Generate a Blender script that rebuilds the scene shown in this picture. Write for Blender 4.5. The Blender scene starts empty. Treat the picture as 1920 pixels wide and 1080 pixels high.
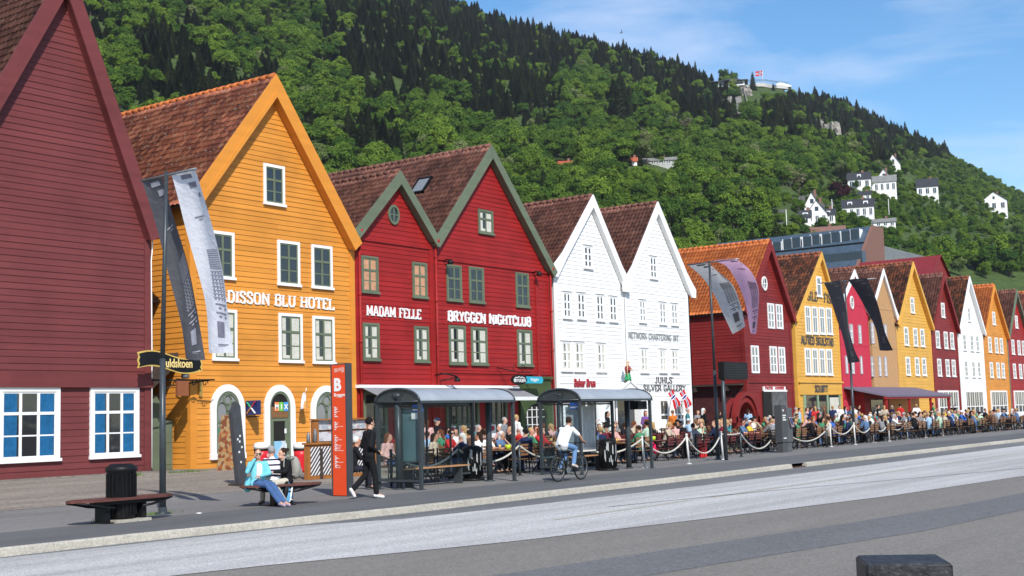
import bpy, bmesh, math, random
import numpy as np
from mathutils import Vector, Matrix
random.seed(7); rnd=random.Random(11)
R=math.radians
scene=bpy.context.scene
# ------------------------------------------------------------------ camera
# world: X runs along the house fronts, Y away from the road, Z up
FPX=2400.; EYE=1.7
PIT,ROL,YAW=R(5.80),R(1.63),R(36.0)
fw=Vector((math.cos(YAW),math.sin(YAW),0)); rt=Vector((math.sin(YAW),-math.cos(YAW),0)); upv=Vector((0,0,1))
CF=fw*math.cos(PIT)+upv*math.sin(PIT); _cu=-fw*math.sin(PIT)+upv*math.cos(PIT)
CR=rt*math.cos(ROL)-_cu*math.sin(ROL); CU=rt*math.sin(ROL)+_cu*math.cos(ROL)
cd=bpy.data.cameras.new('camera'); cam=bpy.data.objects.new('camera',cd); scene.collection.objects.link(cam)
cam.matrix_world=Matrix(((CR.x,CU.x,-CF.x,0),(CR.y,CU.y,-CF.y,0),(CR.z,CU.z,-CF.z,EYE),(0,0,0,1)))
cd.sensor_width=36; cd.lens=36*FPX/1920; cd.clip_end=6000; cd.clip_start=.1
scene.camera=cam
# ------------------------------------------------------------------ world, sun, exposure
SUNDIR=Vector((.46,.60,-.62)).normalized()      # the way the light travels
w=bpy.data.worlds.new("World"); scene.world=w; w.use_nodes=True
nt=w.node_tree; nt.nodes.clear()
def N(nt,t,**k):
    n=nt.nodes.new(t)
    for a,b in k.items():
        if a in n.inputs: n.inputs[a].default_value=b
        else: setattr(n,a,b)
    return n
sky=N(nt,'ShaderNodeTexSky'); sky.sky_type='NISHITA'; sky.sun_disc=False
sky.sun_elevation=math.asin(-SUNDIR.z); sky.sun_rotation=math.atan2(-SUNDIR.x,-SUNDIR.y)%(2*math.pi)
sky.air_density=1.0; sky.dust_density=.25; sky.ozone_density=1.6; sky.altitude=0
bg=N(nt,'ShaderNodeBackground'); bg.inputs[1].default_value=.125
tc=N(nt,'ShaderNodeTexCoord'); mp=N(nt,'ShaderNodeMapping'); mp.inputs['Scale'].default_value=(1.6,1.6,7)
mp.inputs['Rotation'].default_value=(.1,.12,.5)
ns=N(nt,'ShaderNodeTexNoise'); ns.inputs['Scale'].default_value=2.6; ns.inputs['Detail'].default_value=7; ns.inputs['Roughness'].default_value=.55; ns.inputs['Distortion'].default_value=.4
rp=N(nt,'ShaderNodeValToRGB'); rp.color_ramp.elements[0].position=.46; rp.color_ramp.elements[1].position=.78; rp.color_ramp.elements[1].color=(.62,.62,.62,1)
mx=N(nt,'ShaderNodeMix'); mx.data_type='RGBA'; mx.inputs[7].default_value=(5.6,6.0,7.2,1)
hs=N(nt,'ShaderNodeHueSaturation'); hs.inputs['Saturation'].default_value=1.32; hs.inputs['Value'].default_value=1.02
out=N(nt,'ShaderNodeOutputWorld'); L=nt.links.new
L(tc.outputs['Generated'],mp.inputs[0]); L(mp.outputs[0],ns.inputs[0]); L(ns.outputs[0],rp.inputs[0]); L(rp.outputs[0],mx.inputs[0])
L(sky.outputs[0],hs.inputs['Color']); L(hs.outputs[0],mx.inputs[6]); L(mx.outputs[2],bg.inputs[0]); L(bg.outputs[0],out.inputs[0])
sl=bpy.data.lights.new('sun','SUN'); sl.energy=4.0; sl.angle=R(.5); sl.color=(1,.95,.88)
so=bpy.data.objects.new('sun',sl); scene.collection.objects.link(so); so.rotation_euler=SUNDIR.to_track_quat('-Z','Y').to_euler(); so.location=(0,-20,60)
scene.view_settings.view_transform='Standard'; scene.view_settings.look='None'; scene.view_settings.exposure=.42; scene.view_settings.gamma=1
# ------------------------------------------------------------------ pixel of the photograph -> point at a true distance
def ray(x,y): return CF+CR*((x-960)/FPX)-CU*((y-540)/FPX)
CAM=Vector((0,0,EYE))
def P(x,y,Y=35.): d=ray(x,y); return CAM+d*(Y/d.y)
def XP(x,y,X): d=ray(x,y); return CAM+d*(X/d.x)
def G(x,y,z=0.): d=ray(x,y); return CAM+d*((z-EYE)/d.z)
def gz(Y):    # ground rises gently towards the houses
    return 0. if Y<24 else min(.25,(Y-24)*.0235)
# ------------------------------------------------------------------ object helpers
COL=scene.collection
def tag(o,label=None,cat=None,group=None,kind=None):
    if label: o['label']=label
    if cat: o['category']=cat
    if group: o['group']=group
    if kind: o['kind']=kind
    return o
def empty(name,loc,label,cat,group=None,rz=0):
    o=bpy.data.objects.new(name,None); COL.objects.link(o); o.location=loc; o.rotation_euler=(0,0,rz); o.empty_display_size=.2
    return tag(o,label,cat,group)
def offs(p):
    v=Vector((0,0,0))
    while p is not None: v=v+p.location; p=p.parent
    return v
def link(name,me,parent=None,mats=()):
    o=bpy.data.objects.new(name,me); COL.objects.link(o)
    if parent is not None: o.parent=parent
    for m in mats: me.materials.append(m)
    return o
def copy_tree(o,parent=None):
    c=o.copy(); COL.objects.link(c); c.parent=parent
    for ch in list(o.children): copy_tree(ch,c)
    return c
class MB:
    def __init__(s): s.v=[]; s.f=[]; s.m=[]; s.sm=[]
    def add(s,vs,fs,mi=0,smooth=False):
        b=len(s.v); s.v+= [tuple(v) for v in vs]
        for f in fs: s.f.append(tuple(b+i for i in f)); s.m.append(mi); s.sm.append(smooth)
    def box(s,x0,x1,y0,y1,z0,z1,mi=0,M=None):
        if x0>x1:x0,x1=x1,x0
        if y0>y1:y0,y1=y1,y0
        if z0>z1:z0,z1=z1,z0
        vs=[Vector(p) for p in ((x0,y0,z0),(x1,y0,z0),(x1,y1,z0),(x0,y1,z0),(x0,y0,z1),(x1,y0,z1),(x1,y1,z1),(x0,y1,z1))]
        if M is not None: vs=[M@v for v in vs]
        s.add(vs,[(0,3,2,1),(4,5,6,7),(0,1,5,4),(1,2,6,5),(2,3,7,6),(3,0,4,7)],mi)
    def bbox(s,x0,x1,y0,y1,z0,z1,b=.02,mi=0,M=None):   # box with chamfered vertical and top edges
        pts=[(x0+b,y0),(x1-b,y0),(x1,y0+b),(x1,y1-b),(x1-b,y1),(x0+b,y1),(x0,y1-b),(x0,y0+b)]
        inn=[(x0+b*1.6,y0+b),(x1-b*1.6,y0+b),(x1-b,y0+b*1.6),(x1-b,y1-b*1.6),(x1-b*1.6,y1-b),(x0+b*1.6,y1-b),(x0+b,y1-b*1.6),(x0+b,y0+b*1.6)]
        vs=[Vector((x,y,z0)) for x,y in pts]+[Vector((x,y,z1-b)) for x,y in pts]+[Vector((x,y,z1)) for x,y in inn]
        if M is not None: vs=[M@v for v in vs]
        fs=[tuple(range(7,-1,-1)),tuple(range(16,24))]
        for k in (0,8):
            for i in range(8): j=(i+1)%8; fs.append((k+i,k+j,k+8+j,k+8+i))
        s.add(vs,fs,mi)
    def bar(s,a,b,w,h=None,mi=0,up=(0,0,1)):            # rectangular bar from a to b
        a=Vector(a); b=Vector(b); h=w if h is None else h
        d=(b-a).normalized(); u=Vector(up)
        if abs(d.dot(u))>.98: u=Vector((0,1,0))
        r=d.cross(u).normalized(); u=r.cross(d)
        vs=[p+r*sx*w/2+u*sz*h/2 for p in (a,b) for sx,sz in ((-1,-1),(1,-1),(1,1),(-1,1))]
        s.add(vs,[(0,1,2,3),(7,6,5,4),(0,4,5,1),(1,5,6,2),(2,6,7,3),(3,7,4,0)],mi)
    def tube(s,pts,r,n=8,mi=0,caps=True,smooth=True):
        pts=[Vector(p) for p in pts]; rs=r if isinstance(r,(list,tuple)) else [r]*len(pts)
        b=len(s.v); ref=None
        for i,p in enumerate(pts):
            d=(pts[min(i+1,len(pts)-1)]-pts[max(i-1,0)]).normalized()
            if ref is None: ref=Vector((0,0,1)) if abs(d.z)<.9 else Vector((1,0,0))
            x=d.cross(ref).normalized(); y=x.cross(d).normalized(); ref=y
            for k in range(n):
                a=2*math.pi*k/n; s.v.append(tuple(p+x*math.cos(a)*rs[i]+y*math.sin(a)*rs[i]))
        for i in range(len(pts)-1):
            for k in range(n):
                k2=(k+1)%n; s.f.append((b+i*n+k,b+i*n+k2,b+(i+1)*n+k2,b+(i+1)*n+k)); s.m.append(mi); s.sm.append(smooth)
        if caps:
            e=b+(len(pts)-1)*n
            s.f.append(tuple(b+k for k in range(n-1,-1,-1))); s.f.append(tuple(e+k for k in range(n)))
            s.m+=[mi,mi]; s.sm+=[False,False]
    def lathe(s,prof,c=(0,0,0),n=16,mi=0,smooth=True,M=None):
        b=len(s.v)
        for r,z in prof:
            for k in range(n):
                a=2*math.pi*k/n; p=Vector((c[0]+r*math.cos(a),c[1]+r*math.sin(a),c[2]+z))
                if M is not None: p=M@p
                s.v.append(tuple(p))
        for i in range(len(prof)-1):
            for k in range(n):
                k2=(k+1)%n; s.f.append((b+i*n+k,b+i*n+k2,b+(i+1)*n+k2,b+(i+1)*n+k)); s.m.append(mi); s.sm.append(smooth)
        e=b+(len(prof)-1)*n
        s.f.append(tuple(b+k for k in range(n-1,-1,-1))); s.f.append(tuple(e+k for k in range(n))); s.m+=[mi,mi]; s.sm+=[False,False]
    def ell(s,c,r,n=12,mi=0,M=None,m=8):
        b=len(s.v); c=Vector(c)
        for i in range(1,m):
            t=math.pi*i/m
            for k in range(n):
                a=2*math.pi*k/n; p=Vector((r[0]*math.sin(t)*math.cos(a),r[1]*math.sin(t)*math.sin(a),-r[2]*math.cos(t)))
                if M is not None: p=M@p
                s.v.append(tuple(c+p))
        bo=Vector((0,0,-r[2])); to=Vector((0,0,r[2]))
        if M is not None: bo=M@bo; to=M@to
        s.v.append(tuple(c+bo)); s.v.append(tuple(c+to)); B=len(s.v)-2; T=len(s.v)-1
        for i in range(m-2):
            for k in range(n):
                k2=(k+1)%n; s.f.append((b+i*n+k,b+i*n+k2,b+(i+1)*n+k2,b+(i+1)*n+k)); s.m.append(mi); s.sm.append(True)
        for k in range(n):
            k2=(k+1)%n; s.f.append((b+k2,b+k,B)); s.f.append((b+(m-2)*n+k,b+(m-2)*n+k2,T)); s.m+=[mi,mi]; s.sm+=[True,True]
    def prism(s,poly,axis,a,b,mi=0):    # polygon in the plane normal to axis, extruded a..b ; poly (x,z) for 'y', (y,z) for 'x', (x,y) for 'z'
        def mk(p,t):
            if axis=='y': return (p[0],t,p[1])
            if axis=='x': return (t,p[0],p[1])
            return (p[0],p[1],t)
        n=len(poly); vs=[mk(p,a) for p in poly]+[mk(p,b) for p in poly]
        s.add(vs,[tuple(range(n)),tuple(range(2*n-1,n-1,-1))]+[(i,i+n,(i+1)%n+n,(i+1)%n) for i in range(n)],mi)
    def quad(s,a,b,c,d,mi=0): s.add([a,b,c,d],[(0,1,2,3)],mi)
    def build(s,name,mats,parent=None,label=None,fix=True):
        o=offs(parent) if parent is not None else Vector((0,0,0))
        me=bpy.data.meshes.new(name); me.from_pydata([(v[0]-o.x,v[1]-o.y,v[2]-o.z) for v in s.v],[],s.f)
        if not isinstance(mats,(list,tuple)): mats=[mats]
        me.polygons.foreach_set('material_index',s.m); me.polygons.foreach_set('use_smooth',s.sm)
        if fix:
            bm=bmesh.new(); bm.from_mesh(me); bmesh.ops.recalc_face_normals(bm,faces=bm.faces); bm.to_mesh(me); bm.free()
        me.update()
        ob=link(name,me,parent,mats)
        if label: ob['label']=label
        return ob
    def thing(s,name,mats,label,cat,group=None,kind=None,loc=None):
        # one-mesh thing: origin moved to the base
        if loc is None:
            a=np.array(s.v); loc=Vector((float((a[:,0].min()+a[:,0].max())/2),float((a[:,1].min()+a[:,1].max())/2),float(a[:,2].min())))
        loc=Vector(loc); s.v=[(v[0]-loc.x,v[1]-loc.y,v[2]-loc.z) for v in s.v]
        ob=s.build(name,mats); ob.location=loc
        return tag(ob,label,cat,group,kind)
# ------------------------------------------------------------------ materials
def srgb(r,g,b):
    f=lambda c:(c/255/12.92) if c/255<=.04045 else ((c/255+.055)/1.055)**2.4
    return (f(r),f(g),f(b))
def newmat(name):
    m=bpy.data.materials.new(name); m.use_nodes=True; t=m.node_tree; b=t.nodes['Principled BSDF']; return m,t,b
def mat(name,c,rough=.6,var=.15,scale=3.,metal=0.,bump=.0,bscale=30.,spec=.4,stretch=(1,1,1),c2=None,coord='Object',sheen=0):
    m,t,b=newmat(name); L=t.links.new
    b.inputs['Roughness'].default_value=rough; b.inputs['Metallic'].default_value=metal; b.inputs['Specular IOR Level'].default_value=spec
    tc=N(t,'ShaderNodeTexCoord'); mp=N(t,'ShaderNodeMapping'); mp.inputs['Scale'].default_value=stretch; L(tc.outputs[coord],mp.inputs[0])
    n=N(t,'ShaderNodeTexNoise'); n.inputs['Scale'].default_value=scale; n.inputs['Detail'].default_value=6; n.inputs['Roughness'].default_value=.62; L(mp.outputs[0],n.inputs[0])
    mx=N(t,'ShaderNodeMix'); mx.data_type='RGBA'
    lo=tuple(x*(1-var) for x in c); hi=tuple(min(1,x*(1+var)) for x in c) if c2 is None else c2
    mx.inputs[6].default_value=(*lo,1); mx.inputs[7].default_value=(*hi,1)
    rp=N(t,'ShaderNodeMapRange'); rp.inputs[1].default_value=.3; rp.inputs[2].default_value=.7; L(n.outputs[0],rp.inputs[0]); L(rp.outputs[0],mx.inputs[0])
    L(mx.outputs[2],b.inputs['Base Color'])
    if bump>0:
        n2=N(t,'ShaderNodeTexNoise'); n2.inputs['Scale'].default_value=bscale; n2.inputs['Detail'].default_value=4; L(mp.outputs[0],n2.inputs[0])
        bp=N(t,'ShaderNodeBump'); bp.inputs['Strength'].default_value=bump; bp.inputs['Distance'].default_value=.02; L(n2.outputs[0],bp.inputs['Height']); L(bp.outputs[0],b.inputs['Normal'])
    return m
def wood(name,c,var=.16,rough=.55):   # painted boards: long horizontal streaks, faded and stained patches
    m,t,b=newmat(name); L=t.links.new; b.inputs['Roughness'].default_value=rough; b.inputs['Specular IOR Level'].default_value=.25
    g=N(t,'ShaderNodeNewGeometry')
    def noise(sc,scale,det=5):
        mp=N(t,'ShaderNodeMapping'); mp.inputs['Scale'].default_value=sc; L(g.outputs['Position'],mp.inputs[0])
        n=N(t,'ShaderNodeTexNoise'); n.inputs['Scale'].default_value=scale; n.inputs['Detail'].default_value=det; L(mp.outputs[0],n.inputs[0]); return n
    n1=noise((.25,.25,5.2),1.0,3); n2=noise((1,1,.35),.9,6); n3=noise((1.5,1.5,40),1.2,3)
    a=N(t,'ShaderNodeMath',operation='ADD'); L(n1.outputs[0],a.inputs[0]); L(n2.outputs[0],a.inputs[1])
    a2=N(t,'ShaderNodeMath',operation='MULTIPLY_ADD'); L(n3.outputs[0],a2.inputs[0]); a2.inputs[1].default_value=.5; L(a.outputs[0],a2.inputs[2])
    rp=N(t,'ShaderNodeMapRange'); rp.inputs[1].default_value=.85; rp.inputs[2].default_value=1.65; L(a2.outputs[0],rp.inputs[0])
    mx=N(t,'ShaderNodeMix'); mx.data_type='RGBA'; mx.inputs[6].default_value=(*[x*(1-var) for x in c],1); mx.inputs[7].default_value=(*[min(.9,x*(1+var)) for x in c],1)
    sz=N(t,'ShaderNodeSeparateXYZ'); L(g.outputs['Position'],sz.inputs[0]); q1=N(t,'ShaderNodeMath',operation='MULTIPLY'); L(sz.outputs[2],q1.inputs[0]); q1.inputs[1].default_value=5.1; q2=N(t,'ShaderNodeMath',operation='FLOOR'); L(q1.outputs[0],q2.inputs[0])
    q3=N(t,'ShaderNodeMath',operation='MULTIPLY'); L(sz.outputs[0],q3.inputs[0]); q3.inputs[1].default_value=.27; q4=N(t,'ShaderNodeMath',operation='FLOOR'); L(q3.outputs[0],q4.inputs[0]); cb=N(t,'ShaderNodeCombineXYZ'); L(q2.outputs[0],cb.inputs[0]); L(q4.outputs[0],cb.inputs[1])
    wn=N(t,'ShaderNodeTexWhiteNoise'); wn.noise_dimensions='2D'; L(cb.outputs[0],wn.inputs['Vector']); a3=N(t,'ShaderNodeMath',operation='MULTIPLY_ADD'); L(wn.outputs['Value'],a3.inputs[0]); a3.inputs[1].default_value=.55; a3.inputs[2].default_value=-.27; a4=N(t,'ShaderNodeMath',operation='ADD'); L(rp.outputs[0],a4.inputs[0]); L(a3.outputs[0],a4.inputs[1]); a4.use_clamp=True
    L(a4.outputs[0],mx.inputs[0]); n5=noise((1,1,1),.55,7); mr=N(t,'ShaderNodeMapRange'); mr.inputs[1].default_value=.50; mr.inputs[2].default_value=.78; mr.inputs[3].default_value=1.; mr.inputs[4].default_value=1-var*1.6; L(n5.outputs[0],mr.inputs[0])
    ml=N(t,'ShaderNodeMix'); ml.data_type='RGBA'; ml.blend_type='MULTIPLY'; ml.inputs[0].default_value=1; L(mx.outputs[2],ml.inputs[6]); L(mr.outputs[0],ml.inputs[7]); L(ml.outputs[2],b.inputs['Base Color'])
    bp=N(t,'ShaderNodeBump'); bp.inputs['Strength'].default_value=.25; bp.inputs['Distance'].default_value=.01; L(n3.outputs[0],bp.inputs['Height']); L(bp.outputs[0],b.inputs['Normal'])
    return m
def tilemat(name,c1,c2,c3,lichen=.0,dark=.35):   # per-tile colour from the UV cell, weathering and lichen specks
    m,t,b=newmat(name); L=t.links.new; b.inputs['Roughness'].default_value=.75; b.inputs['Specular IOR Level'].default_value=.3
    uv=N(t,'ShaderNodeUVMap'); fl=N(t,'ShaderNodeVectorMath',operation='FLOOR'); L(uv.outputs[0],fl.inputs[0])
    wn=N(t,'ShaderNodeTexWhiteNoise'); wn.noise_dimensions='2D'; L(fl.outputs[0],wn.inputs['Vector'])
    rp=N(t,'ShaderNodeValToRGB'); e=rp.color_ramp.elements; e[0].color=(*c1,1); e[1].color=(*c3,1); e.new(.45).color=(*c2,1); L(wn.outputs['Value'],rp.inputs[0])
    g=N(t,'ShaderNodeNewGeometry'); n=N(t,'ShaderNodeTexNoise'); n.inputs['Scale'].default_value=.55; n.inputs['Detail'].default_value=8; n.inputs['Roughness'].default_value=.7; L(g.outputs['Position'],n.inputs[0])
    mr=N(t,'ShaderNodeMapRange'); mr.inputs[1].default_value=.38; mr.inputs[2].default_value=.66; mr.inputs[3].default_value=1-dark; mr.inputs[4].default_value=1.15; L(n.outputs[0],mr.inputs[0])
    mx=N(t,'ShaderNodeMix'); mx.data_type='RGBA'; mx.blend_type='MULTIPLY'; mx.inputs[0].default_value=1; L(rp.outputs[0],mx.inputs[6]); L(mr.outputs[0],mx.inputs[7])
    v=N(t,'ShaderNodeTexNoise'); v.inputs['Scale'].default_value=6.5; v.inputs['Detail'].default_value=5; v.inputs['Roughness'].default_value=.75; L(g.outputs['Position'],v.inputs[0])
    lr=N(t,'ShaderNodeMapRange'); lr.inputs[1].default_value=.635-.06*lichen; lr.inputs[2].default_value=.67; L(v.outputs[0],lr.inputs[0]); lr.inputs[4].default_value=min(1,lichen)
    m2=N(t,'ShaderNodeMix'); m2.data_type='RGBA'; L(lr.outputs[0],m2.inputs[0]); L(mx.outputs[2],m2.inputs[6]); m2.inputs[7].default_value=(.42,.38,.30,1)
    L(m2.outputs[2],b.inputs['Base Color'])
    return m
def glassmat(name,c=(.02,.025,.03),rough=.06):
    m,t,b=newmat(name); b.inputs['Base Color'].default_value=(*c,1); b.inputs['Roughness'].default_value=rough; b.inputs['Specular IOR Level'].default_value=.9
    L=t.links.new; g=N(t,'ShaderNodeNewGeometry'); n=N(t,'ShaderNodeTexNoise'); n.inputs['Scale'].default_value=1.3; L(g.outputs['Position'],n.inputs[0])
    bp=N(t,'ShaderNodeBump'); bp.inputs['Strength'].default_value=.15; bp.inputs['Distance'].default_value=.05; L(n.outputs[0],bp.inputs['Height']); L(bp.outputs[0],b.inputs['Normal'])
    return m
def clearglass(name,tint=(.94,.97,.97),mixf=.95):
    m,t,b=newmat(name); L=t.links.new; o=t.nodes['Material Output']
    tr=N(t,'ShaderNodeBsdfTransparent'); tr.inputs[0].default_value=(*tint,1)
    b.inputs['Base Color'].default_value=(.1,.12,.12,1); b.inputs['Roughness'].default_value=.05
    mx=N(t,'ShaderNodeMixShader'); mx.inputs[0].default_value=mixf; L(b.outputs[0],mx.inputs[1]); L(tr.outputs[0],mx.inputs[2]); L(mx.outputs[0],o.inputs[0])
    return m
def cloth(name,c,var=.1,rough=.9,trans=.0,bump=.8,bs=9):
    m=mat(name,c,rough,var,4,bump=bump,bscale=bs,spec=.15)
    if trans:
        t=m.node_tree; b=t.nodes['Principled BSDF']; o=t.nodes['Material Output']
        tr=N(t,'ShaderNodeBsdfTranslucent'); mx=N(t,'ShaderNodeMixShader'); mx.inputs[0].default_value=trans
        t.links.new(b.inputs['Base Color'].links[0].from_socket,tr.inputs[0]); t.links.new(b.outputs[0],mx.inputs[1]); t.links.new(tr.outputs[0],mx.inputs[2]); t.links.new(mx.outputs[0],o.inputs[0])
    return m
M={}
M['orange']=wood('orange_paint',(.62,.25,.038),.13)
M['orange_trim']=wood('orange_trim',(.64,.25,.035),.06)
M['red']=wood('red_paint',(.30,.015,.014),.16)
M['darkred']=wood('dark_red_paint',(.20,.018,.016),.16)
M['maroon']=wood('maroon_paint',(.155,.038,.038),.12)
M['white']=wood('white_paint',(.80,.80,.79),.035)
M['yellow']=wood('yellow_paint',(.66,.36,.065),.08)
M['rasp']=cloth('raspberry_tarp',(.50,.04,.07),.1)
M['tan']=cloth('tan_tarp',(.46,.27,.13),.1)
M['green']=wood('green_paint',(.13,.16,.105),.10)
M['dgreen']=wood('dark_green_paint',(.055,.085,.03),.2)
M['wtrim']=mat('white_trim',(.80,.80,.79),.45,.04)
M['wtrim_dull']=mat('white_sash',(.72,.73,.71),.5,.05)
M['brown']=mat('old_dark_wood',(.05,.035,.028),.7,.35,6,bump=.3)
M['tile_old']=tilemat('old_red_pantiles',(.16,.050,.036),(.30,.095,.055),(.46,.17,.095),.95,.48)
M['tile_brown']=tilemat('brown_pantiles',(.105,.045,.036),(.175,.070,.050),(.24,.105,.075),.4,.38)
M['tile_new']=tilemat('new_orange_pantiles',(.40,.10,.028),(.50,.135,.036),(.60,.18,.05),.0,.18)
M['tile_mix']=tilemat('mottled_pantiles',(.055,.030,.022),(.14,.055,.032),(.32,.10,.045),.15,.4)
M['glass']=glassmat('window_glass')
M['glass_l']=glassmat('light_window_glass',(.20,.21,.22),.1)
M['curtain']=cloth('curtain_cloth',(.55,.54,.47),.12)
M['curtain_o']=cloth('salmon_curtain',(.50,.27,.16),.2)
M['curtain_b']=cloth('blue_curtain',(.015,.11,.25),.2)
M['black']=mat('black_paint',(.007,.007,.008),.5,.3,spec=.25)
M['void']=mat('dark_interior',(.012,.011,.010),.9,.4)
M['steel']=mat('painted_steel',(.045,.055,.062),.38,.2,8,metal=.2)
M['steel_l']=mat('galvanised_steel',(.20,.22,.23),.4,.2,8,metal=.6)
M['zinc']=mat('dark_gutter_metal',(.07,.075,.08),.5,.3,metal=.4)
M['slate']=mat('slate_cladding',(.060,.090,.125),.45,.2,2)
M['brick']=mat('brown_brick',(.20,.105,.080),.8,.25,9)
M['stone']=mat('plinth_stone',(.19,.175,.15),.9,.4,5,bump=.5)
M['asphalt']=None
# ------------------------------------------------------------------ roads and ground
def groundmat(name,c,var=.18,speck=.25,big=.15,rough=.92,sscale=60,crack=0,stripes=0):
    m,t,b=newmat(name); L=t.links.new; b.inputs['Roughness'].default_value=rough; b.inputs['Specular IOR Level'].default_value=.25
    g=N(t,'ShaderNodeNewGeometry')
    def nz(scale,det=3,ro=.6,sc=(1,1,1)):
        mp=N(t,'ShaderNodeMapping'); mp.inputs['Scale'].default_value=sc; L(g.outputs['Position'],mp.inputs[0])
        n=N(t,'ShaderNodeTexNoise'); n.inputs['Scale'].default_value=scale; n.inputs['Detail'].default_value=det; n.inputs['Roughness'].default_value=ro; L(mp.outputs[0],n.inputs[0]); return n
    a=nz(sscale,2,.9); d=nz(.7,6,.65,(.25,1,1)); e=nz(7,5,.7)
    def rng(n,lo,hi,f0=.3,f1=.7):
        r=N(t,'ShaderNodeMapRange'); r.inputs[1].default_value=f0; r.inputs[2].default_value=f1; r.inputs[3].default_value=lo; r.inputs[4].default_value=hi; L(n.outputs[0],r.inputs[0]); return r
    f=[rng(a,1-speck,1+speck),rng(d,1-big,1+big),rng(e,1-var,1+var)]
    if stripes: f.append(rng(nz(1.6,3,.5,(.02,1,1)),1-stripes,1+stripes,.35,.65))
    cur=f[0].outputs[0]
    for k in f[1:]:
        q=N(t,'ShaderNodeMath',operation='MULTIPLY'); L(cur,q.inputs[0]); L(k.outputs[0],q.inputs[1]); cur=q.outputs[0]
    mx=N(t,'ShaderNodeMix'); mx.data_type='RGBA'; mx.blend_type='MULTIPLY'; mx.inputs[0].default_value=1; mx.inputs[6].default_value=(*c,1); L(cur,mx.inputs[7]); L(mx.outputs[2],b.inputs['Base Color'])
    bp=N(t,'ShaderNodeBump'); bp.inputs['Strength'].default_value=.5; bp.inputs['Distance'].default_value=.01; L(a.outputs[0],bp.inputs['Height']); L(bp.outputs[0],b.inputs['Normal'])
    return m
M['road']=groundmat('road_asphalt',(.205,.188,.165),.10,.34,.07,sscale=34,stripes=.05)
M['lane']=groundmat('light_worn_asphalt',(.44,.43,.41),.10,.42,.08,sscale=26,stripes=.16)
M['patch']=groundmat('dark_asphalt_patch',(.148,.148,.146),.10,.38,.08,sscale=28)
M['gutter']=groundmat('gutter_asphalt',(.165,.165,.162),.12,.25,.15,sscale=40,stripes=.1)
M['pave']=groundmat('pavement_asphalt',(.125,.125,.124),.10,.2,.14,sscale=55)
M['cobble']=groundmat('worn_cobble_paving',(.235,.205,.17),.3,.35,.25,sscale=16)
M['plaza']=groundmat('plaza_asphalt',(.19,.183,.172),.14,.25,.2,sscale=50)
M['kerb']=groundmat('granite_kerb',(.38,.355,.30),.16,.25,.22,sscale=30)
M['soil']=groundmat('hill_soil',(.050,.080,.018),.4,.2,.3,sscale=.5)
KZ=-.13                     # road level; the pavement is at zero
def sheet(name,poly,z,mt,kind='structure'):
    mb=MB(); mb.add([(x,y,z(x,y) if callable(z) else z) for x,y in poly],[tuple(range(len(poly)))]); o=mb.build(name,mt); o['kind']=kind; return o
def kY(x):    # kerb line with the shallow bus bay
    return 17.45-.55*(0 if x<13 else min(1,(x-13)/7.))+.04*math.sin(x*.35)
gx=[-200,0]+list(range(6,150,2))+[260,900]
mb=MB()
mb.add([(-2500,-900,KZ-.03),(2500,-900,KZ-.03),(2500,3500,KZ-.03),(-2500,3500,KZ-.03)],[(0,1,2,3)])
o=mb.build('ground',M['plaza']); o['kind']='structure'
sheet('road',[(-200,-40),(900,-40),(900,18.6),(-200,18.6)],KZ,M['road'])
mb=MB()      # gutter strip beside the kerb
for a,b in zip(gx[:-1],gx[1:]): mb.quad((a,14.3,KZ+.004),(b,14.3,KZ+.004),(b,kY(b)+.05,KZ+.004),(a,kY(a)+.05,KZ+.004))
o=mb.build('road_gutter_strip',M['gutter']); o['kind']='structure'
low=[(-200,16),(-30,14.6),(4,13.7),(10.6,12.95),(11.85,12.66),(13.73,12.0),(15.5,11.45),(20,10.55),(26.5,9.5),(40,8.4),(80,7.8),(900,7)]
ltop=[(-200,17.3),(10,17.3),(16.6,16.9),(18.4,16.05),(21.4,15.75),(29,15.38),(43,15.3),(80,15.2),(900,15)]
mb=MB(); xs=sorted(set([p[0] for p in low+ltop]+[0,6,9,17,22,28,34,50,60]))
def lerp(tab,x):
    for (a,b),(c,d) in zip(tab[:-1],tab[1:]):
        if a<=x<=c: return b+(d-b)*(x-a)/(c-a)
    return tab[0][1] if x<tab[0][0] else tab[-1][1]
for a,b in zip(xs[:-1],xs[1:]): mb.quad((a,lerp(low,a),KZ+.008),(b,lerp(low,b),KZ+.008),(b,lerp(ltop,b),KZ+.008),(a,lerp(ltop,a),KZ+.008))
o=mb.build('road_light_lane',M['lane']); o['kind']='structure'
dt=[(-200,13),(0,11.6),(8,10.0),(12.4,9.15),(16.3,8.6),(21.2,7.65),(30,7.1),(900,6.6)]; db=[(-200,8.6),(0,8.4),(6,8.2),(10,7.9),(12.8,7.6),(15.2,7.15),(18,6.5),(30,5.6),(900,5.3)]
mb=MB(); xs=[-200,0,3,6,9,12,15,19,24,30,900]
for a,b in zip(xs[:-1],xs[1:]): mb.quad((a,lerp(db,a),KZ+.004),(b,lerp(db,b),KZ+.004),(b,lerp(dt,b),KZ+.004),(a,lerp(dt,a),KZ+.004))
o=mb.build('road_dark_patch',M['patch']); o['kind']='structure'
mb=MB()     # thin painted line and a tar crack
for a,b in ((19,24),(25,38),(40,70)): mb.quad((a,13.0,KZ+.012),(b,13.0,KZ+.012),(b,13.06,KZ+.012),(a,13.06,KZ+.012))
ln=[(30,13.5),(34,13.1),(38,12.9),(44,13.0),(60,12.2)]
o=mb.build('road_worn_line',mat('worn_yellow_line',(.42,.36,.22),.9,.3,20)); o['kind']='structure'
mb=MB()
ln=[(22,13.75),(25,13.2),(28,12.55),(31,11.7),(34,10.9),(37,10.1),(41,9.2)]
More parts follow.
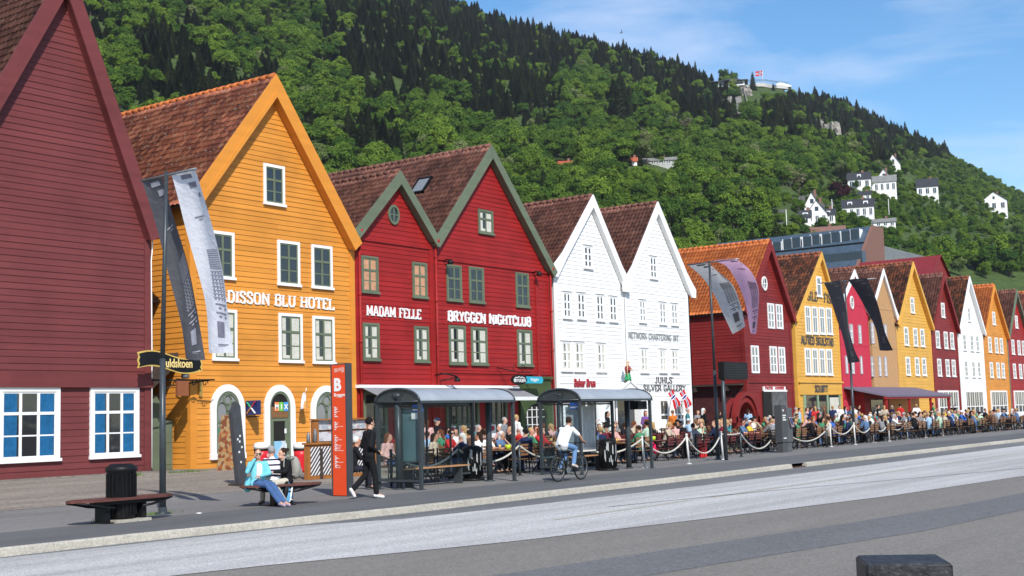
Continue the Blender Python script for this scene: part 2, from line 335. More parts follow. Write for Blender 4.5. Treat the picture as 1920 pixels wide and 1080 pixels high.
for (a,b),(c,d) in zip(ln[:-1],ln[1:]): mb.quad((a,b-.025,KZ+.016),(c,d-.02,KZ+.016),(c,d+.02,KZ+.016),(a,b+.025,KZ+.016))
o=mb.build('road_tar_seam',mat('tar',(.03,.03,.03),.7,.2)); o['kind']='structure'
# pavement, kerb stones, paved strip by the houses
mb=MB()
for a,b in zip(gx[:-1],gx[1:]): mb.quad((a,kY(a)+.11,0),(b,kY(b)+.11,0),(b,20.2,0),(a,20.2,0))
o=mb.build('pavement',M['pave']); o['kind']='structure'
mb=MB()
def pzs(a,b,y0,y1,mt=0): mb.quad((a,y0,gz(y0)),(b,y0,gz(y0)),(b,y1,gz(y1)),(a,y1,gz(y1)))
for a,b in zip(gx[:-1],gx[1:]):
    pzs(a,b,20.2,24); pzs(a,b,24,31.2); pzs(a,b,31.2,34.7); pzs(a,b,34.7,120)
o=mb.build('plaza',M['plaza']); o['kind']='structure'
sheet('cobbled_strip',[(-60,25.2),(31,25.2),(36,27),(150,28),(150,34.95),(-60,34.95)],lambda x,y:gz(y)+.006,M['cobble'])
mb=MB(); x=-20.; i=0
while x<150:
    L_=1.0+.35*rnd.random(); hi=(x>19.5 and not 44.5<x<45.6); a,b=x+.006,min(x+L_,150)
    if 44.4<x<45.7 and False: pass
    ya,yb=kY(a),kY(b); w=.11 if x<19.5 else .17; t=.004+.006*rnd.random()
    P0=[(a,ya,KZ-.02),(b,yb,KZ-.02),(b,yb+.03,t-.03),(a,ya+.03,t-.03),(a,ya+.06,t),(b,yb+.06,t),(b,yb+w,t),(a,ya+w,t),(a,ya+w,KZ),(b,yb+w,KZ)]
    if not (37.6<x<38.9):
        mb.add(P0,[(0,1,2,3),(3,2,5,4),(4,5,6,7),(7,6,9,8),(0,3,4,7,8),(1,9,6,5,2)])
    x+=L_
o=mb.build('kerb',M['kerb']); o['kind']='structure'
mb=MB(); mb.box(37.5,39.2,kY(38)+.05,kY(38)+.3,KZ+.0,-.10); o=mb.thing('storm_drain',mat('rusty_grate',(.09,.035,.022),.8,.4,10),'rusty storm drain opening set into a gap in the pale kerb','drain')
# ------------------------------------------------------------------ lettering
GL={ # width, strokes ; serif ends at y 0 / 1 are added by itself
'A':(.82,[[(.06,0),(.38,1),(.46,1),(.76,0)],[(.2,.33),(.64,.33)]]),'B':(.74,[[(.14,0),(.14,1)],[(.14,1),(.5,1),(.62,.88),(.62,.64),(.5,.53),(.14,.53)],[(.5,.53),(.66,.4),(.66,.14),(.52,0),(.14,0)]]),
'C':(.74,[[(.66,.7),(.6,.9),(.46,1),(.28,1),(.12,.82),(.1,.5),(.12,.18),(.28,0),(.48,0),(.64,.14),(.67,.3)]]),'D':(.78,[[(.14,0),(.14,1)],[(.14,1),(.44,1),(.64,.82),(.68,.5),(.64,.18),(.44,0),(.14,0)]]),
'E':(.70,[[(.14,0),(.14,1)],[(.14,1),(.62,1),(.62,.8)],[(.14,.52),(.48,.52)],[(.14,0),(.63,0),(.63,.2)]]),'F':(.68,[[(.14,0),(.14,1)],[(.14,1),(.62,1),(.62,.8)],[(.14,.52),(.48,.52)]]),
'G':(.78,[[(.66,.75),(.58,.95),(.44,1),(.28,1),(.12,.82),(.1,.5),(.12,.18),(.28,0),(.5,0),(.66,.1),(.66,.45),(.46,.45)]]),'H':(.84,[[(.14,0),(.14,1)],[(.7,0),(.7,1)],[(.14,.5),(.7,.5)]]),
'I':(.34,[[(.17,0),(.17,1)]]),'J':(.58,[[(.42,1),(.42,.2),(.32,.02),(.18,.0),(.08,.14)]]),'K':(.82,[[(.14,0),(.14,1)],[(.66,1),(.18,.45)],[(.34,.6),(.72,0)]]),'L':(.66,[[(.14,1),(.14,0),(.6,0),(.6,.24)]]),
'M':(.98,[[(.14,0),(.14,1),(.49,.25),(.84,1),(.84,0)]]),'N':(.86,[[(.14,0),(.14,1),(.72,0),(.72,1)]]),'O':(.82,[[(.4,0),(.2,.05),(.1,.28),(.1,.72),(.2,.95),(.4,1),(.6,.95),(.7,.72),(.7,.28),(.6,.05),(.4,0)]]),
'P':(.72,[[(.14,0),(.14,1)],[(.14,1),(.52,1),(.66,.88),(.66,.6),(.52,.46),(.14,.46)]]),'R':(.80,[[(.14,0),(.14,1)],[(.14,1),(.52,1),(.64,.88),(.64,.62),(.52,.5),(.14,.5)],[(.42,.5),(.72,0)]]),
'S':(.68,[[(.58,.72),(.56,.9),(.42,1),(.24,1),(.1,.88),(.12,.66),(.52,.4),(.6,.2),(.5,.03),(.28,0),(.12,.08),(.08,.28)]]),'T':(.76,[[(.38,0),(.38,1)],[(.06,.8),(.06,1),(.7,1),(.7,.8)]]),
'U':(.84,[[(.14,1),(.14,.25),(.26,.02),(.42,0),(.58,.02),(.7,.25),(.7,1)]]),'V':(.82,[[(.08,1),(.4,0),(.74,1)]]),'W':(1.05,[[(.08,1),(.3,0),(.53,.8),(.76,0),(.98,1)]]),'Y':(.82,[[(.08,1),(.41,.5),(.74,1)],[(.41,.5),(.41,0)]]),
"'":(.25,[[(.14,1.05),(.1,.8)]]),'-':(.5,[[(.08,.5),(.42,.5)]]),'.':(.26,[[(.12,.0),(.12,.1)]]),'Ø':(.82,[[(.4,0),(.2,.05),(.1,.28),(.1,.72),(.2,.95),(.4,1),(.6,.95),(.7,.72),(.7,.28),(.6,.05),(.4,0)],[(.1,-.05),(.7,1.05)]]),' ':(.42,[])}
def lettering(text,x0,x1,z0,h,Y,mt,parent,th=.17,serif=.10,name='lettering',depth=.035,z1=None,gap=.08):
    z1=z0 if z1 is None else z1; wt=sum(GL[c][0] for c in text)+gap*(len(text)-1); sx=(x1-x0)/wt; mb=MB(); cx=0; k=0
    for c in text:
        wd,st=GL[c]
        def X(p): 
            xx=x0+(cx+p[0])*sx; return (xx, z0+(z1-z0)*(xx-x0)/(x1-x0)+p[1]*h)
        W=th*min(sx,h*1.0)*1.0; Wv=th*h*.8
        for s in st:
            for i in range(len(s)-1):
                a=Vector(X(s[i])); b=Vector(X(s[i+1])); d=(b-a); ln=d.length
                if ln<1e-6: continue
                d/=ln; vert=abs(d.y)>.5; ww=W if vert else Wv*.8
                a2=a-d*ww*.3 if i>0 else a; b2=b+d*ww*.3 if i<len(s)-2 else b
                n=Vector((-d.y,d.x))*ww/2; k+=1; dd=depth+.0006*(k%9)
                q=[a2-n,b2-n,b2+n,a2+n]
                vs=[(p.x,Y-dd,p.y) for p in q]+[(p.x,Y+.001*(k%3),p.y) for p in q]
                mb.add(vs,[(0,1,2,3),(7,6,5,4),(0,4,5,1),(1,5,6,2),(2,6,7,3),(3,7,4,0)])
            if serif:
                for e,o in ((s[0],s[1]),(s[-1],s[-2])):
                    if e[1] in (0,1) and abs(e[1]-o[1])>.3 and c not in 'OØ':
                        p=X(e); k+=1; dd=depth+.0006*(k%9)+.006; sg=1 if e[1]==0 else -1
                        mb.box(p[0]-W*.5-serif*sx,p[0]+W*.5+serif*sx,Y-dd,Y,p[1]-.002*k%.004,p[1]+sg*Wv*.55)
        cx+=wd+gap
    return mb.build(name,mt,parent)
def text(s,loc,size,mt,parent,bold=.0,depth=.01,rot=(math.pi/2,0,0),name='lettering',align='LEFT',sx=1.,shear=0):
    c=bpy.data.curves.new(name,'FONT'); c.body=s; c.size=size; c.extrude=depth; c.offset=bold*size; c.align_x=align; c.shear=shear; c.resolution_u=3
    o=bpy.data.objects.new(name,c); COL.objects.link(o); bpy.context.view_layer.update()
    me=bpy.data.meshes.new_from_object(o.evaluated_get(bpy.context.evaluated_depsgraph_get())); bpy.data.objects.remove(o); bpy.data.curves.remove(c)
    from mathutils import Euler
    T=Matrix.Translation(Vector(loc)-offs(parent))@Euler(rot).to_matrix().to_4x4()@Matrix.Diagonal((sx,1,1,1)); me.transform(T)
    me.name=name; ob=link(name,me,parent,[mt]); return ob
# ------------------------------------------------------------------ houses
def polyx(pts,z):   # left and right limits of a convex-ish outline at height z
    xs=[]
    n=len(pts)
    for i in range(n):
        (a,b),(c,d)=pts[i],pts[(i+1)%n]
        if (b-z)*(d-z)<=0 and b!=d: xs.append(a+(c-a)*(z-b)/(d-b))
    return (min(xs),max(xs)) if xs else None
def boards(mb,pts,Y,pitch,d=.024,holes=()):      # lapped boards on a wall facing -Y ; pts outline (x,z)
    z0=min(p[1] for p in pts); z1=max(p[1] for p in pts); z=z0; r=random.Random(3)
    while z<z1-.02:
        zb=min(z+pitch,z1-.004); segs=[(z,zb)]
        A=polyx(pts,z+.001); B=polyx(pts,zb-.001)
        if A and B:
            spans=[(A,B)]
            for (hx0,hx1,hz0,hz1) in holes:
                if hz0<z+pitch*.5<hz1:
                    ns=[]
                    for a,b in spans:
                        if a[0]<hx0 and a[1]>hx1: ns+= [((a[0],hx0),(b[0],hx0)),((hx1,a[1]),(hx1,b[1]))]
                        else: ns.append((a,b))
                    spans=ns
            for a,b in spans:
                dd=d+r.uniform(-.004,.004)
                mb.add([(a[0],Y-dd,z),(a[1],Y-dd,z),(b[1],Y-.004,zb),(b[0],Y-.004,zb),(a[0],Y,z),(a[1],Y,z)],[(0,1,2,3),(4,5,1,0)])
        z+=pitch
def boards_x(mb,X,y0,y1,z0,z1,pitch,d=.024,sg=-1):   # side wall facing -X (sg -1) or +X
    z=z0
    while z<z1-.02:
        zb=min(z+pitch,z1)
        mb.add([(X+sg*d,y0,z),(X+sg*d,y1,z),(X+sg*.004,y1,zb),(X+sg*.004,y0,zb),(X,y0,z),(X,y1,z)],[(0,1,2,3),(4,5,1,0)])
        z+=pitch
def tiles(mbname,O,A,D,la,ld,mt,parent,tw=.23,tl=.33,seed=0,sag=.03):
    # pantile sheet: O top corner at the ridge, A unit along the ridge, D unit down the slope
    A=np.array(A,float); D=np.array(D,float); O=np.array(O,float); n=np.cross(A,D); n/=np.linalg.norm(n)
    if n[2]<0: n=-n
    na=max(1,int(round(la/tw))); nd=max(1,int(round(ld/tl))); K=4; rg=np.random.RandomState(seed)
    u=np.arange(na*K+1)/K; prof=np.array([0,.038,.055,.026])[np.arange(na*K+1)%K]
    jit=rg.uniform(-.006,.006,(nd,na+1)); vs=[];uvs=[]
    U=u*(la/na)
    for j in range(nd):
        for e in (0,1):
            v=(j+e)*(ld/nd)+(0.012 if e else 0); lift=.048 if e else .0
            jj=jit[j][np.minimum((u).astype(int),na)]
            h=prof+lift+jj - sag*np.sin(np.pi*np.clip(v/ld,0,1)) + .02*np.sin(U*.7+seed)
            p=O[None,:]+A[None,:]*U[:,None]+D[None,:]*v+n[None,:]*h[:,None]; vs.append(p)
            uvs.append(np.stack([u,np.full_like(u,j+(.98 if e else .02))],1))
    V=np.concatenate(vs); UV=np.concatenate(uvs); W=na*K+1; F=[]
    for r in range(2*nd-1):
        b=r*W; i=np.arange(W-1); F.append(np.stack([b+i,b+i+1,b+W+i+1,b+W+i],1))
    F=np.concatenate(F); o=np.array(offs(parent)) if parent is not None else 0
    me=bpy.data.meshes.new(mbname); me.from_pydata((V-o).tolist(),[],F.tolist()); uv=me.uv_layers.new(name='UVMap')
    li=np.zeros(len(me.loops),int); me.loops.foreach_get('vertex_index',li)
    q=UV[li].copy(); q=q.reshape(-1,4,2); c=q.mean(1,keepdims=True); q=c+(q-c)*.9; uv.data.foreach_set('uv',q.reshape(-1)); 
    me.polygons.foreach_set('use_smooth',[True]*len(me.polygons)); me.update()
    return link(mbname,me,parent,[mt])
def window(parent,tl,br,Y=35.,casing=None,sash=None,cw=.11,grid=(2,3),bar=.045,mull=.09,curtain=None,sill=True,tr=.36,glass='glass',depth=.06,label=None,cap=False):
    # tl, br: pixels of the photograph (outer corners of the casing) on the front at Y
    a=P(*tl,Y) if len(tl)==2 else Vector(tl); b=P(*br,Y) if len(br)==2 else Vector(br)
    x0,x1,z0,z1=a.x,b.x,b.z,a.z; casing=casing or M['wtrim']; sash=sash or M['green']
    mb=MB(); y0,y1=Y-depth-.012,Y+.02
    mb.box(x0,x0+cw,y0,y1,z0,z1); mb.box(x1-cw,x1,y0,y1,z0,z1); mb.box(x0+cw,x1-cw,y0+.003,y1,z1-cw,z1); mb.box(x0+cw,x1-cw,y0+.003,y1,z0,z0+cw*.8)
    if cap: mb.box(x0-.05,x1+.05,y0-.05,y1,z1,z1+.035)
    w=mb.build('window',casing,parent)
    if label: w['label']=label
    if sill: mb=MB(); mb.box(x0-.04,x1+.04,y0-.05,y0+.04,z0-.03,z0+.06); mb.build('sill',casing,w)
    X0,X1,Z0,Z1=x0+cw,x1-cw,z0+cw*.8,z1-cw; mb=MB(); f=.055; ys,ye=Y-.05,Y-.012
    for (p,q,r,s) in ((X0,X0+f,Z0,Z1),(X1-f,X1,Z0,Z1)): mb.box(p,q,ys,ye,r,s)
    mb.box(X0+f,X1-f,ys+.002,ye,Z1-f,Z1); mb.box(X0+f,X1-f,ys+.002,ye,Z0,Z0+f)
    nx,nz=grid
    for i in range(1,nx): xm=X0+(X1-X0)*i/nx; mb.box(xm-mull/2,xm+mull/2,ys-.004,ye,Z0+f,Z1-f)
    zt=Z1-(Z1-Z0)*tr
    if nz>1:
        mb.box(X0+f,X1-f,ys-.008,ye,zt-.045,zt+.045)
        for j in range(1,nz-1): zz=Z0+(zt-Z0)*j/(nz-1); mb.box(X0+f,X1-f,ys+.012,ye,zz-bar/2,zz+bar/2)
    mb.build('sash',sash,w)
    mb=MB(); mb.box(X0+.01,X1-.01,Y-.030,Y-.022,Z0+.01,Z1-.01); mb.build('pane',M[glass],w)
    if curtain:
        mb=MB(); r=random.Random(int(x0*100))
        parts=[(X0+f,X0+f+(X1-X0)*.2),(X0+(X1-X0)*.56,X1-f)] if curtain!='curtain_o' else [(X0+f,X1-f)]
        for p,q in parts:
            n=9
            for k in range(n):
                xa=p+(q-p)*k/n; xb=p+(q-p)*(k+1)/n; ya=Y-.0325-.003*(k%2); yb=Y-.0325-.003*((k+1)%2)
                mb.quad((xa,ya,Z0+f),(xb,yb,Z0+f),(xb,yb,Z1-f),(xa,ya,Z1-f))
        if curtain!='curtain_o':
            mb.box(X0+f,X1-f,Y-.037,Y-.031,Z0+f,Z0+f+.12)
        mb.build('curtain',M[curtain],w)
    return w
def house(name,label,x0,x1,zb,zL,zR,xr,zr,depth,wm,trim,tm,pitch=.19,Y=35.,rakew=.42,over=.32,flare=0,side=True,corner=.24,group='gabled timber houses along the wharf',holes=(),seed=1,plinth=True,cmat=None,eave=.28,eaveR=None):
    h=empty(name,(0.5*(x0+x1),Y,zb),label,'house',group)
    poly=[(x0,zb),(x1,zb),(x1,zR),(xr,zr),(x0,zL)]
    mb=MB()
    mb.prism([(x0+.03,zb-.3),(x1-.03,zb-.3),(x1-.03,zR-.05),(xr,zr-.12),(x0+.03,zL-.05)],'y',Y+.02,Y+depth)
    boards(mb,poly,Y,pitch,holes=holes)
    if side: boards_x(mb,x0,Y,Y+depth,zb,zL,pitch)
    mb.build('wall',wm,h)
    mb=MB(); mb.box(x0-.02,x0+corner,Y-.05,Y+.01,zb,zL)
    if side: mb.box(x0-.045,x0+.02,Y-.048,Y+.2,zb,zL)
    mb.build('corner_board',cmat or wm,h)
    mb=MB(); mb.box(x1-corner,x1+.02,Y-.05,Y+.01,zb,zR); mb.build('corner_board',cmat or wm,h)
    # roof: two tile sheets, boards underneath, ridge tiles
    th=.10; rf=None; mb=MB()
    for sg,xe,ze in ((-1,x0,zL),(1,x1,zR)):
        ev=eave if sg<0 or eaveR is None else eaveR; d=Vector((xe-xr,0,ze-zr)); ln=d.length; d.normalize(); e=xe+d.x*ev; z2=ze+d.z*ev
        nrm=Vector((d.z,0,-d.x)) if sg<0 else Vector((-d.z,0,d.x))
        nrm=nrm if nrm.z>0 else -nrm
        a=(xr,zr); b=(e,z2)
        mb.prism([a,b,(b[0]+nrm.x*th,b[1]+nrm.z*th),(xr,zr+th*1.6)],'y',Y-over+.08,Y+depth)
    rf=mb.build('roof',M['brown'],h)
    for sg,xe,ze in ((-1,x0,zL),(1,x1,zR)):
        ev=eave if sg<0 or eaveR is None else eaveR; d=Vector((xe-xr,0,ze-zr)); ln=d.length+ev; d.normalize()
        nrm=Vector((d.z,0,-d.x)); nrm=nrm if nrm.z>0 else -nrm
        O=Vector((xr,Y-over+.09,zr+th*1.0))+nrm*(th*.6)
        tiles('tile_slope',O,(0,1,0),d,depth+over-.1,ln+.05,tm,rf,seed=seed+(sg>0))
    mb=MB(); n=int((depth+over)/.4)
    for k in range(n):
        ya=Y-over+.1+k*.4; mb.tube([(xr,ya,zr+th*1.6+.07),(xr,ya+.43,zr+th*1.6+.055)],[.12,.10],8,caps=True)
    mb.build('ridge_tiles',tm if tm is not M['tile_old'] else M['tile_new'],rf)
    # barge boards on the gable edge
    for sg,xe,ze in ((-1,x0,zL),(1,x1,zR)):
        d=Vector((xe-xr,0,ze-zr)).normalized(); nrm=Vector((d.z,0,-d.x)); nrm=nrm if nrm.z>0 else -nrm
        up=th+.06
        ev=eave if sg<0 or eaveR is None else eaveR; e=Vector((xe,0,ze))+d*ev*.9
        top=Vector((xr,0,zr)); apex_up=Vector((xr,0,zr+up/max(.2,abs(nrm.z)))); k=rakew/max(.2,abs(nrm.z)); apex_dn=Vector((xr,0,zr+up/max(.2,abs(nrm.z))-k))
        eu=e+nrm*up; ed=eu-nrm*rakew
        if flare:
            m1=(apex_up*.22+eu*.78); m2=(apex_dn*.22+ed*.78); out=Vector((sg*flare,0,.10))
            poly2=[(apex_up.x,apex_up.z),(m1.x,m1.z),(eu.x+out.x*.7,eu.z+out.z),(eu.x+out.x*.5,eu.z-rakew*.85),(ed.x,ed.z-.1),(m2.x,m2.z),(apex_dn.x,apex_dn.z)]
        else: poly2=[(apex_up.x,apex_up.z),(eu.x,eu.z),(ed.x,ed.z),(apex_dn.x,apex_dn.z)]
        mb=MB(); yo=0 if sg<0 else .003
        mb.prism(poly2,'y',Y-over-.02-yo,Y-over+.06-yo)
        # soffit board back to the wall
        a,b=Vector((apex_dn.x,0,apex_dn.z+.07)),Vector((ed.x,0,ed.z+.05))
        mb.add([(a.x,Y-over+.06,a.z),(b.x,Y-over+.06,b.z),(b.x,Y+.01,b.z),(a.x,Y+.01,a.z)],[(0,1,2,3)])
        # second, inner moulding
        s=.3; a2=apex_dn+(apex_up-apex_dn)*s; b2=ed+(eu-ed)*s
        if not flare: mb.prism([(apex_dn.x,apex_dn.z),(a2.x,a2.z),(b2.x,b2.z),(ed.x,ed.z)],'y',Y-over-.045-yo,Y-over-.0215-yo)
        mb.build('barge_board',trim,h)
    if plinth:
        mb=MB(); mb.box(x0-.03,x1+.03,Y-.07,Y+.05,zb-.35,zb); mb.build('plinth',M['stone'],h)
    return h
# ------------------------------------------------------------------ the houses
def dpipe(h,x,z0,z1,mt,Y=35.):
    mb=MB(); mb.tube([(x,Y-.16,z0),(x,Y-.16,z1)],.055,8)
    for z in np.arange(z0+.8,z1,1.9): mb.tube([(x,Y-.16,z-.05),(x,Y-.16,z+.05)],.07,8)
    mb.lathe([(.06,0),(.14,.14),(.17,.24),(.17,.32)],(x,Y-.2,z1-.02),10)
    return mb.build('downpipe',mt,h)
def arch_poly(x0,x1,z0,z1,n=16,rise=None):
    r=(x1-x0)/2; rise=r*1.15 if rise is None else rise; pts=[(x0,z0),(x1,z0)]
    for k in range(n+1):
        a=math.pi*k/n; pts.append(((x0+x1)/2+r*math.cos(a),z1-rise+rise*math.sin(a)))
    return pts
def arch_ring(mb,x0,x1,z0,z1,w,ya,yb,n=20):
    o=arch_poly(x0,x1,z0,z1,n); i=arch_poly(x0+w,x1-w,z0,z1-w,n)
    for k in range(1,len(o)):
        j=(k+1)%len(o) if k<len(o)-1 else 0
        a,b,c,d=o[k],o[j],i[j],i[k]
        mb.add([(a[0],ya,a[1]),(b[0],ya,b[1]),(c[0],ya,c[1]),(d[0],ya,d[1]),(a[0],yb,a[1]),(b[0],yb,b[1]),(c[0],yb,c[1]),(d[0],yb,d[1])],[(0,1,2,3),(0,4,5,1),(2,6,7,3)])
# 1 maroon house at the left edge
z=.25
h=house('timber_house','maroon timber house at the left edge with blue curtains in a white window',19.6,27.46,.3,8.3,8.3,24.0,16.4,20,M['maroon'],M['maroon'],M['tile_brown'],.205,seed=3,rakew=.5,side=False)
Hmar=h
mb=MB(); mb.box(19.6,27.50,34.85,34.98,3.05,3.35); mb.box(19.6,27.47,34.90,34.97,3.35,3.5); mb.build('string_course',M['maroon'],h)
for xa,xb in ((25.1,26.98),(21.9,24.0)):
    a=P(262,727); b=P(262,855)
    w_=window(h,(xa,35,a.z),(xb,35,b.z),35.,M['wtrim'],M['wtrim'],cw=.13,grid=(3,3),curtain=None,tr=.33,glass='glass',depth=.07)
    mb=MB(); 
    for k in list(range(7))+list(range(18,26)):
        x_=xa+.16+(xb-xa-.36)*k/26; mb.quad((x_,34.968-.004*(k%2),b.z+.15),(x_+(xb-xa-.36)/26,34.968-.004*((k+1)%2),b.z+.15),(x_+(xb-xa-.36)/26,34.968-.004*((k+1)%2),a.z-.15),(x_,34.968-.004*(k%2),a.z-.15))
    mb.build('curtain',M['curtain_b'],w_)
# white cable down the corner
mb=MB(); mb.tube([(27.5,34.9,8.2),(27.46,34.88,7.6),(27.44,34.9,7.3),(27.47,34.9,4.2),(27.47,34.9,.4)],.022,6); mb.build('cable',M['wtrim'],h)
# 2 orange hotel house
YH=house('timber_house','tall orange timber house with white window frames and arched shop windows',29.17,37.42,.25,9.75,8.75,33.0,14.55,24,M['orange'],M['orange_trim'],M['tile_old'],.19,seed=5,rakew=.54,over=.36,cmat=M['orange_trim'],eave=.6,eaveR=.03)
gsash=M['green']
window(YH,(492.6,305.5),(532.5,388),curtain=None)
window(YH,(394,431.5),(437.8,524.5)); window(YH,(518.7,449.5),(561,537.5)); window(YH,(582.5,458),(622,543))
window(YH,(397,578.5),(443,676),curtain='curtain'); window(YH,(521,586.5),(566,680),curtain='curtain'); window(YH,(584.5,592),(626,682),curtain='curtain')
a=P(625,581); b=P(425,566); c=P(425,545)
x1=a.x; x0=b.x; lw=(x1-x0)/ (sum(GL[q][0] for q in 'DISSON BLU HOTEL')+.08*15)
xs_=x0-(GL['R'][0]+GL['A'][0]+.16)*lw
lettering('RADISSON BLU HOTEL',xs_,x1,(a.z+b.z)/2,c.z-b.z,34.975,M['wtrim'],YH,.2,.1)
def arched_window(h,tl,br,Y=35.,door=False,w=.24):
    a=P(*tl,Y); b=P(*br,Y); x0,x1,z0,z1=a.x,b.x,b.z,a.z
    mb=MB(); arch_ring(mb,x0,x1,z0,z1,w,Y-.10,Y)
    if not door: mb.box(x0-.02,x1+.02,Y-.13,Y,z0-.02,z0+w*.75)
    o=mb.build('door' if door else 'window',M['wtrim'],h)
    X0,X1,Z1=x0+w,x1-w,z1-w; Z0=z0+(0 if door else w*.7); xm=(X0+X1)/2; rise=(X1-X0)/2*1.15; zs=Z1-rise
    mb=MB(); arch_ring(mb,X0,X1,Z0,Z1,.09,Y-.07,Y)
    mb.box(X0+.09,X1-.09,Y-.062,Y,zs-.45-.05,zs-.45+.05)
    if not door:
        mb.box(xm-.05,xm+.05,Y-.066,Y,Z0,zs+.05); mb.box(X0+.09,X1-.09,Y-.06,Y,Z0,Z0+.09)
        q=(X1-X0)/4
        for cx in (X0+q,X1-q):       # twin lancets and a rose above, gothic tracery
            pts=[(cx+q*.92*math.cos(t),Y-.05,zs-.1+q*1.25*math.sin(t)) for t in np.linspace(0,math.pi,13)]; mb.tube(pts,.032,6)
        pts=[(xm+q*.62*math.cos(t),Y-.05,zs+rise*.52+q*.62*math.sin(t)) for t in np.linspace(0,2*math.pi,17)]; mb.tube(pts,.032,6)
    else:
        mb.box(X0+.09,X0+.2,Y-.058,Y,Z0,zs-.5); mb.box(X1-.26,X1-.09,Y-.058,Y,Z0,zs-.5)
    mb.build('tracery' if not door else 'door_frame',M['green'],o)
    mb=MB(); mb.prism(arch_poly(X0+.01,X1-.01,Z0,Z1-.01,20),'y',Y-.034,Y-.026); mb.build('pane',M['void'] if door else M['glass_l'],o)
    return o,(X0,X1,Z0,Z1,zs)
w1,g1=arched_window(YH,(392.6,720.7),(457,858)); d1,g2=arched_window(YH,(493.4,721.4),(552,884),door=True); w3,g3=arched_window(YH,(580.4,722.8),(641,866))
# posters behind the shop glass
def dapple(name,cs,scale=9):
    m,t,b=newmat(name); L=t.links.new; tc=N(t,'ShaderNodeTexCoord'); n=N(t,'ShaderNodeTexVoronoi'); n.inputs['Scale'].default_value=scale; L(tc.outputs['Object'],n.inputs[0])
    rp=N(t,'ShaderNodeValToRGB'); rp.color_ramp.interpolation='CONSTANT'; s=N(t,'ShaderNodeSeparateColor'); L(n.outputs['Color'],s.inputs[0]); L(s.outputs[0],rp.inputs[0])
    e=rp.color_ramp.elements; e[0].color=(*cs[0],1); e[1].color=(*cs[-1],1); e[1].position=(len(cs)-1)/len(cs)
    for i,c in enumerate(cs[1:-1],1): e.new(i/len(cs)).color=(*c,1)
    L(rp.outputs[0],b.inputs['Base Color']); b.inputs['Roughness'].default_value=.5; return m
X0,X1,Z0,Z1,zs=g1; xm=(X0+X1)/2
mb=MB(); mb.box(X0+.1,xm-.06,34.955,34.963,Z0+.12,zs-.55); mb.build('poster',dapple('green_juice_poster',[(.08,.25,.08),(.3,.36,.3),(.05,.2,.14),(.3,.15,.08),(.15,.28,.08)],8),w1)
mb=MB(); mb.box(xm+.06,X1-.1,34.955,34.963,Z0+.12,zs-.55); mb.build('poster',dapple('food_poster',[(.3,.09,.04),(.33,.25,.14),(.12,.05,.03),(.36,.3,.2)],11),w1)
X0,X1,Z0,Z1,zs=g2
mb=MB(); mb.box(X0+.1,X1-.1,34.945,34.96,zs-.38,Z1-.12-.45); mb.build('fanlight_board',mat('fanlight_wood',(.20,.10,.04),.5,.3,5,stretch=(1,1,6)),d1)
for i,(ch,c) in enumerate((('M',(.85,.25,.08)),('I',(.15,.5,.08)),('X',(.05,.3,.7)))):
    m_=mat('sign_colour_%d'%i,c,.4,.05)
    mb=MB(); bx=X0+.26+i*.23; mb.box(bx,bx+.20,34.925,34.94,zs-.13,zs+.20); mb.build('letter_tile',m_,d1)
    text(ch,(bx+.10,34.922,zs-.06),.26,M['wtrim'],d1,.03,.004,align='CENTER')
mb=MB(); mb.box(X0+.21,X1-.28,34.90,34.945,Z0+.12,Z0+1.15); mb.build('counter_poster',dapple('sky_poster',[(.10,.40,.66),(.55,.62,.66),(.25,.5,.68),(.62,.64,.64)],2.2),d1)
mb=MB(); mb.box(X0-.3,X1+.3,34.6,34.95,.05,.28); mb.build('door_step',M['stone'],YH)
for i,(sx,mt_) in enumerate(((.10,M['wtrim']),(.10,M['wtrim']))):
    mb=MB(); mb.box(X1-.3,X1-.2,34.935,34.942,zs-.95-i*.55,zs-.78-i*.55); mb.build('door_notice',mt_,d1)
# front lamp, small plate
mb=MB(); mb.box(29.5,29.62,34.9,34.955,2.75,3.35); mb.build('name_plate',mat('brass_plate',(.5,.33,.08),.4,.1,metal=.5),YH)
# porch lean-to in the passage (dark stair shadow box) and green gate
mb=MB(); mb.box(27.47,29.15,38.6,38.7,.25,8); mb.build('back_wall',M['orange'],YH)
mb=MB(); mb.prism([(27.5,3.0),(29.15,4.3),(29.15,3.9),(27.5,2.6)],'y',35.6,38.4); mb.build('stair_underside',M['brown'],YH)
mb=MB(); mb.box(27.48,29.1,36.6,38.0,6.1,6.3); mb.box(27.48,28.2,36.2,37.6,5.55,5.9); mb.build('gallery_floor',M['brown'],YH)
ga=empty('garden_gate',(28.3,35.9,.28),'dull green double wooden gate with arched top in the passage beside the orange house','gate')
mb=MB(); mb.prism([(27.52,.28),(28.62,.28),(28.62,2.55),(28.45,2.78),(28.1,2.9),(27.75,2.78),(27.52,2.5)],'y',35.88,35.94)
for k in range(6): mb.box(27.55+k*.18,27.555+k*.18,35.872,35.88,.3,2.5)
mb.build('leaf',M['green'],ga)
mb=MB(); mb.prism([(28.64,.28),(29.05,.28),(29.05,1.95),(28.64,1.95)],'y',35.80,35.86); mb.box(28.7,29.0,35.785,35.80,1.2,1.75); mb.box(28.7,29.0,35.785,35.80,.45,1.05); mb.build('leaf',M['green'],ga)
nb=empty('notice_board',(28.0,35.85,1.5),'white framed notice fixed to the green gate','notice board')
mb=MB(); mb.box(27.80,28.22,35.80,35.87,1.45,2.1); mb.build('frame',M['steel_l'],nb); mb=MB(); mb.box(27.85,28.17,35.79,35.799,1.52,2.04); mb.build('sheet',M['wtrim'],nb)
mb=MB(); mb.box(27.45,29.2,34.6,35.9,.10,.27); mb.thing('entrance_step',M['stone'],'low stone step in front of the green gate','step')
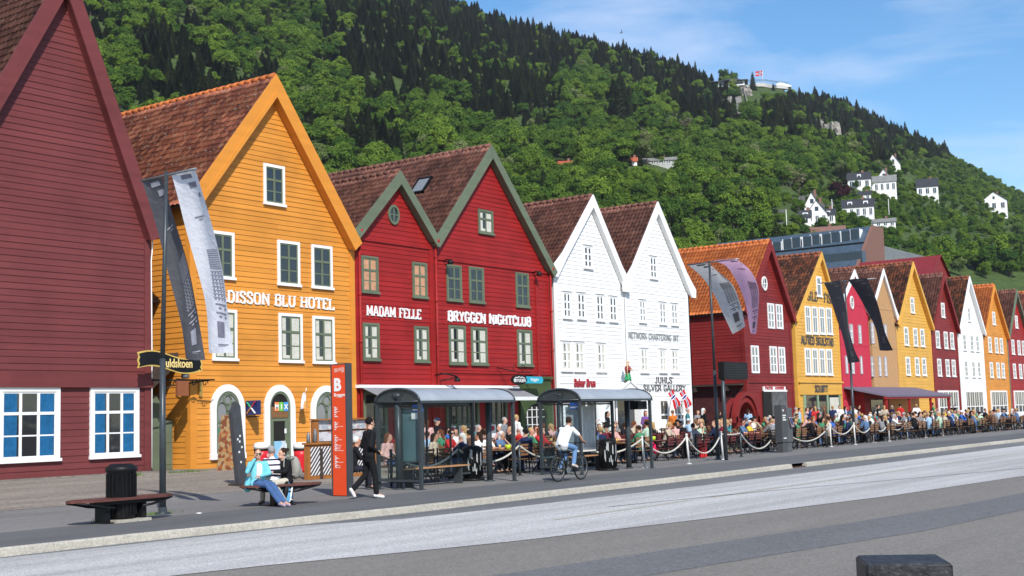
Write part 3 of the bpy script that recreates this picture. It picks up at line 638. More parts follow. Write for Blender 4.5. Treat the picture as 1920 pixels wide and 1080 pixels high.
# 3 + 4 red houses
R1=house('timber_house','narrow red timber house with grey green barge boards and a small round gable window',37.46,42.36,.25,9.35,9.45,40.05,11.90,12,M['red'],M['green'],M['tile_brown'],.2,seed=9,rakew=.40,side=False,cmat=M['red'])
ws=dict(casing=M['green'],sash=M['green'],cw=.09)
window(R1,(675.7,478.5),(708.3,551),curtain='curtain_o',**ws); window(R1,(771.4,490.6),(800.1,560.3),curtain='curtain_o',**ws)
window(R1,(678.7,604.6),(710.5,676.5),curtain='curtain',**ws); window(R1,(775,611),(803.6,680),curtain='curtain',**ws)
def round_window(h,c,rx,rz,cas,Y=35.):
    p=P(*c,Y); mb=MB(); n=20
    for i in range(n):
        a,b=2*math.pi*i/n,2*math.pi*(i+1)/n
        f=lambda t,k,y:(p.x+rx*k*math.cos(t),y,p.z+rz*k*math.sin(t))
        mb.add([f(a,1,Y-.09),f(b,1,Y-.09),f(b,.76,Y-.09),f(a,.76,Y-.09),f(a,1,Y),f(b,1,Y),f(b,.76,Y),f(a,.76,Y)],[(0,1,2,3),(0,4,5,1),(2,6,7,3)])
    mb.box(p.x-.025,p.x+.025,Y-.07,Y-.04,p.z-rz*.8,p.z+rz*.8); mb.box(p.x-rx*.8,p.x+rx*.8,Y-.068,Y-.04,p.z-.02,p.z+.02)
    o=mb.build('window',cas,h)
    mb=MB(); mb.prism([(p.x+rx*.8*math.cos(t),p.z+rz*.8*math.sin(t)) for t in np.linspace(0,2*math.pi,20,endpoint=False)],'y',Y-.04,Y-.03); mb.build('pane',M['glass'],o)
round_window(R1,(736.6,403),.34,.42,M['green'])
a=P(686,591); b=P(788,598.5); c=P(686,572)
lettering('MADAM FELLE',a.x,b.x,(a.z+b.z)/2,c.z-a.z-.03,34.975,M['wtrim'],R1,.18,.09)
mb=MB(); mb.box(37.46,42.3,34.93,34.985,9.02,9.14); mb.build('string_course',M['red'],R1)
dpipe(R1,37.62,.3,9.1,M['red'])
R2=house('timber_house','wide red timber house with grey green barge boards and the taller gable',42.40,51.3,.25,9.40,8.75,46.48,14.0,20,M['red'],M['green'],M['tile_brown'],.2,seed=12,rakew=.42,side=True,cmat=M['red'],eave=.2)
for tl,br,cu in (((835.4,495),(865,566.4),None),((877.6,499.3),(906.8,569.8),None),((965,510.2),(991.2,577.7),None),((895,391.4),(923.7,441.5),'curtain'),((839.8,609.4),(872.8,684.3),'curtain'),((881.5,612.5),(913.3,685.2),'curtain'),((968,617.7),(997.3,687.3),'curtain')):
    window(R2,tl,br,curtain=cu,grid=(2,2) if tl[1]<400 else (2,3),**ws)
a=P(838.5,601.6); b=P(994,611.5); c=P(838.5,584.2)
lettering('BRYGGEN NIGHTCLUB',a.x,b.x,(a.z+b.z)/2,c.z-a.z,34.975,M['wtrim'],R2,.26,.06)
mb=MB(); mb.box(42.4,51.3,34.93,34.985,8.62,8.72); mb.build('string_course',M['red'],R2); mb=MB(); mb.box(42.4,51.3,34.93,34.985,3.72,3.80); mb.build('string_course',M['red'],R2)
mb=MB(); mb.box(50.0,50.2,34.92,34.99,.3,8.6); mb.build('corner_board',M['red'],R2)
dpipe(R2,42.42,.3,9.15,M['red']); dpipe(R2,51.15,.3,8.6,M['red'])
# skylight on the left slope
d=Vector((42.4-46.48,0,9.4-14.0)).normalized(); nrm=Vector((d.z,0,-d.x)); nrm=nrm if nrm.z>0 else -nrm
def skylight(h,px,X0r,Z0r,d,nrm,hw=.42,hl=.55,mt='black'):
    # intersect the pixel ray with the slope plane
    r_=ray(*px); Q=Vector((X0r,35,Z0r)); t=(Q-CAM).dot(nrm)/r_.dot(nrm); p=CAM+r_*t; A=Vector((0,1,0))
    T=Matrix(((A.x,d.x,nrm.x,p.x),(A.y,d.y,nrm.y,p.y),(A.z,d.z,nrm.z,p.z),(0,0,0,1)))
    mb=MB()
    for q in ((-hw,-hw+.08,-hl,hl),(hw-.08,hw,-hl,hl),(-hw,hw,-hl,-hl+.08),(-hw,hw,hl-.1,hl)): mb.box(q[0],q[1],q[2],q[3],0.02,.26,0,T)
    o=mb.build('skylight',M[mt],h); mb=MB(); mb.box(-hw+.06,hw-.06,-hl+.06,hl-.06,.1,.22,0,T); mb.build('pane',M['glass_l'],o); return p
skylight(R2,(793,354),46.48,14.0,d,nrm)
for px in ((757,470),): pass
for px,py in ((831,492),(998,514)):      # flood lamps on the red wall
    p=P(px,py); mb=MB(); mb.tube([(p.x,35,p.z+.05),(p.x,34.75,p.z+.12),(p.x,34.62,p.z)],.03,6); mb.lathe([(.05,.16),(.12,.06),(.15,-.06)],(p.x,34.6,p.z-.05),10); mb.build('wall_lamp',M['black'],R2)
# ground floor of the red houses: green windows and posts
def shopfront(h,x0,x1,z0,z1,n,mt=None,Y=35.,poster=False):
    mb=MB(); mt=mt or M['green']
    mb.box(x0,x0+.16,Y-.12,Y+.01,z0,z1); mb.box(x1-.16,x1,Y-.12,Y+.01,z0,z1); mb.box(x0+.16,x1-.16,Y-.115,Y+.01,z1-.16,z1); mb.box(x0+.16,x1-.16,Y-.115,Y+.01,z0,z0+.5)
    for k in range(1,n): xx=x0+(x1-x0)*k/n; mb.box(xx-.05,xx+.05,Y-.10,Y,z0+.5,z1-.16)
    zt=z0+(z1-z0)*.45; mb.box(x0+.16,x1-.16,Y-.095,Y,zt-.04,zt+.04)
    for k in range(n): 
        xx=x0+(x1-x0)*(k+.5)/n; mb.box(xx-.015,xx+.015,Y-.09,Y,zt,z1-.16)
    o=mb.build('shop_window',mt,h); mb=MB(); mb.box(x0+.1,x1-.1,Y-.055,Y-.04,z0+.4,z1-.1); mb.build('pane',M['glass'],o)
    if poster:
        for k in range(n):
            xa=x0+(x1-x0)*k/n+.1; xb=x0+(x1-x0)*(k+1)/n-.1
            mb=MB(); mb.box(xa,xb,Y-.07,Y-.06,z0+.55,zt-.05); pw=mb.build('poster',M['wtrim_dull'],o)
            mb=MB(); mb.ell(((xa+xb)/2,Y-.072,(z0+.55+zt)/2+.1),((xb-xa)*.3,.004,.12)); mb.build('poster_mark',mat('berry_red',(.35,.03,.05),.5),o)
    return o
shopfront(R1,37.75,39.2,.3,2.95,1); shopfront(R1,39.7,41.7,.3,2.95,2)
shopfront(R2,43.0,45.3,.3,2.95,3,poster=True); shopfront(R2,45.9,47.4,.3,2.95,2,poster=True)
a=P(986,712); b=P(1020,715)
mb=MB(); mb.box(48.4,50.95,34.86,34.99,2.35,3.55); mb.box(48.4,48.75,34.86,34.99,.3,2.35); mb.box(50.6,50.95,34.86,34.99,.3,2.35); mb.box(48.35,51.0,34.75,34.99,3.50,3.62)
mb.prism([(48.75,2.35),(48.75,1.75),(48.95,2.05),(49.3,2.28),(49.7,2.35)],'y',34.87,34.99); mb.prism([(50.6,2.35),(49.7,2.35),(50.1,2.28),(50.45,2.05),(50.6,1.75)],'y',34.87,34.99)
o=mb.build('doorway',M['dgreen'],R2)
mb=MB(); mb.box(48.7,50.62,34.95,34.965,.3,2.4); mb.build('door',M['void'],R2)
mb=MB(); 
for k in range(4): mb.box(49.0+k*.38,49.04+k*.38,34.92,34.95,.9,2.2)
for k in range(4): mb.box(48.9,50.4,34.915,34.945,1.0+k*.35,1.03+k*.35)
mb.build('door_glazing_bars',M['wtrim_dull'],R2)
shopfront(R2,51.02,51.28,1.2,2.6,1,M['green'],34.98)
# awning over both shopfronts
aw=empty('awning',(43,35,3.1),'long pale grey awning over the ground floor windows of the red houses','awning')
a=P(668,724,34.9); b=P(968,724,34.9); f=XP(992,748,b.x)
zt=(a.z+b.z)/2; zt=3.12
mb=MB(); mb.box(a.x,b.x,34.72,34.96,zt-.06,zt+.06); mb.build('cassette',M['wtrim'],aw)
mb=MB(); yf=max(32.9,min(33.6,f.y)); zf=2.62; n=30
for k in range(n):
    xa=a.x+.1+(b.x-a.x-.2)*k/n; xb=a.x+.1+(b.x-a.x-.2)*(k+1)/n
    mb.add([(xa,34.8,zt-.02),(xb,34.8,zt-.02),(xb,yf,zf),(xa,yf,zf),(xa,34.8,zt-.028),(xb,34.8,zt-.028),(xb,yf,zf-.008),(xa,yf,zf-.008)],[(0,1,2,3),(7,6,5,4)])
mb.build('fabric',cloth('awning_fabric',(.25,.25,.26),.06,trans=.1),aw)
mb=MB(); mb.box(a.x+.05,b.x-.05,yf-.06,yf+.02,zf-.14,zf+.02); mb.build('front_rail',M['wtrim_dull'],aw)
mb=MB()
for k in range(5): xx=a.x+.6+(b.x-a.x-1.2)*k/4; mb.tube([(xx,34.9,zt-.15),(xx+.35,34.1,(zt+zf)/2-.15),(xx,yf,zf-.05)],.03,6)
mb.build('arm',M['steel_l'],aw)
# 5 + 6 white houses
W1=house('timber_house','white gabled timber house next to the red one with the red bakery name',51.62,58.2,.25,8.95,8.62,55.12,12.75,16,M['white'],M['wtrim'],M['tile_brown'],.2,seed=15,rakew=.42,side=False,flare=.22,cmat=M['wtrim'],over=.28)
ww=dict(casing=M['wtrim'],sash=M['wtrim'],cw=.10,cap=True,sill=True,mull=.15,bar=.075)
for tl,br in (((1053,545.5),(1070.7,598)),((1079.6,547.4),(1097.4,599.3)),((1115.2,551),(1132.3,603)),((1140,554),(1156.7,604.5)),((1092,458.5),(1110,505))): window(W1,tl,br,glass='glass',**ww)
for tl,br in (((1050,638.5),(1072.2,696.3)),((1074.2,639.7),(1096,697)),((1116,642.2),(1136,697.8))): window(W1,tl,br,curtain='curtain',**ww)
W2=house('timber_house','white gabled timber house with black silver gallery lettering and two small flags',58.2,65.4,.25,8.62,8.75,61.85,13.2,16,M['white'],M['wtrim'],M['tile_brown'],.2,seed=17,rakew=.42,side=False,flare=.28,cmat=M['wtrim'],over=.28)
for tl,br in (((1196,560.8),(1211,606)),((1233.8,565.2),(1249,609.7)),((1256,567.7),(1270.8,611.2)),((1216,478.8),(1231.5,524.5)),((1198.2,651.9),(1215.2,699.3)),((1233.8,653.3),(1249.3,699.3)),((1256,654),(1272.3,699.3))): window(W2,tl,br,glass='glass_l' if tl[0]>1190 and tl[1]<600 and tl[1]>500 else 'glass',curtain='curtain' if tl[1]>600 else None,**ww)
dark=mat('black_lettering',(.07,.07,.075),.5,.1); greyl=mat('grey_lettering',(.30,.32,.33),.5,.1); redl=mat('red_lettering',(.33,.02,.03),.5,.1)
def lett(s,tl,br,h,mt,th,serif,**k):
    a=P(tl[0],br[1]); b=P(*br); c=P(*tl); lettering(s,c.x,b.x,b.z,c.z-P(tl[0],br[1]).z,34.972,mt,h,th,serif,**k)
lett('NETWORK CHARTERING INT.',(1177,628.5),(1273,640),W2,greyl,.09,.05)
lett("JUHLS'",(1226.5,707),(1262,719),W2,dark,.12,.06); lett('SILVER GALLERY',(1205,722),(1284.5,733),W2,dark,.12,.05)
a=P(1075,725); b=P(1118,725); text('Baker Brun',(a.x,34.95,a.z),.56,redl,W1,.028,.02,sx=(b.x-a.x)/2.75,shear=.08)
mb=MB(); mb.box(51.7,65.3,34.955,34.985,3.32,3.38); mb.build('string_course',M['wtrim'],W1)
# shopfronts of the white houses, small pediment
shopfront(W1,53.0,55.2,.35,2.7,2,M['wtrim']); shopfront(W1,55.7,57.0,.35,2.7,1,M['wtrim']); 
a=P(1173,716,34.6)
mb=MB(); px_=a.x; pz=a.z; mb.prism([(px_-1.75,2.62),(px_+1.75,2.62),(px_,pz)],'y',34.35,34.98); 
for sg in (-1,1): mb.bar((px_+sg*2.0,34.32,2.55),(px_,34.32,pz+.05),.06,.12)
mb.box(px_-1.6,px_-1.35,34.5,34.97,.3,2.6); mb.box(px_+1.35,px_+1.6,34.5,34.97,.3,2.6); mb.build('porch',M['white'],W2)
mb=MB(); mb.box(px_-1.3,px_+1.3,34.9,34.975,.35,2.5); mb.build('porch_door',M['glass'],W2)
a=P(1232,738); b=P(1252,775); shopfront(W2,a.x,b.x,.9,2.55,1,M['wtrim']); a=P(1258,738); b=P(1282,775); shopfront(W2,a.x,b.x,.9,2.55,3,M['wtrim'])
mb=MB(); mb.box(65.3,65.42,34.95,36,.3,8.6); mb.build('corner_board',M['wtrim'],W2)
# the carved figure above the porch
fg=empty('carved_figure',(px_,34.45,pz),'painted wooden figure in a red coat and green skirt standing on the white porch gable','statue')
mb=MB(); mb.lathe([(.26,.05),(.24,.25),(.2,.5),(.17,.62)],(px_,34.45,pz),12); mb.build('skirt',mat('carving_green',(.03,.28,.10),.5,.1),fg)
mb=MB(); mb.lathe([(.17,.6),(.2,.75),(.23,.95),(.2,1.1),(.08,1.16)],(px_,34.45,pz),12); mb.tube([(px_-.18,34.4,pz+1.02),(px_-.22,34.22,pz+.85),(px_,34.15,pz+.85)],.06,8); mb.tube([(px_+.18,34.4,pz+1.02),(px_+.24,34.22,pz+.85),(px_+.02,34.15,pz+.84)],.06,8); mb.build('coat',mat('carving_red',(.25,.03,.03),.5,.1),fg)
mb=MB(); mb.ell((px_,34.42,pz+1.26),(.11,.12,.14)); mb.ell((px_+.02,34.14,pz+.85),(.16,.05,.07)); mb.tube([(px_-.3,34.3,pz+.45),(px_-.27,34.3,pz+1.35)],.03,6); mb.build('head',mat('carving_skin',(.6,.42,.25),.5,.1),fg)
mb=MB(); mb.lathe([(.12,0),(.13,.06),(.07,.2),(.02,.24)],(px_,34.42,pz+1.36),10); mb.build('cap',mat('carving_cap',(.6,.45,.35),.5,.1),fg)
mb=MB(); mb.box(px_-.3,px_+.3,34.25,34.65,pz-.02,pz+.06); mb.build('base',M['brown'],fg)
fg.scale=(.72,.72,.72)
# 7 dark red house, its left wall open to the square
D3=house('timber_house','dark red timber house with a bright orange tiled roof and white casement windows',72.45,79.5,.25,8.0,7.85,76.35,12.45,26,M['darkred'],M['darkred'],M['tile_new'],.2,seed=21,rakew=.42,cmat=M['darkred'],eave=.35)
wd=dict(casing=M['wtrim'],sash=M['wtrim'],cw=.08,mull=.12,bar=.06,sill=False,glass='glass_l')
for tl,br in (((1437.5,568),(1452,616.7)),((1453.3,570),(1467.5,617.5)),((1406.7,647.5),(1423,700)),((1441.7,649),(1457,700.3)),((1458,650.3),(1472.2,700.3))): window(D3,tl,br,**wd)
round_window(D3,(1432,531.7),.38,.46,M['wtrim'])
a=P(1390,706); mb=MB(); mb.box(72.45,79.5,34.93,34.985,3.45,3.6); mb.build('string_course',M['darkred'],D3)
a=P(1428.5,724.5); b=P(1469.5,734.5)
mb=MB(); mb.box(a.x,(a.x+b.x)/2-.15,34.86,34.96,b.z,a.z); mb.box((a.x+b.x)/2-.1,b.x,34.86,34.96,b.z,a.z); sg=mb.build('signboard',M['wtrim'],D3)
text('Norsk',(a.x+.12,34.85,b.z+.13),.42,redl,D3,.02,.01,sx=1.1); text('Souvenir',((a.x+b.x)/2-.02,34.85,b.z+.13),.42,redl,D3,.02,.01,sx=.95)
a=P(1428,742); b=P(1472,790); mb=MB(); mb.box(a.x,b.x,34.88,34.965,1.2,2.95); mb.build('hatch',M['void'],D3)
mb=MB(); mb.box(a.x+1.15,b.x,34.78,34.87,1.35,2.98); mb.build('menu_board',mat('grey_board',(.10,.10,.10),.5,.5,3),D3)
mb=MB(); mb.box(a.x+1.1,b.x+.05,34.76,34.86,2.9,3.02); mb.build('board_rim',M['wtrim'],D3)
mb=MB(); mb.box(a.x-.1,b.x+.1,34.5,34.96,1.05,1.18); mb.box(a.x,a.x+1.2,34.55,34.7,.3,1.05); mb.build('counter',mat('counter_wood',(.35,.14,.03),.5,.2,5),D3)
# flat dark sheet painting the shade of the alley-side recess, and arched porch
mb=MB(); mb.box(72.38,72.44,35.2,60,.25,3.2); mb.build('recess_shade_panel',mat('painted_recess_shade',(.06,.012,.012),.8,.3),D3)
mb=MB()
for k in range(9): mb.box(71.9,72.4,36+k*2.2,36.2+k*2.2,3.0,3.35)
mb.box(71.85,72.4,35.1,60,3.32,3.42); mb.build('joist',M['brown'],D3)
yo=34.0; xa=P(1380,760,yo).x; xb=P(1419,760,yo).x; zp=P(1400,738,yo).z
mb=MB(); arch_ring(mb,xa,xb,.25,zp-.25,.26,yo,34.9); arch_ring(mb,xa-.28,xb+.12,zp-1.35,zp+.12,.24,yo-.12,yo+.22); mb.build('arched_porch',M['darkred'],D3)
mb=MB(); mb.prism(arch_poly(xa+.28,xb-.28,.3,zp-.55),'y',34.90,34.96); mb.build('porch_door',mat('porch_red',(.17,.02,.015),.6,.3),D3)
mb=MB(); mb.box(72.4,79.6,35.0-.4,61,8.05,8.17) if False else mb.tube([(72.28,34.7,7.86),(72.28,61,7.86)],.08,8); mb.build('gutter',M['zinc'],D3)
# alley back wall
bk=house('timber_house','dark red rear building closing the alley behind the square',64.6,72.3,.25,6.2,6.2,68.5,8.6,10,M['darkred'],M['darkred'],M['tile_brown'],.2,Y=56.,seed=31,group=None)
# 8 yellow narrow house
Y2=house('timber_house','narrow yellow timber house with black painted shop names',80.15,87.75,.25,7.75,7.9,84.9,12.4,22,M['yellow'],M['yellow'],M['tile_mix'],.23,seed=23,rakew=.30,cmat=M['yellow'],over=.25)
window(Y2,(1528.8,517.5),(1540.3,557.5),casing=M['wtrim'],sash=M['wtrim_dull'],cw=.12,grid=(1,2),glass='glass_l')
for (ax,ay),(bx,by) in (((1507.5,573.3),(1560.5,628)),((1507.5,652.5),(1561,704))):
    for k in range(4):
        xa=ax+(bx-ax)*k/4; xb=ax+(bx-ax)*(k+1)/4
        ya=ay+(by-ay)*0; window(Y2,(xa,ay+ .085*(xa-ax)*(1 if ay<600 else .6)),(xb-.2,by-.02*(bx-xb)),casing=M['wtrim'],sash=M['wtrim_dull'],cw=.10,grid=(2,2),glass='glass_l',sill=True,mull=.05)
lett('SILD - FISK',(1512.5,552.5),(1563,569.5),Y2,dark,.13,.05); lett('ALFRED SKULSTAD',(1501,634.5),(1562,649),Y2,dark,.15,.05)
a=P(1497,716); mb=MB(); mb.box(80.15,87.75,34.8,34.98,3.5,3.62); mb.box(80.3,87.6,34.88,34.98,2.7,3.5); mb.build('fascia',M['yellow'],Y2)
lettering('SCHJØTT',P(1524,722.5).x,P(1548,722.5).x,2.88,.45,34.87,dark,Y2,.16,.06)
mb=MB(); mb.box(81.0,87.2,34.92,34.975,.3,2.65); mb.build('shop_window',M['glass'],Y2)
mb=MB()
for xx in (81.0,83.2,84.9,87.1): mb.box(xx-.1,xx+.1,34.86,34.97,.3,2.68)
mb.build('shop_post',mat('pale_green_post',(.25,.35,.22),.5,.1),Y2)
mb=MB(); mb.box(85.3,86.9,34.9,34.915,.4,2.5); mb.build('shop_blind',M['curtain'],Y2)
# 9 raspberry, 10 tan (both wrapped in printed sheeting), 11 yellow, 12.. further along
B9=house('timber_house','raspberry coloured sheeted house front with a white edged gable',88.0,93.6,.25,9.0,9.0,91.1,11.7,18,M['rasp'],M['wtrim'],M['slate'] if False else M['tile_brown'],3.0,seed=25,rakew=.35,flare=.3,cmat=M['rasp'],over=.2,corner=.05)
B10=house('timber_house','tan sheeted house front between raspberry and yellow gables',94.2,99.6,.25,8.9,8.9,97.2,12.2,18,M['tan'],M['wtrim'],M['tile_brown'],3.0,seed=26,rakew=.3,flare=.2,cmat=M['tan'],over=.2,corner=.05)
wp=dict(casing=mat('printed_frame',(.35,.30,.33),.7,.1),sash=M['wtrim_dull'],cw=.08,grid=(2,3),glass='glass_l',sill=False,mull=.06,bar=.05)
for tl,br in (((1583.3,606),(1589.5,644)),((1591,607),(1599.5,645)),((1607.5,609),(1615,645)),((1583.3,666.7),(1589.5,701)),((1594,668),(1601.7,701.7)),((1611,667.5),(1617,701.7))): window(B9,tl,br,**wp)
round_window(B9,(1596,567.5),.33,.5,M['wtrim_dull'])
for tl,br in (((1631,604),(1639,645)),((1645,606),(1652.5,646)),((1655.8,607),(1663.3,647)),((1631,668),(1639,706.5)),((1645,668),(1652.5,706)),((1655.8,668),(1663.3,706))): window(B10,tl,br,**wp)
mb=MB(); mb.prism([(88.2,2.4),(99.8,2.4),(99.8,3.0),(88.2,3.0)],'y',34.93,34.98); mb.build('string_course',M['red'],B10)
cn=empty('canopy',(94,33,3.0),'grey blue felted lean-to canopy along the raspberry and tan fronts','canopy')
mb=MB(); mb.add([(88.0,34.9,3.25),(103,34.9,3.25),(103,32.0,2.55),(88.6,32.0,2.55),(88.0,34.9,3.13),(103,34.9,3.13),(103,32.0,2.43),(88.6,32.0,2.43)],[(0,1,2,3),(7,6,5,4),(3,2,6,7),(0,3,7,4),(1,5,6,2)]); mb.build('roof_sheet',mat('grey_felt',(.14,.12,.17),.8,.15,6),cn)
mb=MB()
for xx in (88.8,93.6,98.4,102.8): mb.box(xx-.08,xx+.08,32.1,32.26,.3,2.45)
mb.box(88.4,103,32.05,32.2,2.3,2.45); mb.build('post',M['red'],cn)
mb=MB(); mb.box(89.5,94.5,34.0,34.92,.3,2.9); mb.build('shop_box',M['red'],cn)
mb=MB(); mb.box(90.6,93,33.95,33.99,1.1,2.3); mb.build('pane',M['glass'],cn)
mb=MB(); mb.box(95.2,103,34.6,34.92,.3,2.9); mb.build('shop_wall',M['orange'],cn)
M['redsheet']=mat('dull_red_sheet',(.20,.022,.026),.6,.12,1.5)
Y3=house('timber_house','yellow gabled house standing beyond the tan front',99.7,108.0,.25,8.3,8.3,103.9,13.3,20,M['yellow'],M['yellow'],M['tile_mix'],.25,seed=27,rakew=.35,cmat=M['yellow'])
more=[('tall dark red gabled house past the last yellow gable',108.2,115.2,8.3,8.3,111.7,12.9,M['darkred'],M['darkred'],'tile_brown'),('white gabled house at the right end of the visible row',115.4,123,8.4,8.4,119.2,13.2,M['white'],M['wtrim'],'tile_mix'),('orange gabled house near the far end of the row',123.2,131,8.3,8.3,127.,13.0,M['orange'],M['orange_trim'],'tile_new'),('bright red gabled house at the far end of the row',131.2,139,8.3,8.3,135.,13.0,M['red'],M['green'],'tile_brown'),('pale yellow gabled house closing the far end of the row',139.2,148,8.3,8.3,143.,13.4,M['yellow'],M['wtrim'],'tile_old')]
hs_=[Y3]
for i,(lb,x0,x1,zl,zr_,xr,zr,wm,tr_,tm) in enumerate(more): hs_.append(house('timber_house',lb,x0,x1,.25,zl,zr_,xr,zr,18,wm,tr_,M[tm],.25,seed=40+i,rakew=.35,cmat=tr_))
for h_ in hs_:
    cx=h_.location.x
    for zz in (4.2,6.6):
        for dx in (-2.4,-.2,1.5): window(h_,(cx+dx,35,zz+1.5),(cx+dx+.95,35,zz),casing=M['wtrim'],sash=M['wtrim_dull'],cw=.1,grid=(2,3))
    window(h_,(cx-.45,35,10.6),(cx+.4,35,9.3),casing=M['wtrim'],sash=M['wtrim_dull'],cw=.1,grid=(2,2))
    if h_ is not Y3: shopfront(h_,cx-2.8,cx+2.6,.4,3.0,4,M['wtrim'])
# left of the maroon house, outside the photograph but in the frame
HL=house('timber_house','orange ochre gabled house left of the maroon house',10.2,18.6,.3,8.6,8.6,14.4,14.4,20,M['orange'],M['orange_trim'],M['tile_old'],.2,seed=51,rakew=.5,side=False)
for zz in (3.9,6.4):
    for dx in (-3,-.6,1.8): window(HL,(14.4+dx,35,zz+1.7),(15.4+dx,35,zz),curtain='curtain')
shopfront(HL,11,17.8,.4,3.0,5,M['wtrim'])
# ------------------------------------------------------------------ buildings behind the row
Yn=50.
a=P(1632,424,Yn); b=P(1604,497,Yn); far=XP(1432,448,a.x)
bb=empty('modern_building',(a.x,Yn,0),'modern building with a slanted blue grey metal roof and a row of roof windows','building')
zt=a.z; xr_=a.x; slope=(a.x-b.x)/(a.z-b.z); zlo=6.; xl=xr_-slope*(zt-zlo); yf=far.y+6
mb=MB(); mb.add([(xl,Yn,zlo),(xr_,Yn,zt),(xr_,yf,zt),(xl,yf,zlo)],[(0,1,2,3)]); mb.add([(xr_,Yn,zt),(xr_+3,Yn,zt),(xr_+3,yf,zt),(xr_,yf,zt)],[(0,1,2,3)]); mb.add([(xl,Yn,0),(xl,Yn,zlo),(xl,yf,zlo),(xl,yf,0)],[(0,1,2,3)])
mb.build('roof_wall',M['slate'],bb)
mb=MB(); n_=int((yf-Yn)/.6)
for k in range(n_+1):
    yy=Yn+.1+(yf-Yn-.2)*k/n_; mb.bar((xl-.02,yy,zlo),(xr_-.02,yy,zt),.04,.06)
mb.build('standing_seam',M['slate'],bb)
mb=MB(); mb.prism([(xl,0),(xl,zlo),(xr_,zt+.05),(xr_+3,zt+.05),(xr_+3,0)],'y',Yn-.35,Yn-.01); mb.build('gable_wall',M['brick'],bb)
def onslope(px,py):
    n=Vector((-(zt-zlo),0,(xr_-xl))).normalized(); r_=ray(px,py); Q=Vector((xr_,0,zt)); t=(Q-CAM).dot(n)/r_.dot(n); return CAM+r_*t
for px,py in ((1443,470),(1459,466),(1479,461),(1495,458),(1516,456),(1531,452.5),(1552,451),(1568,448),(1588,446),(1605,443)):
    q=onslope(px,py); hh=.75
    mb=MB(); mb.box(q.x-.45,q.x+1.2,q.y-.55,q.y+.55,q.z-hh,q.z+hh); w_=mb.build('dormer_window',M['slate'],bb)
    mb=MB(); mb.box(q.x-.47,q.x-.452,q.y-.45,q.y+.45,q.z-hh+.1,q.z+hh-.1); mb.build('pane',M['glass'],w_); mb=MB(); mb.box(q.x-.5,q.x-.44,q.y+.45,q.y+.55,q.z-hh,q.z+hh); mb.box(q.x-.4,q.x+.6,q.y-.57,q.y-.552,q.z-hh,q.z+hh); mb.build('frame',M['wtrim'],w_)
for px,py,hw in ((1549,489,1.0),(1585,486,2.0)):
    q=onslope(px,py); mb=MB(); mb.box(q.x-.2,q.x+.8,q.y-hw,q.y+hw,q.z-.6,q.z+.75); w_=mb.build('roof_window',M['slate'],bb); mb=MB(); mb.box(q.x-.22,q.x-.202,q.y-hw+.1,q.y+hw-.1,q.z-.5,q.z+.65); mb.build('pane',M['glass'],w_)
p0=onslope(1619,455); mb=MB(); mb.bar((p0.x-.08,Yn,p0.z),(p0.x-.08,yf,p0.z),.14,.16); mb.build('roof_seam',M['black'],bb)
gb=empty('grey_roofed_building',(140,70,0),'building with a mottled grey slate roof at the right behind the red sheet roof','building')
p0=P(1650,455,72); mb=MB(); x0=p0.x; zt2=p0.z; p1=P(1628,497,66)
mb.add([(p1.x,66,p1.z),(x0+24,66,p1.z),(x0+24,73,zt2),(x0,73,zt2),(p1.x,80,p1.z),(x0+24,80,p1.z)],[(0,1,2,3),(3,2,5,4),(0,3,4)]); mb.build('roof',mat('mottled_grey_slate',(.13,.14,.13),.8,.35,2),gb)
mb=MB(); mb.box(p1.x+.2,x0+23.8,66.3,79.7,0,p1.z+.1); mb.build('wall',M['brick'],gb)
mb=MB(); mb.bar((p1.x,66,p1.z+.05),(x0,73,zt2+.05),.6,.16); mb.build('verge',M['steel_l'],gb)

Yn=41.; a=P(1765,478,Yn); far=XP(1556,507,a.x); rb=empty('long_building',(a.x,Yn,0),'long building with a plain dull red sheet roof rising behind the raspberry and tan gables','building')
mb=MB(); xr_,zt,yf=a.x,a.z,far.y; xl=xr_-9.; zl=zt-6.5
mb.add([(xl,Yn,zl),(xr_,Yn,zt),(xr_,yf,zt),(xl,yf,zl)],[(0,1,2,3)]); mb.add([(xr_,Yn,zt),(xr_+9,Yn,zl),(xr_+9,yf,zl),(xr_,yf,zt)],[(0,1,2,3)])
for k in range(30): yy=Yn+(yf-Yn)*k/30; mb.bar((xl,yy,zl+.03),(xr_,yy,zt+.03),.05,.05)
mb.build('roof',M['redsheet'],rb); mb=MB(); mb.prism([(xl+.2,0),(xr_+8.8,0),(xr_+8.8,zl-.1),(xr_,zt-.2),(xl+.2,zl-.1)],'y',Yn+.2,yf-.2); mb.build('wall',M['darkred'],rb)
# ------------------------------------------------------------------ hillside
def azel(px,py):
    d=ray(px,py); h=math.hypot(d.x,d.y); return math.atan2(d.y,d.x),d.z/h
SKY=[(-260,-330),(0,-270),(240,-190),(480,-110),(700,-45),(850,12),(960,50),(1060,75),(1150,97),(1230,120),(1300,143),(1345,166),(1372,158),(1382,157),(1470,163),(1490,186),(1530,186),(1560,192),(1620,218),(1680,247),(1800,305),(1920,372),(2200,520)]
RD=[(-260,620),(240,700),(850,820),(1300,830),(1480,850),(1540,960),(1700,1000),(2200,1000)]
sk=sorted([(*azel(px,py),lerp(RD,px)) for px,py in SKY])
SA=np.array([s[0] for s in sk]); SE=np.array([s[1] for s in sk]); SR=np.array([s[2] for s in sk])
R0=175.
def vn(x,y,s):   # cheap smooth value noise
    x=x/s; y=y/s
    return (math.sin(x*1.7+math.sin(y*1.3)*1.4)+math.sin(y*2.1+math.cos(x*1.1)*1.7)+math.sin((x+y)*1.31+2.))/3
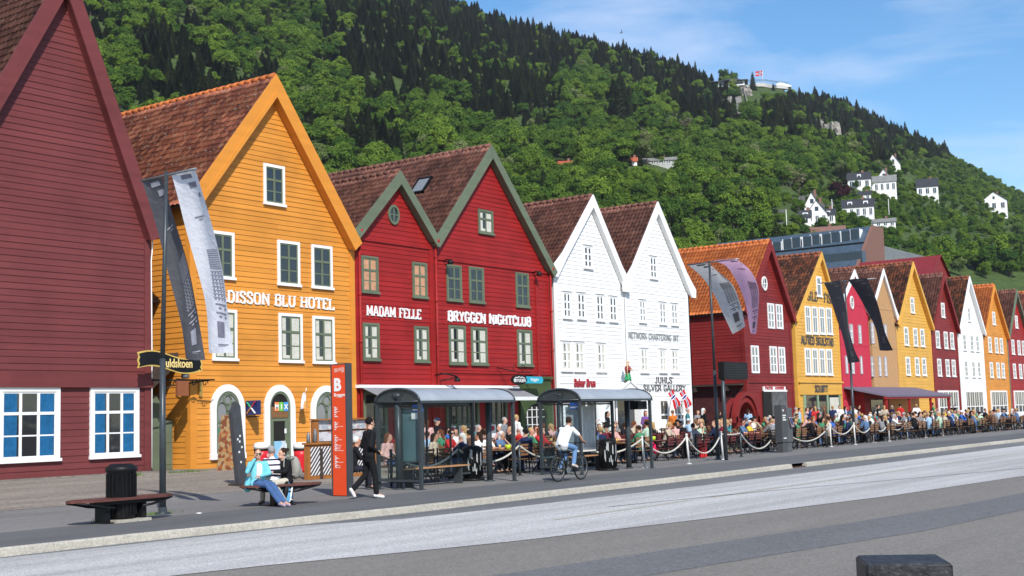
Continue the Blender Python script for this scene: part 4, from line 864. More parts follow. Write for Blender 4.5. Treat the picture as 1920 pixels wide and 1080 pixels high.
def hz(X,Y):
    r=math.hypot(X,Y); a=math.atan2(Y,X)
    e=float(np.interp(a,SA,SE)); rr=float(np.interp(a,SA,SR)); zr=EYE+e*rr
    t=(r-R0)/(rr-R0)
    if t<=0: return max(-1.,.5+6*t)
    env=min(1,t*6)*(1-min(1,max(0,(t-.9)/.1))) 
    k=vn(X,Y,60)*7+vn(X+90,Y-40,23)*2.6
    if t<=1:
        s=t**1.12
        return zr*s+k*env
    return zr-(r-rr)*.25
def onhill(px,py,tol=.3):     # where the ray through a pixel meets the hillside
    d=ray(px,py); h=math.hypot(d.x,d.y); r=R0
    while r<1150:
        p=CAM+d*(r/h)
        if p.z<hz(p.x,p.y): return p
        r+=1.5
    return None
NA,NR=150,130
a0,a1=azel(2150,700)[0],azel(-240,700)[0]
mb=MB()
for i in range(NA):
    a=a0+(a1-a0)*i/(NA-1)
    for j in range(NR):
        r=R0-20+(1120-R0+20)*j/(NR-1); X,Y=r*math.cos(a),r*math.sin(a); mb.v.append((X,Y,hz(X,Y)))
for i in range(NA-1):
    for j in range(NR-1): mb.f.append((i*NR+j,(i+1)*NR+j,(i+1)*NR+j+1,i*NR+j+1)); mb.m.append(0); mb.sm.append(True)
o=mb.build('hillside',M['soil'],fix=False); o['kind']='structure'
# ---- tree kinds
def leafmat(name,c,c2,var=.5,trans=.25):
    m,t,b=newmat(name); L=t.links.new; b.inputs['Roughness'].default_value=.7; b.inputs['Specular IOR Level'].default_value=.15
    oi=N(t,'ShaderNodeObjectInfo'); g=N(t,'ShaderNodeNewGeometry')
    n=N(t,'ShaderNodeTexNoise'); n.inputs['Scale'].default_value=.35; n.inputs['Detail'].default_value=4; L(g.outputs['Position'],n.inputs[0])
    ad=N(t,'ShaderNodeMath',operation='MULTIPLY_ADD'); L(n.outputs[0],ad.inputs[0]); ad.inputs[1].default_value=.55; L(oi.outputs['Random'],ad.inputs[2])
    mr=N(t,'ShaderNodeMapRange'); mr.inputs[1].default_value=.2; mr.inputs[2].default_value=1.3; L(ad.outputs[0],mr.inputs[0])
    mx=N(t,'ShaderNodeMix'); mx.data_type='RGBA'; mx.inputs[6].default_value=(*c,1); mx.inputs[7].default_value=(*c2,1); L(mr.outputs[0],mx.inputs[0]); L(mx.outputs[2],b.inputs['Base Color'])
    o=t.nodes['Material Output']; tr=N(t,'ShaderNodeBsdfTranslucent'); ms=N(t,'ShaderNodeMixShader'); ms.inputs[0].default_value=trans
    L(mx.outputs[2],tr.inputs[0]); L(b.outputs[0],ms.inputs[1]); L(tr.outputs[0],ms.inputs[2]); L(ms.outputs[0],o.inputs[0]); return m
M['leaf']=leafmat('broadleaf_foliage',(.036,.092,.011),(.155,.245,.024))
M['leaf_pale']=leafmat('pale_foliage',(.12,.17,.045),(.21,.25,.09))
M['needle']=leafmat('spruce_foliage',(.040,.070,.026),(.105,.125,.048),trans=.35)
M['beech']=leafmat('copper_beech_foliage',(.045,.010,.014),(.085,.018,.022))
M['bare']=leafmat('budding_twigs',(.13,.11,.07),(.20,.19,.10))
M['bark']=mat('bark',(.09,.07,.055),.9,.3,4)
def leafcrown(seed,R_,H,n,size,shape='round',z0=0.):
    r=np.random.RandomState(seed); vs=[];fs=[]
    if shape=='round':
        nb=13; cs=[]
        for k in range(nb):
            th=r.uniform(0,2*math.pi); rr=R_*.62*math.sqrt(r.uniform(0,1)); zz=z0+H*(.3+.62*r.uniform(0,1)*(1-.45*(rr/(R_*.62))**2)); cs.append((rr*math.cos(th),rr*math.sin(th),zz,R_*r.uniform(.26,.46)))
        cs=np.array(cs)
        for k in range(n):
            c=cs[r.randint(nb)]; d=r.normal(size=3); d/=np.linalg.norm(d); 
            if d[2]<-.35: d[2]*=-.6
            p=c[:3]+d*c[3]*np.array([1,1,.85])*r.uniform(.72,1.12)
            nn=d+r.normal(size=3)*.55+np.array([0,0,.35]); nn/=np.linalg.norm(nn); vs_,s=None,size*r.uniform(.6,1.35)
            u=np.cross(nn,r.normal(size=3)); u/=np.linalg.norm(u); v=np.cross(nn,u); b=len(vs)
            vs+= [p+u*s*.6,p+v*s*.42+u*.15*s,p-u*s*.6,p-v*s*.42-u*.1*s+nn*.1*s]; fs.append((b,b+1,b+2,b+3))
    else:
        for k in range(n):
            t=r.uniform(0,1)**.75; z=z0+H*(1-t); th_=r.uniform(0,2*math.pi); lay=.86+.14*math.sin(z*2.1+seed)*math.sin(th_*2+seed); rad=R_*(t**.8)*lay*r.uniform(.45,1.08)+.05
            th=th_; s=size*r.uniform(.6,1.2)*(.5+.7*t); b=len(vs)
            o=np.array([math.cos(th),math.sin(th),0]); q=np.array([-math.sin(th),math.cos(th),0]); p=o*rad+np.array([0,0,z])
            vs+= [p-o*s*.7+q*s*.35+np.array([0,0,.25*s]),p-o*s*.7-q*s*.35+np.array([0,0,.25*s]),p+o*s*.6-q*s*.15-np.array([0,0,.3*s]),p+o*s*.6+q*s*.15-np.array([0,0,.3*s])]; fs.append((b,b+1,b+2,b+3))
    return vs,fs
def trunkmb(mb,H,r0,branches,seed,mi=0,zs=.3):
    rr=random.Random(seed); mb.tube([(0,0,-1),(.1,0,H*.3),(-.05,.1,H*.6),(.05,0,H*.95)],[r0,r0*.8,r0*.55,r0*.12],6,mi)
    for k in range(branches):
        a=rr.uniform(0,6.28); z=H*rr.uniform(zs,.75); l=H*rr.uniform(.22,.38); d=(math.cos(a),math.sin(a))
        mb.tube([(0,0,z),(d[0]*l*.5,d[1]*l*.5,z+l*.45),(d[0]*l*.85,d[1]*l*.85,z+l*.95)],[r0*.35,r0*.22,r0*.06],5,mi)
def crown_mesh(name,vs,fs,mt):
    me=bpy.data.meshes.new(name); me.from_pydata([tuple(v) for v in vs],[],fs); me.materials.append(mt); me.update(); return me
PRO={}
for k in range(5): PRO['b%d'%k]=(crown_mesh('crown',*leafcrown(100+k,5.0+.5*(k%3),9.5+k%2*1.5,3600,.56,z0=1.6),M['leaf']),12.,.28,'leaf')
PRO['p0']=(crown_mesh('crown',*leafcrown(130,5.2,9,3000,.5,z0=2),M['leaf_pale']),12,.25,'leaf_pale')
for k in range(4): PRO['c%d'%k]=(crown_mesh('crown',*leafcrown(140+k,2.9+.4*k,(11.,14.5,13.,15.5)[k],1900,.85,'cone',z0=.6),M['needle']),14,.22,'needle')
PRO['k0']=(crown_mesh('crown',*leafcrown(150,5.6,10,1700,.8,z0=1.5),M['beech']),12,.3,'beech')
PRO['t0']=(crown_mesh('crown',*leafcrown(160,3.6,9,230,.55,z0=4.),M['bare']),13,.2,'bare')
TR={}
for k,(cm,H,r0,_) in PRO.items():
    mb=MB(); trunkmb(mb,H*(1.05 if k[0]=='c' else .85),r0,0 if k[0]=='c' else (16 if k=='t0' else 6),hash(k[1])%7+3,zs=.35)
    me=bpy.data.meshes.new('trunk'); me.from_pydata(mb.v,[],mb.f); me.materials.append(M['bark']); TR[k]=me
def tree(key,loc,s,label,group=None,name=None,cat='tree'):
    nm={'b':'broadleaf_tree','c':'spruce_tree','p':'broadleaf_tree','k':'copper_beech_tree','t':'bare_tree'}[key[0]]
    e=empty(nm,loc,label,cat,group,rz=rnd.uniform(0,6.28)); e.scale=(s,s,s*rnd.uniform(.92,1.1))
    for n_,me in (('trunk',TR[key]),('crown',PRO[key][0])): link(n_,me,e)
    return e
# ---- where conifers stand (drawn over the photograph, then carried onto the slope)
def inpoly(p,poly):
    x,y=p; c=False; j=len(poly)-1
    for i in range(len(poly)):
        xi,yi=poly[i]; xj,yj=poly[j]
        if (yi>y)!=(yj>y) and x<(xj-xi)*(y-yi)/(yj-yi)+xi: c=not c
        j=i
    return c
CONI=[[(600,10),(850,-30),(960,30),(1060,50),(1090,120),(1040,150),(1055,215),(985,225),(900,205),(830,165),(740,195),(690,190),(650,130),(600,80)],
 [(1050,50),(1345,145),(1378,200),(1375,240),(1290,205),(1210,165),(1110,118)],[(645,215),(770,210),(775,290),(650,295)],[(1138,150),(1185,165),(1195,240),(1135,230)],
 [(1425,205),(1490,160),(1570,170),(1700,240),(1920,350),(1920,430),(1790,370),(1680,300),(1600,262),(1500,258),(1430,250)],
 [(240,70),(330,60),(420,110),(480,170),(440,210),(330,215),(260,180)],[(240,-200),(560,-120),(560,-20),(420,10),(240,-10)],[(470,120),(520,110),(545,160),(490,185)],[(-200,-400),(240,-200),(240,40),(0,120),(-200,60)],
 [(850,140),(900,120),(905,225),(855,235)]]
LIGHT=[[(480,60),(620,50),(680,130),(660,170),(560,170),(470,110)],[(780,150),(890,150),(890,230),(790,200)],[(1060,180),(1140,160),(1150,230),(1330,260),(1450,350),(1440,440),(1200,360),(1000,330),(960,250)]]
CLEAR=[[(1372,120),(1482,120),(1482,176),(1380,190)],[(1455,330),(1520,345),(1530,300),(1580,335),(1700,285),(1960,300),(1960,470),(1450,470),(1452,372)],
 [(1030,292),(1095,292),(1095,352),(1030,352)],[(1150,292),(1280,292),(1280,340),(1150,340)],[(1376,185),(1392,185),(1398,225),(1380,225)],[(1385,150),(1425,180),(1410,205),(1385,190)]]
ROCK=[[(1530,235),(1570,235),(1585,270),(1565,275),(1540,255)]]
def topx(p):
    v=p-CAM; q=v.dot(CF); return 960+FPX*v.dot(CR)/q, 540-FPX*v.dot(CU)/q
rg=np.random.RandomState(5); BR=[];CO=[]; N_try=0
A0,A1=azel(2000,700)[0],azel(-80,700)[0]
sp=4.9
r=R0+4
while r<1010:
    a=A0+ (sp/r)*rg.uniform(0,1)
    while a<A1:
        rj=r+rg.uniform(-.5,.5)*sp; aj=a+rg.uniform(-.4,.4)*sp/r; X,Y=rj*math.cos(aj),rj*math.sin(aj)
        rr=float(np.interp(aj,SA,SR)); a+=sp/r*(1.0+.0*r)
        if rj>rr+14: continue
        z=hz(X,Y); px,py=topx(Vector((X,Y,z+4)))
        if py>500 or py<-140: continue
        if py<-60 and rg.rand()<.5: continue
        q=(px,py)
        lz=(1140<px<1290 and 300<py<405) or (1025<px<1105 and 315<py<405); incl=any(inpoly(q,c) for c in CLEAR)
        if lz or (incl and px>1440 and py>280):
            for e_ in range(3 if lz else 1):
                x_,y_=X+rg.uniform(-3,3),Y+rg.uniform(-3,3)
                if lz and py<322: continue
                BR.append((x_,y_,hz(x_,y_)-.9,rg.uniform(.16,.34) if not lz else rg.uniform(.38,.6),rg.randint(5)))
        if incl:
            if ((q[0]>1440 and q[1]>280 and rg.rand()<.42) or (q[0]<1300 and q[1]>322 and rg.rand()<.8)): BR.append((X,Y,z-.8,rg.uniform(.2,.5),rg.randint(5)))
            continue
        if any(inpoly(q,c) for c in ROCK): 
            if rg.rand()<.8: continue
        con=any(inpoly(q,c) for c in CONI); lig=any(inpoly(q,c) for c in LIGHT)
        u=rg.rand()
        nz_=vn(X+300,Y,75)+.5*vn(X,Y+200,31)
        if con: isc=u<(.90 if nz_>-.5 else .62)
        elif lig: isc=u<.03
        else: isc=(nz_>.62 and u<.75) or u<.05
        if isc: CO.append((X,Y,z-.5,rg.uniform(.42,.82),rg.randint(4)))
        else:
            if rg.rand()<.15: continue
            lowz=(1140<px<1285 and 318<py<395) or (1025<px<1100 and 325<py<395)
            k=rg.randint(5); 
            if rg.rand()<.05: k=5
            BR.append((X,Y,z-1,rg.uniform(.42,.86)*(.85 if con else 1)*(.62 if lowz else 1),k))
    r+=sp*.9
print('trees',len(BR),len(CO))
def forest(name,pts,protos,label,cat,zr=(.75,1.35)):
    col=bpy.data.collections.new(name+'_kinds')
    for k in protos:
        me=bpy.data.meshes.new('kind'); bm=bmesh.new(); bm.from_mesh(PRO[k][0]); n0=len(bm.faces); bm.from_mesh(TR[k]); 
        bm.faces.ensure_lookup_table()
        for f in bm.faces[n0:]: f.material_index=1
        bm.to_mesh(me); bm.free(); me.materials.append(PRO[k][0].materials[0]); me.materials.append(M['bark'])
        ob=bpy.data.objects.new('kind',me); col.objects.link(ob)
    me=bpy.data.meshes.new(name); me.from_pydata([p[:3] for p in pts],[],[])
    for nm,ty,vals in (('scl','FLOAT',[p[3] for p in pts]),('kind','INT',[p[4] for p in pts]),('rotz','FLOAT',[rg.uniform(0,6.28) for _ in pts])):
        at=me.attributes.new(nm,ty,'POINT'); at.data.foreach_set('value',vals)
    at=me.attributes.new('sclv','FLOAT_VECTOR','POINT'); at.data.foreach_set('vector',[c for p in pts for c in (p[3]*rg.uniform(.78,1.25),p[3]*rg.uniform(.8,1.25),p[3]*rg.uniform(*zr))])
    ob=link(name,me); tag(ob,label,cat,kind='stuff')
    ng=bpy.data.node_groups.new(name,'GeometryNodeTree'); ng.interface.new_socket('Geometry',in_out='INPUT',socket_type='NodeSocketGeometry'); ng.interface.new_socket('Geometry',in_out='OUTPUT',socket_type='NodeSocketGeometry')
    gi=ng.nodes.new('NodeGroupInput'); go=ng.nodes.new('NodeGroupOutput'); ip=ng.nodes.new('GeometryNodeInstanceOnPoints'); ci=ng.nodes.new('GeometryNodeCollectionInfo')
    ci.inputs['Collection'].default_value=col; ci.inputs['Separate Children'].default_value=True; ci.inputs['Reset Children'].default_value=True
    def na(nm,ty):
        n=ng.nodes.new('GeometryNodeInputNamedAttribute'); n.data_type=ty; n.inputs['Name'].default_value=nm; return n.outputs['Attribute']
    L=ng.links.new; L(gi.outputs[0],ip.inputs['Points']); L(ci.outputs[0],ip.inputs['Instance']); ip.inputs['Pick Instance'].default_value=True
    L(na('kind','INT'),ip.inputs['Instance Index']); L(na('sclv','FLOAT_VECTOR'),ip.inputs['Scale'])
    cx=ng.nodes.new('ShaderNodeCombineXYZ'); L(na('rotz','FLOAT'),cx.inputs[2])
    e2r=ng.nodes.new('FunctionNodeEulerToRotation'); L(cx.outputs[0],e2r.inputs[0]); L(e2r.outputs[0],ip.inputs['Rotation']); L(ip.outputs[0],go.inputs[0])
    md=ob.modifiers.new('forest','NODES'); md.node_group=ng; return ob
# the nearest broadleaf trees are things of their own, the rest of the wood is one mass
def vis(p):
    x,y=topx(Vector(p[:3])+Vector((0,0,6))); return -40<x<1960 and y<440
BR.sort(key=lambda p:math.hypot(p[0],p[1])); near=[p for p in BR if vis(p) and topx(Vector(p[:3])+Vector((0,0,9)))[1]<400][:40]; ns_=set(id(p) for p in near)
forest('broadleaf_forest',[p for p in BR if id(p) not in ns_],['b0','b1','b2','b3','b4','p0'],'dense bright green broadleaf wood covering the mountainside','forest')
forest('spruce_forest',CO,['c0','c1','c2','c3'],'dark green spruce stands on the upper slope and ridge','forest',(.55,1.05))
for p in near: tree(['b0','b1','b2','b3','b4','p0'][p[4]],p[:3],p[3],'bright green broadleaf tree at the foot of the wooded slope above the roofs','broadleaf trees at the foot of the slope')
def ht(px,py,key,s,label,group=None):
    p=onhill(px,py)
    if p is None: return
    p.z-=.5; return tree(key,p,s,label,group)
ht(1577,385,'k0',.82,'dark purple copper beech between the white hillside houses')
ht(1412,169,'c3',.72,'lone dark spruce standing on the summit terrace against the sky')
for px,py,s,l in ((1210,300,.95,'bare pale tree above the grey roofs on the left of the slope clearing'),(1255,300,.85,'thin bare tree right of the grey roofs in the wood'),(1500,372,.9,'slender half bare tree above the terraced car park'),(1288,268,1.0,'tall bare pale trunk standing out of the green wood'),(1112,300,.7,'greyish budding tree beside the small red roofs')): ht(px,py,'t0',s,l)
for px,py,s,l in ((860,215,1.15,'light green round tree standing out before the dark spruces, left one of three'),(828,205,1.1,'light green round tree with visible trunk at the edge of the dark spruces'),(1650,330,.8,'pale green tree right of the white hillside houses'),(1600,300,.9,'broad light green tree above the hillside houses')): ht(px,py,'p0' if s<1 else 'b1',s,l)
ht(1165,235,'c3',1.5,'big dark spruce rising alone from the light green wood')
ht(1450,170,'c0',.5,'small dark spruce at the right end of the summit terrace')
# grass and bushes among the hillside houses
for px,py,s in ((1480,445,.35),(1500,330,.5),(1545,330,.55),(1620,415,.35),(1560,420,.4),(1650,395,.4),(1690,370,.5),(1670,320,.5),(1590,425,.35),(1545,440,.4),(1475,350,.5),(1640,430,.35),(1490,390,.35),(1720,400,.5),(1760,360,.6),(1820,400,.6),(1880,420,.6),(1850,350,.6),(1570,330,.5),(1625,325,.5),(1700,330,.6),(1740,320,.7),(1800,340,.7)):
    ht(px,py,'b%d'%(px%5),s,'rounded green garden bush among the white hillside houses','green bushes in the hillside gardens')
# rock faces
def rock(px,py,w,h,label,seed):
    p=onhill(px,py); rr=random.Random(seed); mb=MB(); d=math.hypot(p.x,p.y); ppm=FPX/d; W,H=w/ppm,h/ppm
    side=Vector((-p.y,p.x,0)).normalized(); back=Vector((p.x,p.y,0)).normalized()
    n,m=9,7
    for j in range(m):
        for i in range(n):
            u=i/(n-1)-.5; v=j/(m-1); q=p+side*(u*W*(1-.35*abs(v-.4)))+Vector((0,0,-2+v*(H+2)))+back*(v*4+rr.uniform(-1.6,1.2)-2.5*(1-abs(u)*2))
            q+=side*rr.uniform(-.5,.5)+Vector((0,0,rr.uniform(-.5,.5))); mb.v.append(tuple(q))
    for j in range(m-1):
        for i in range(n-1): mb.f.append((j*n+i,j*n+i+1,(j+1)*n+i+1,(j+1)*n+i)); mb.m.append(0); mb.sm.append(False)
    b0=len(mb.v); 
    return mb.thing('rock_face',M['rock'],label,'rock')
M['rock']=mat('grey_cliff',(.24,.22,.19),.9,.45,.35,bump=.8,bscale=1.5)
rock(1562,262,34,34,'grey cliff face among the trees on the right hill',1); rock(1537,243,16,22,'narrow grey crag left of the larger cliff on the right hill',2)
rock(1498,247,24,8,'low pale rock outcrop on the ridge below the summit',3); rock(1398,180,26,20,'grey rock below the summit terrace',4); rock(1370,205,14,26,'shaded crag left of the cable railway cutting',5)
rock(1641,262,16,8,'small grey outcrop far right on the hill',6); rock(302,55,12,26,'small pale scar in the dark trees at upper left',7); rock(317,90,12,14,'brownish rock scar in the trees at upper left',8)
# ---- summit: station, terrace, track
def frame_at(px,py):
    p=onhill(px,py) if isinstance(px,(int,float)) else px
    d=math.hypot(p.x,p.y); return p,Vector((p.y,-p.x,0)).normalized(),Vector((p.x,p.y,0)).normalized(),FPX/d   # right, away, px per m
def loc_M(p,r,b): return Matrix(((r.x,b.x,0,p.x),(r.y,b.y,0,p.y),(0,0,1,p.z),(0,0,0,1)))
p=onhill(1378,167); p,r_,b_,pm=frame_at(p,0) if False else (p,Vector((p.y,-p.x,0)).normalized(),Vector((p.x,p.y,0)).normalized(),FPX/math.hypot(p.x,p.y))
T=loc_M(p,r_,b_)
st=empty('summit_station',p,'white flat-topped viewing pavilion on the summit at the head of the cable railway','building')
mb=MB(); mb.box(-10,6,0,10,2.2,5.0,0,T); mb.box(-4,2,-1,6,-4,2.2,0,T); mb.build('wall',M['wtrim'],st)
mb=MB(); mb.box(-9,5,-.2,0,3,4.3,0,T); mb.build('window',M['glass'],st)
mb=MB(); mb.lathe([(9,5),(8.6,5.6),(5.5,6.6),(1,7.2)],(0,0,0),20,M=T@Matrix.Translation((-2,5,0))); mb.box(-14,8,-2,11,4.9,5.3,0,T); mb.tube([T@Vector((-2,5,7)),T@Vector((-2,5,10.5))],.35,6); mb.build('roof',mat('dark_dome',(.06,.065,.08),.5,.2),st)
tp=empty('summit_terrace',onhill(1425,162),'long pale concrete viewing terrace with railing along the summit','terrace')
pts=[onhill(px,py) for px,py in ((1384,166),(1405,163),(1430,163),(1450,166),(1472,168))]
mb=MB()
for a,b in zip(pts[:-1],pts[1:]):
    a=a+Vector((0,0,0)); b=b+Vector((0,0,0)); mb.bar(a+Vector((0,0,.8)),b+Vector((0,0,.8)),6,2.2)
mb.build('retaining_wall',mat('pale_concrete',(.50,.49,.46),.8,.15,.3),tp)
mb=MB()
for a,b in zip(pts[:-1],pts[1:]):
    mb.bar(a+Vector((-2,-3.5,3.8)),b+Vector((-2,-3.5,3.8)),.2,.2); mb.bar(a+Vector((-2,-3.5,3.2)),b+Vector((-2,-3.5,3.2)),.15,.15)
    for k in range(8): q=a.lerp(b,k/8)+Vector((-2,-3.5,2.6)); mb.bar(q,q+Vector((0,0,1.2)),.18)
mb.build('railing',M['steel_l'],tp)
mb=MB(); q=pts[-1]; T=loc_M(q+Vector((0,0,2)),r_,b_)
for k in range(5): mb.box(-8+k*1.2,4-k*1.6+k*.0,-3+k,5,k*1.0-1,k*1.0,0,T)
mb.thing('summit_kiosk',M['wtrim'],'small white stepped kiosk at the right end of the summit terrace','building')
p=onhill(1431,163); fl=empty('flagpole',p,'tall flagpole with a red and blue flag on the summit terrace','flagpole')
mb=MB(); mb.tube([p,p+Vector((0,0,11))],[.16,.1],6); mb.build('pole',M['wtrim'],fl)
FLAGR=cloth('flag_red',(.50,.02,.03),.05); FLAGB=cloth('flag_blue',(.01,.02,.16),.05); FLAGW=cloth('flag_white',(.8,.8,.8),.03)
def flag(org,du,dv,w,h,parent,wave=.1,n=14,mm=None,name='flag'):
    # Nordic cross: du along the fly, dv down the hoist ; one mesh, three colours
    du=Vector(du);dv=Vector(dv);nn=du.cross(dv).normalized(); mb=MB(); R_,W_,B_=0,1,2; mm=mm or [FLAGR,FLAGW,FLAGB]
    us=[0,6,7,9,10,22]; vs=[0,6,7,9,10,16]
    for i in range(5):
        for j in range(5):
            inx=i==2 or j==2; near=(i in (1,2,3)) or (j in (1,2,3)); c=B_ if inx else (W_ if near else R_)
            sub=max(1,int((us[i+1]-us[i])/2))
            for s in range(sub):
                ua=(us[i]+(us[i+1]-us[i])*s/sub)/22; ub=(us[i]+(us[i+1]-us[i])*(s+1)/sub)/22
                def Q(u,v): return Vector(org)+du*(u*w)+dv*(v/16*h)+nn*(wave*math.sin(u*6+v*.15)*(.3+u))+Vector((0,0,-wave*u*1.2))
                mb.quad(Q(ua,vs[j]),Q(ub,vs[j]),Q(ub,vs[j+1]),Q(ua,vs[j+1]),c)
    return mb.build(name,mm,parent,fix=False)
flag(p+Vector((0,0,11)),r_*-1,(0,0,-1),4.6,3.3,fl,.25)
tk=MB(); prev=None
for px,py in ((1381,168),(1381,178),(1384,190),(1387,202),(1388,214),(1390,222)):
    q=onhill(px,py)+Vector((0,0,2.5))
    if prev is not None: tk.bar(prev,q,3.4,.5,0); tk.bar(prev+Vector((4.5,-3,0)),q+Vector((4.5,-3,0)),.5,.6,0)
    prev=q
tk.thing('cable_railway_track',mat('grey_track_bed',(.20,.19,.17),.9,.3,.5),'straight grey cable railway track descending steeply from the summit','railway')
# ---- hillside houses
def hill_house(px,py,w,wall_h,roof_h,label,rot=0,depth=1.,roofm=None,wallm=None,gable='front',dorm=0,wn=2,fl_=1):
    p=onhill(px,py); d=math.hypot(p.x,p.y); pm=FPX/d; W=w*1.08/pm; H=wall_h*1.4/pm; RH=roof_h/pm; Dp=W*depth
    r=Vector((p.y,-p.x,0)).normalized(); r=Matrix.Rotation(rot,3,'Z')@r; b=Vector((-r.y,r.x,0)); T=loc_M(p,r,b)
    wallm=wallm or M['wtrim']; roofm=roofm or M['roofdark']; e=empty('hillside_house',p,label,'house','houses on the hillside')
    mb=MB(); mb.box(-W/2,W/2,0,Dp,-3,H,0,T)
    if gable=='front': mb.add([T@Vector(v) for v in ((-W/2,0,H),(W/2,0,H),(0,0,H+RH),(-W/2,Dp,H),(W/2,Dp,H),(0,Dp,H+RH))],[(0,1,2),(5,4,3)])
    else: mb.add([T@Vector(v) for v in ((-W/2,0,H),(-W/2,Dp,H),(-W/2,Dp/2,H+RH),(W/2,0,H),(W/2,Dp,H),(W/2,Dp/2,H+RH))],[(2,1,0),(3,4,5)])
    mb.build('wall',wallm,e); mb=MB(); o=.35; t=.25
    if gable=='front':
        for s in (-1,1):
            q=[(s*(W/2+o),-o,H-o*2*RH/W),(0,-o,H+RH),(0,Dp+o,H+RH),(s*(W/2+o),Dp+o,H-o*2*RH/W)]
            mb.add([T@Vector(v) for v in q]+[T@(Vector(v)+Vector((0,0,t))) for v in q],[(0,1,2,3),(7,6,5,4),(0,4,5,1),(0,3,7,4),(1,5,6,2),(2,6,7,3)])
    else:
        for s in (0,1):
            y0=-o if s==0 else Dp+o
            q=[(-W/2-o,y0,H-o),(W/2+o,y0,H-o),(W/2+o,Dp/2,H+RH),(-W/2-o,Dp/2,H+RH)]
            mb.add([T@Vector(v) for v in q]+[T@(Vector(v)+Vector((0,0,t))) for v in q],[(0,1,2,3),(7,6,5,4),(0,4,5,1),(0,3,7,4),(1,5,6,2),(2,6,7,3)])
    rf=mb.build('roof',roofm,e)
    mb=MB(); mb.box(W*.12,W*.12+.8,Dp*.45,Dp*.45+.8,H+RH*.4,H+RH+1.,0,T); mb.build('chimney',M['brick'],rf)
    wh=H/fl_*.42
    for f in range(fl_):
        for k in range(wn):
            xx=-W/2+W*(k+.5)/wn; zz=H*(f+.4)/fl_; ww_=min(W/wn*.42,1.6)/2
            mb=MB(); mb.box(xx-ww_,xx+ww_,-.12,.02,zz,zz+wh,0,T); w_=mb.build('window',M['glass'],e); 
            mb=MB(); mb.box(xx-ww_-.1,xx+ww_+.1,-.18,0,zz-.15,zz,0,T); mb.box(xx-.06,xx+.06,-.18,-.1,zz,zz+wh,0,T); mb.build('frame',M['wtrim'],w_)
    if gable=='front' and RH>2:
        mb=MB(); mb.box(-.5,.5,-.12,.02,H+RH*.2,H+RH*.5,0,T); mb.build('window',M['glass'],e)
    for k in range(dorm):
        xx=-W/2+W*(k+.5)/dorm; mb=MB(); mb.box(xx-.8,xx+.8,Dp*.12,Dp*.4,H,H+RH*.65,0,T); q=mb.build('dormer',wallm,e)
        mb=MB(); mb.box(xx-.5,xx+.5,Dp*.12-.1,Dp*.12,H+RH*.15,H+RH*.5,0,T); mb.build('pane',M['glass'],q)
    return e
M['roofdark']=mat('dark_slate_roof',(.035,.037,.042),.6,.3,1); M['roofred']=mat('far_red_tiles',(.38,.09,.04),.8,.25,1.2); M['roofgrey']=mat('far_grey_roof',(.20,.20,.19),.8,.25,1)
HH=hill_house
HH(1524,410,26,17,26,'white hillside villa with a tall pointed gable, the upper of two',depth=1.1,dorm=0,wn=2)
HH(1533,424,34,17,25,'white steep gabled villa in front of the taller one, black roof',depth=.9,wn=3)
HH(1553,424,24,16,10,'low white wing with a black roof right of the steep gabled villa',gable='side',wn=2,dorm=1)
HH(1511,423,18,12,12,'small white annex with black roof left of the steep gabled villas',gable='side',wn=1,dorm=1)
HH(1610,415,52,20,15,'wide white villa with a black hipped roof and five front windows',gable='side',wn=5,depth=.7,fl_=1,dorm=2)
HH(1612,358,38,16,14,'white black-roofed house left of the largest white hillside house',gable='side',wn=3,depth=.8,dorm=1)
HH(1659,362,22,20,16,'large white house with a pointed central gable and pale grey roof, its gable part',wn=2,roofm=M['roofgrey'],depth=.8)
HH(1655,366,46,18,12,'long wing with pale grey roof behind the pointed white gable',gable='side',wn=5,roofm=M['roofgrey'],depth=.5)
HH(1622,378,20,10,6,'small white cottage with a dark red porch below the upper houses',gable='side',wn=2)
HH(1676,322,22,10,18,'white gable at the right edge high above the other hillside houses',wn=1)
HH(1517,305,10,6,4,'tiny white hut half hidden among trees',gable='side',wn=1)
HH(1060,318,34,8,8,'small white house with a red tiled roof half hidden in the wood',gable='side',wn=2,roofm=M['roofred'])
HH(1186,311,16,7,7,'red roofed house in the wood left of the long grey roof',gable='side',wn=1,roofm=M['roofred'])
HH(1161,306,14,5,5,'faded red roof glimpsed through bare trees',gable='side',wn=1,roofm=M['roofred'])
HH(1235,312,62,9,5,'long low grey building in a clearing of the wood',gable='side',wn=7,roofm=M['roofgrey'],wallm=mat('grey_wall',(.4,.4,.38),.8,.2),depth=.3)
HH(1655,441,44,18,6,'white flat block with balconies behind the modern roof at the right',gable='side',wn=4,roofm=M['roofgrey'],depth=.6,fl_=2)
HH(1545,450,70,12,8,'brown tiled roof rising just behind the blue grey modern roof',gable='side',wn=5,roofm=M['brick'],depth=.3)
for i,(px,py,w_,l) in enumerate(((1740,372,34,'white villa beyond the right edge of the white hillside group'),(1865,400,40,'white house near the frame edge on the right slope'))):
    HH(px,py,w_,16,16,l,gable='front' if i%2 else 'side',wn=3,depth=.9)
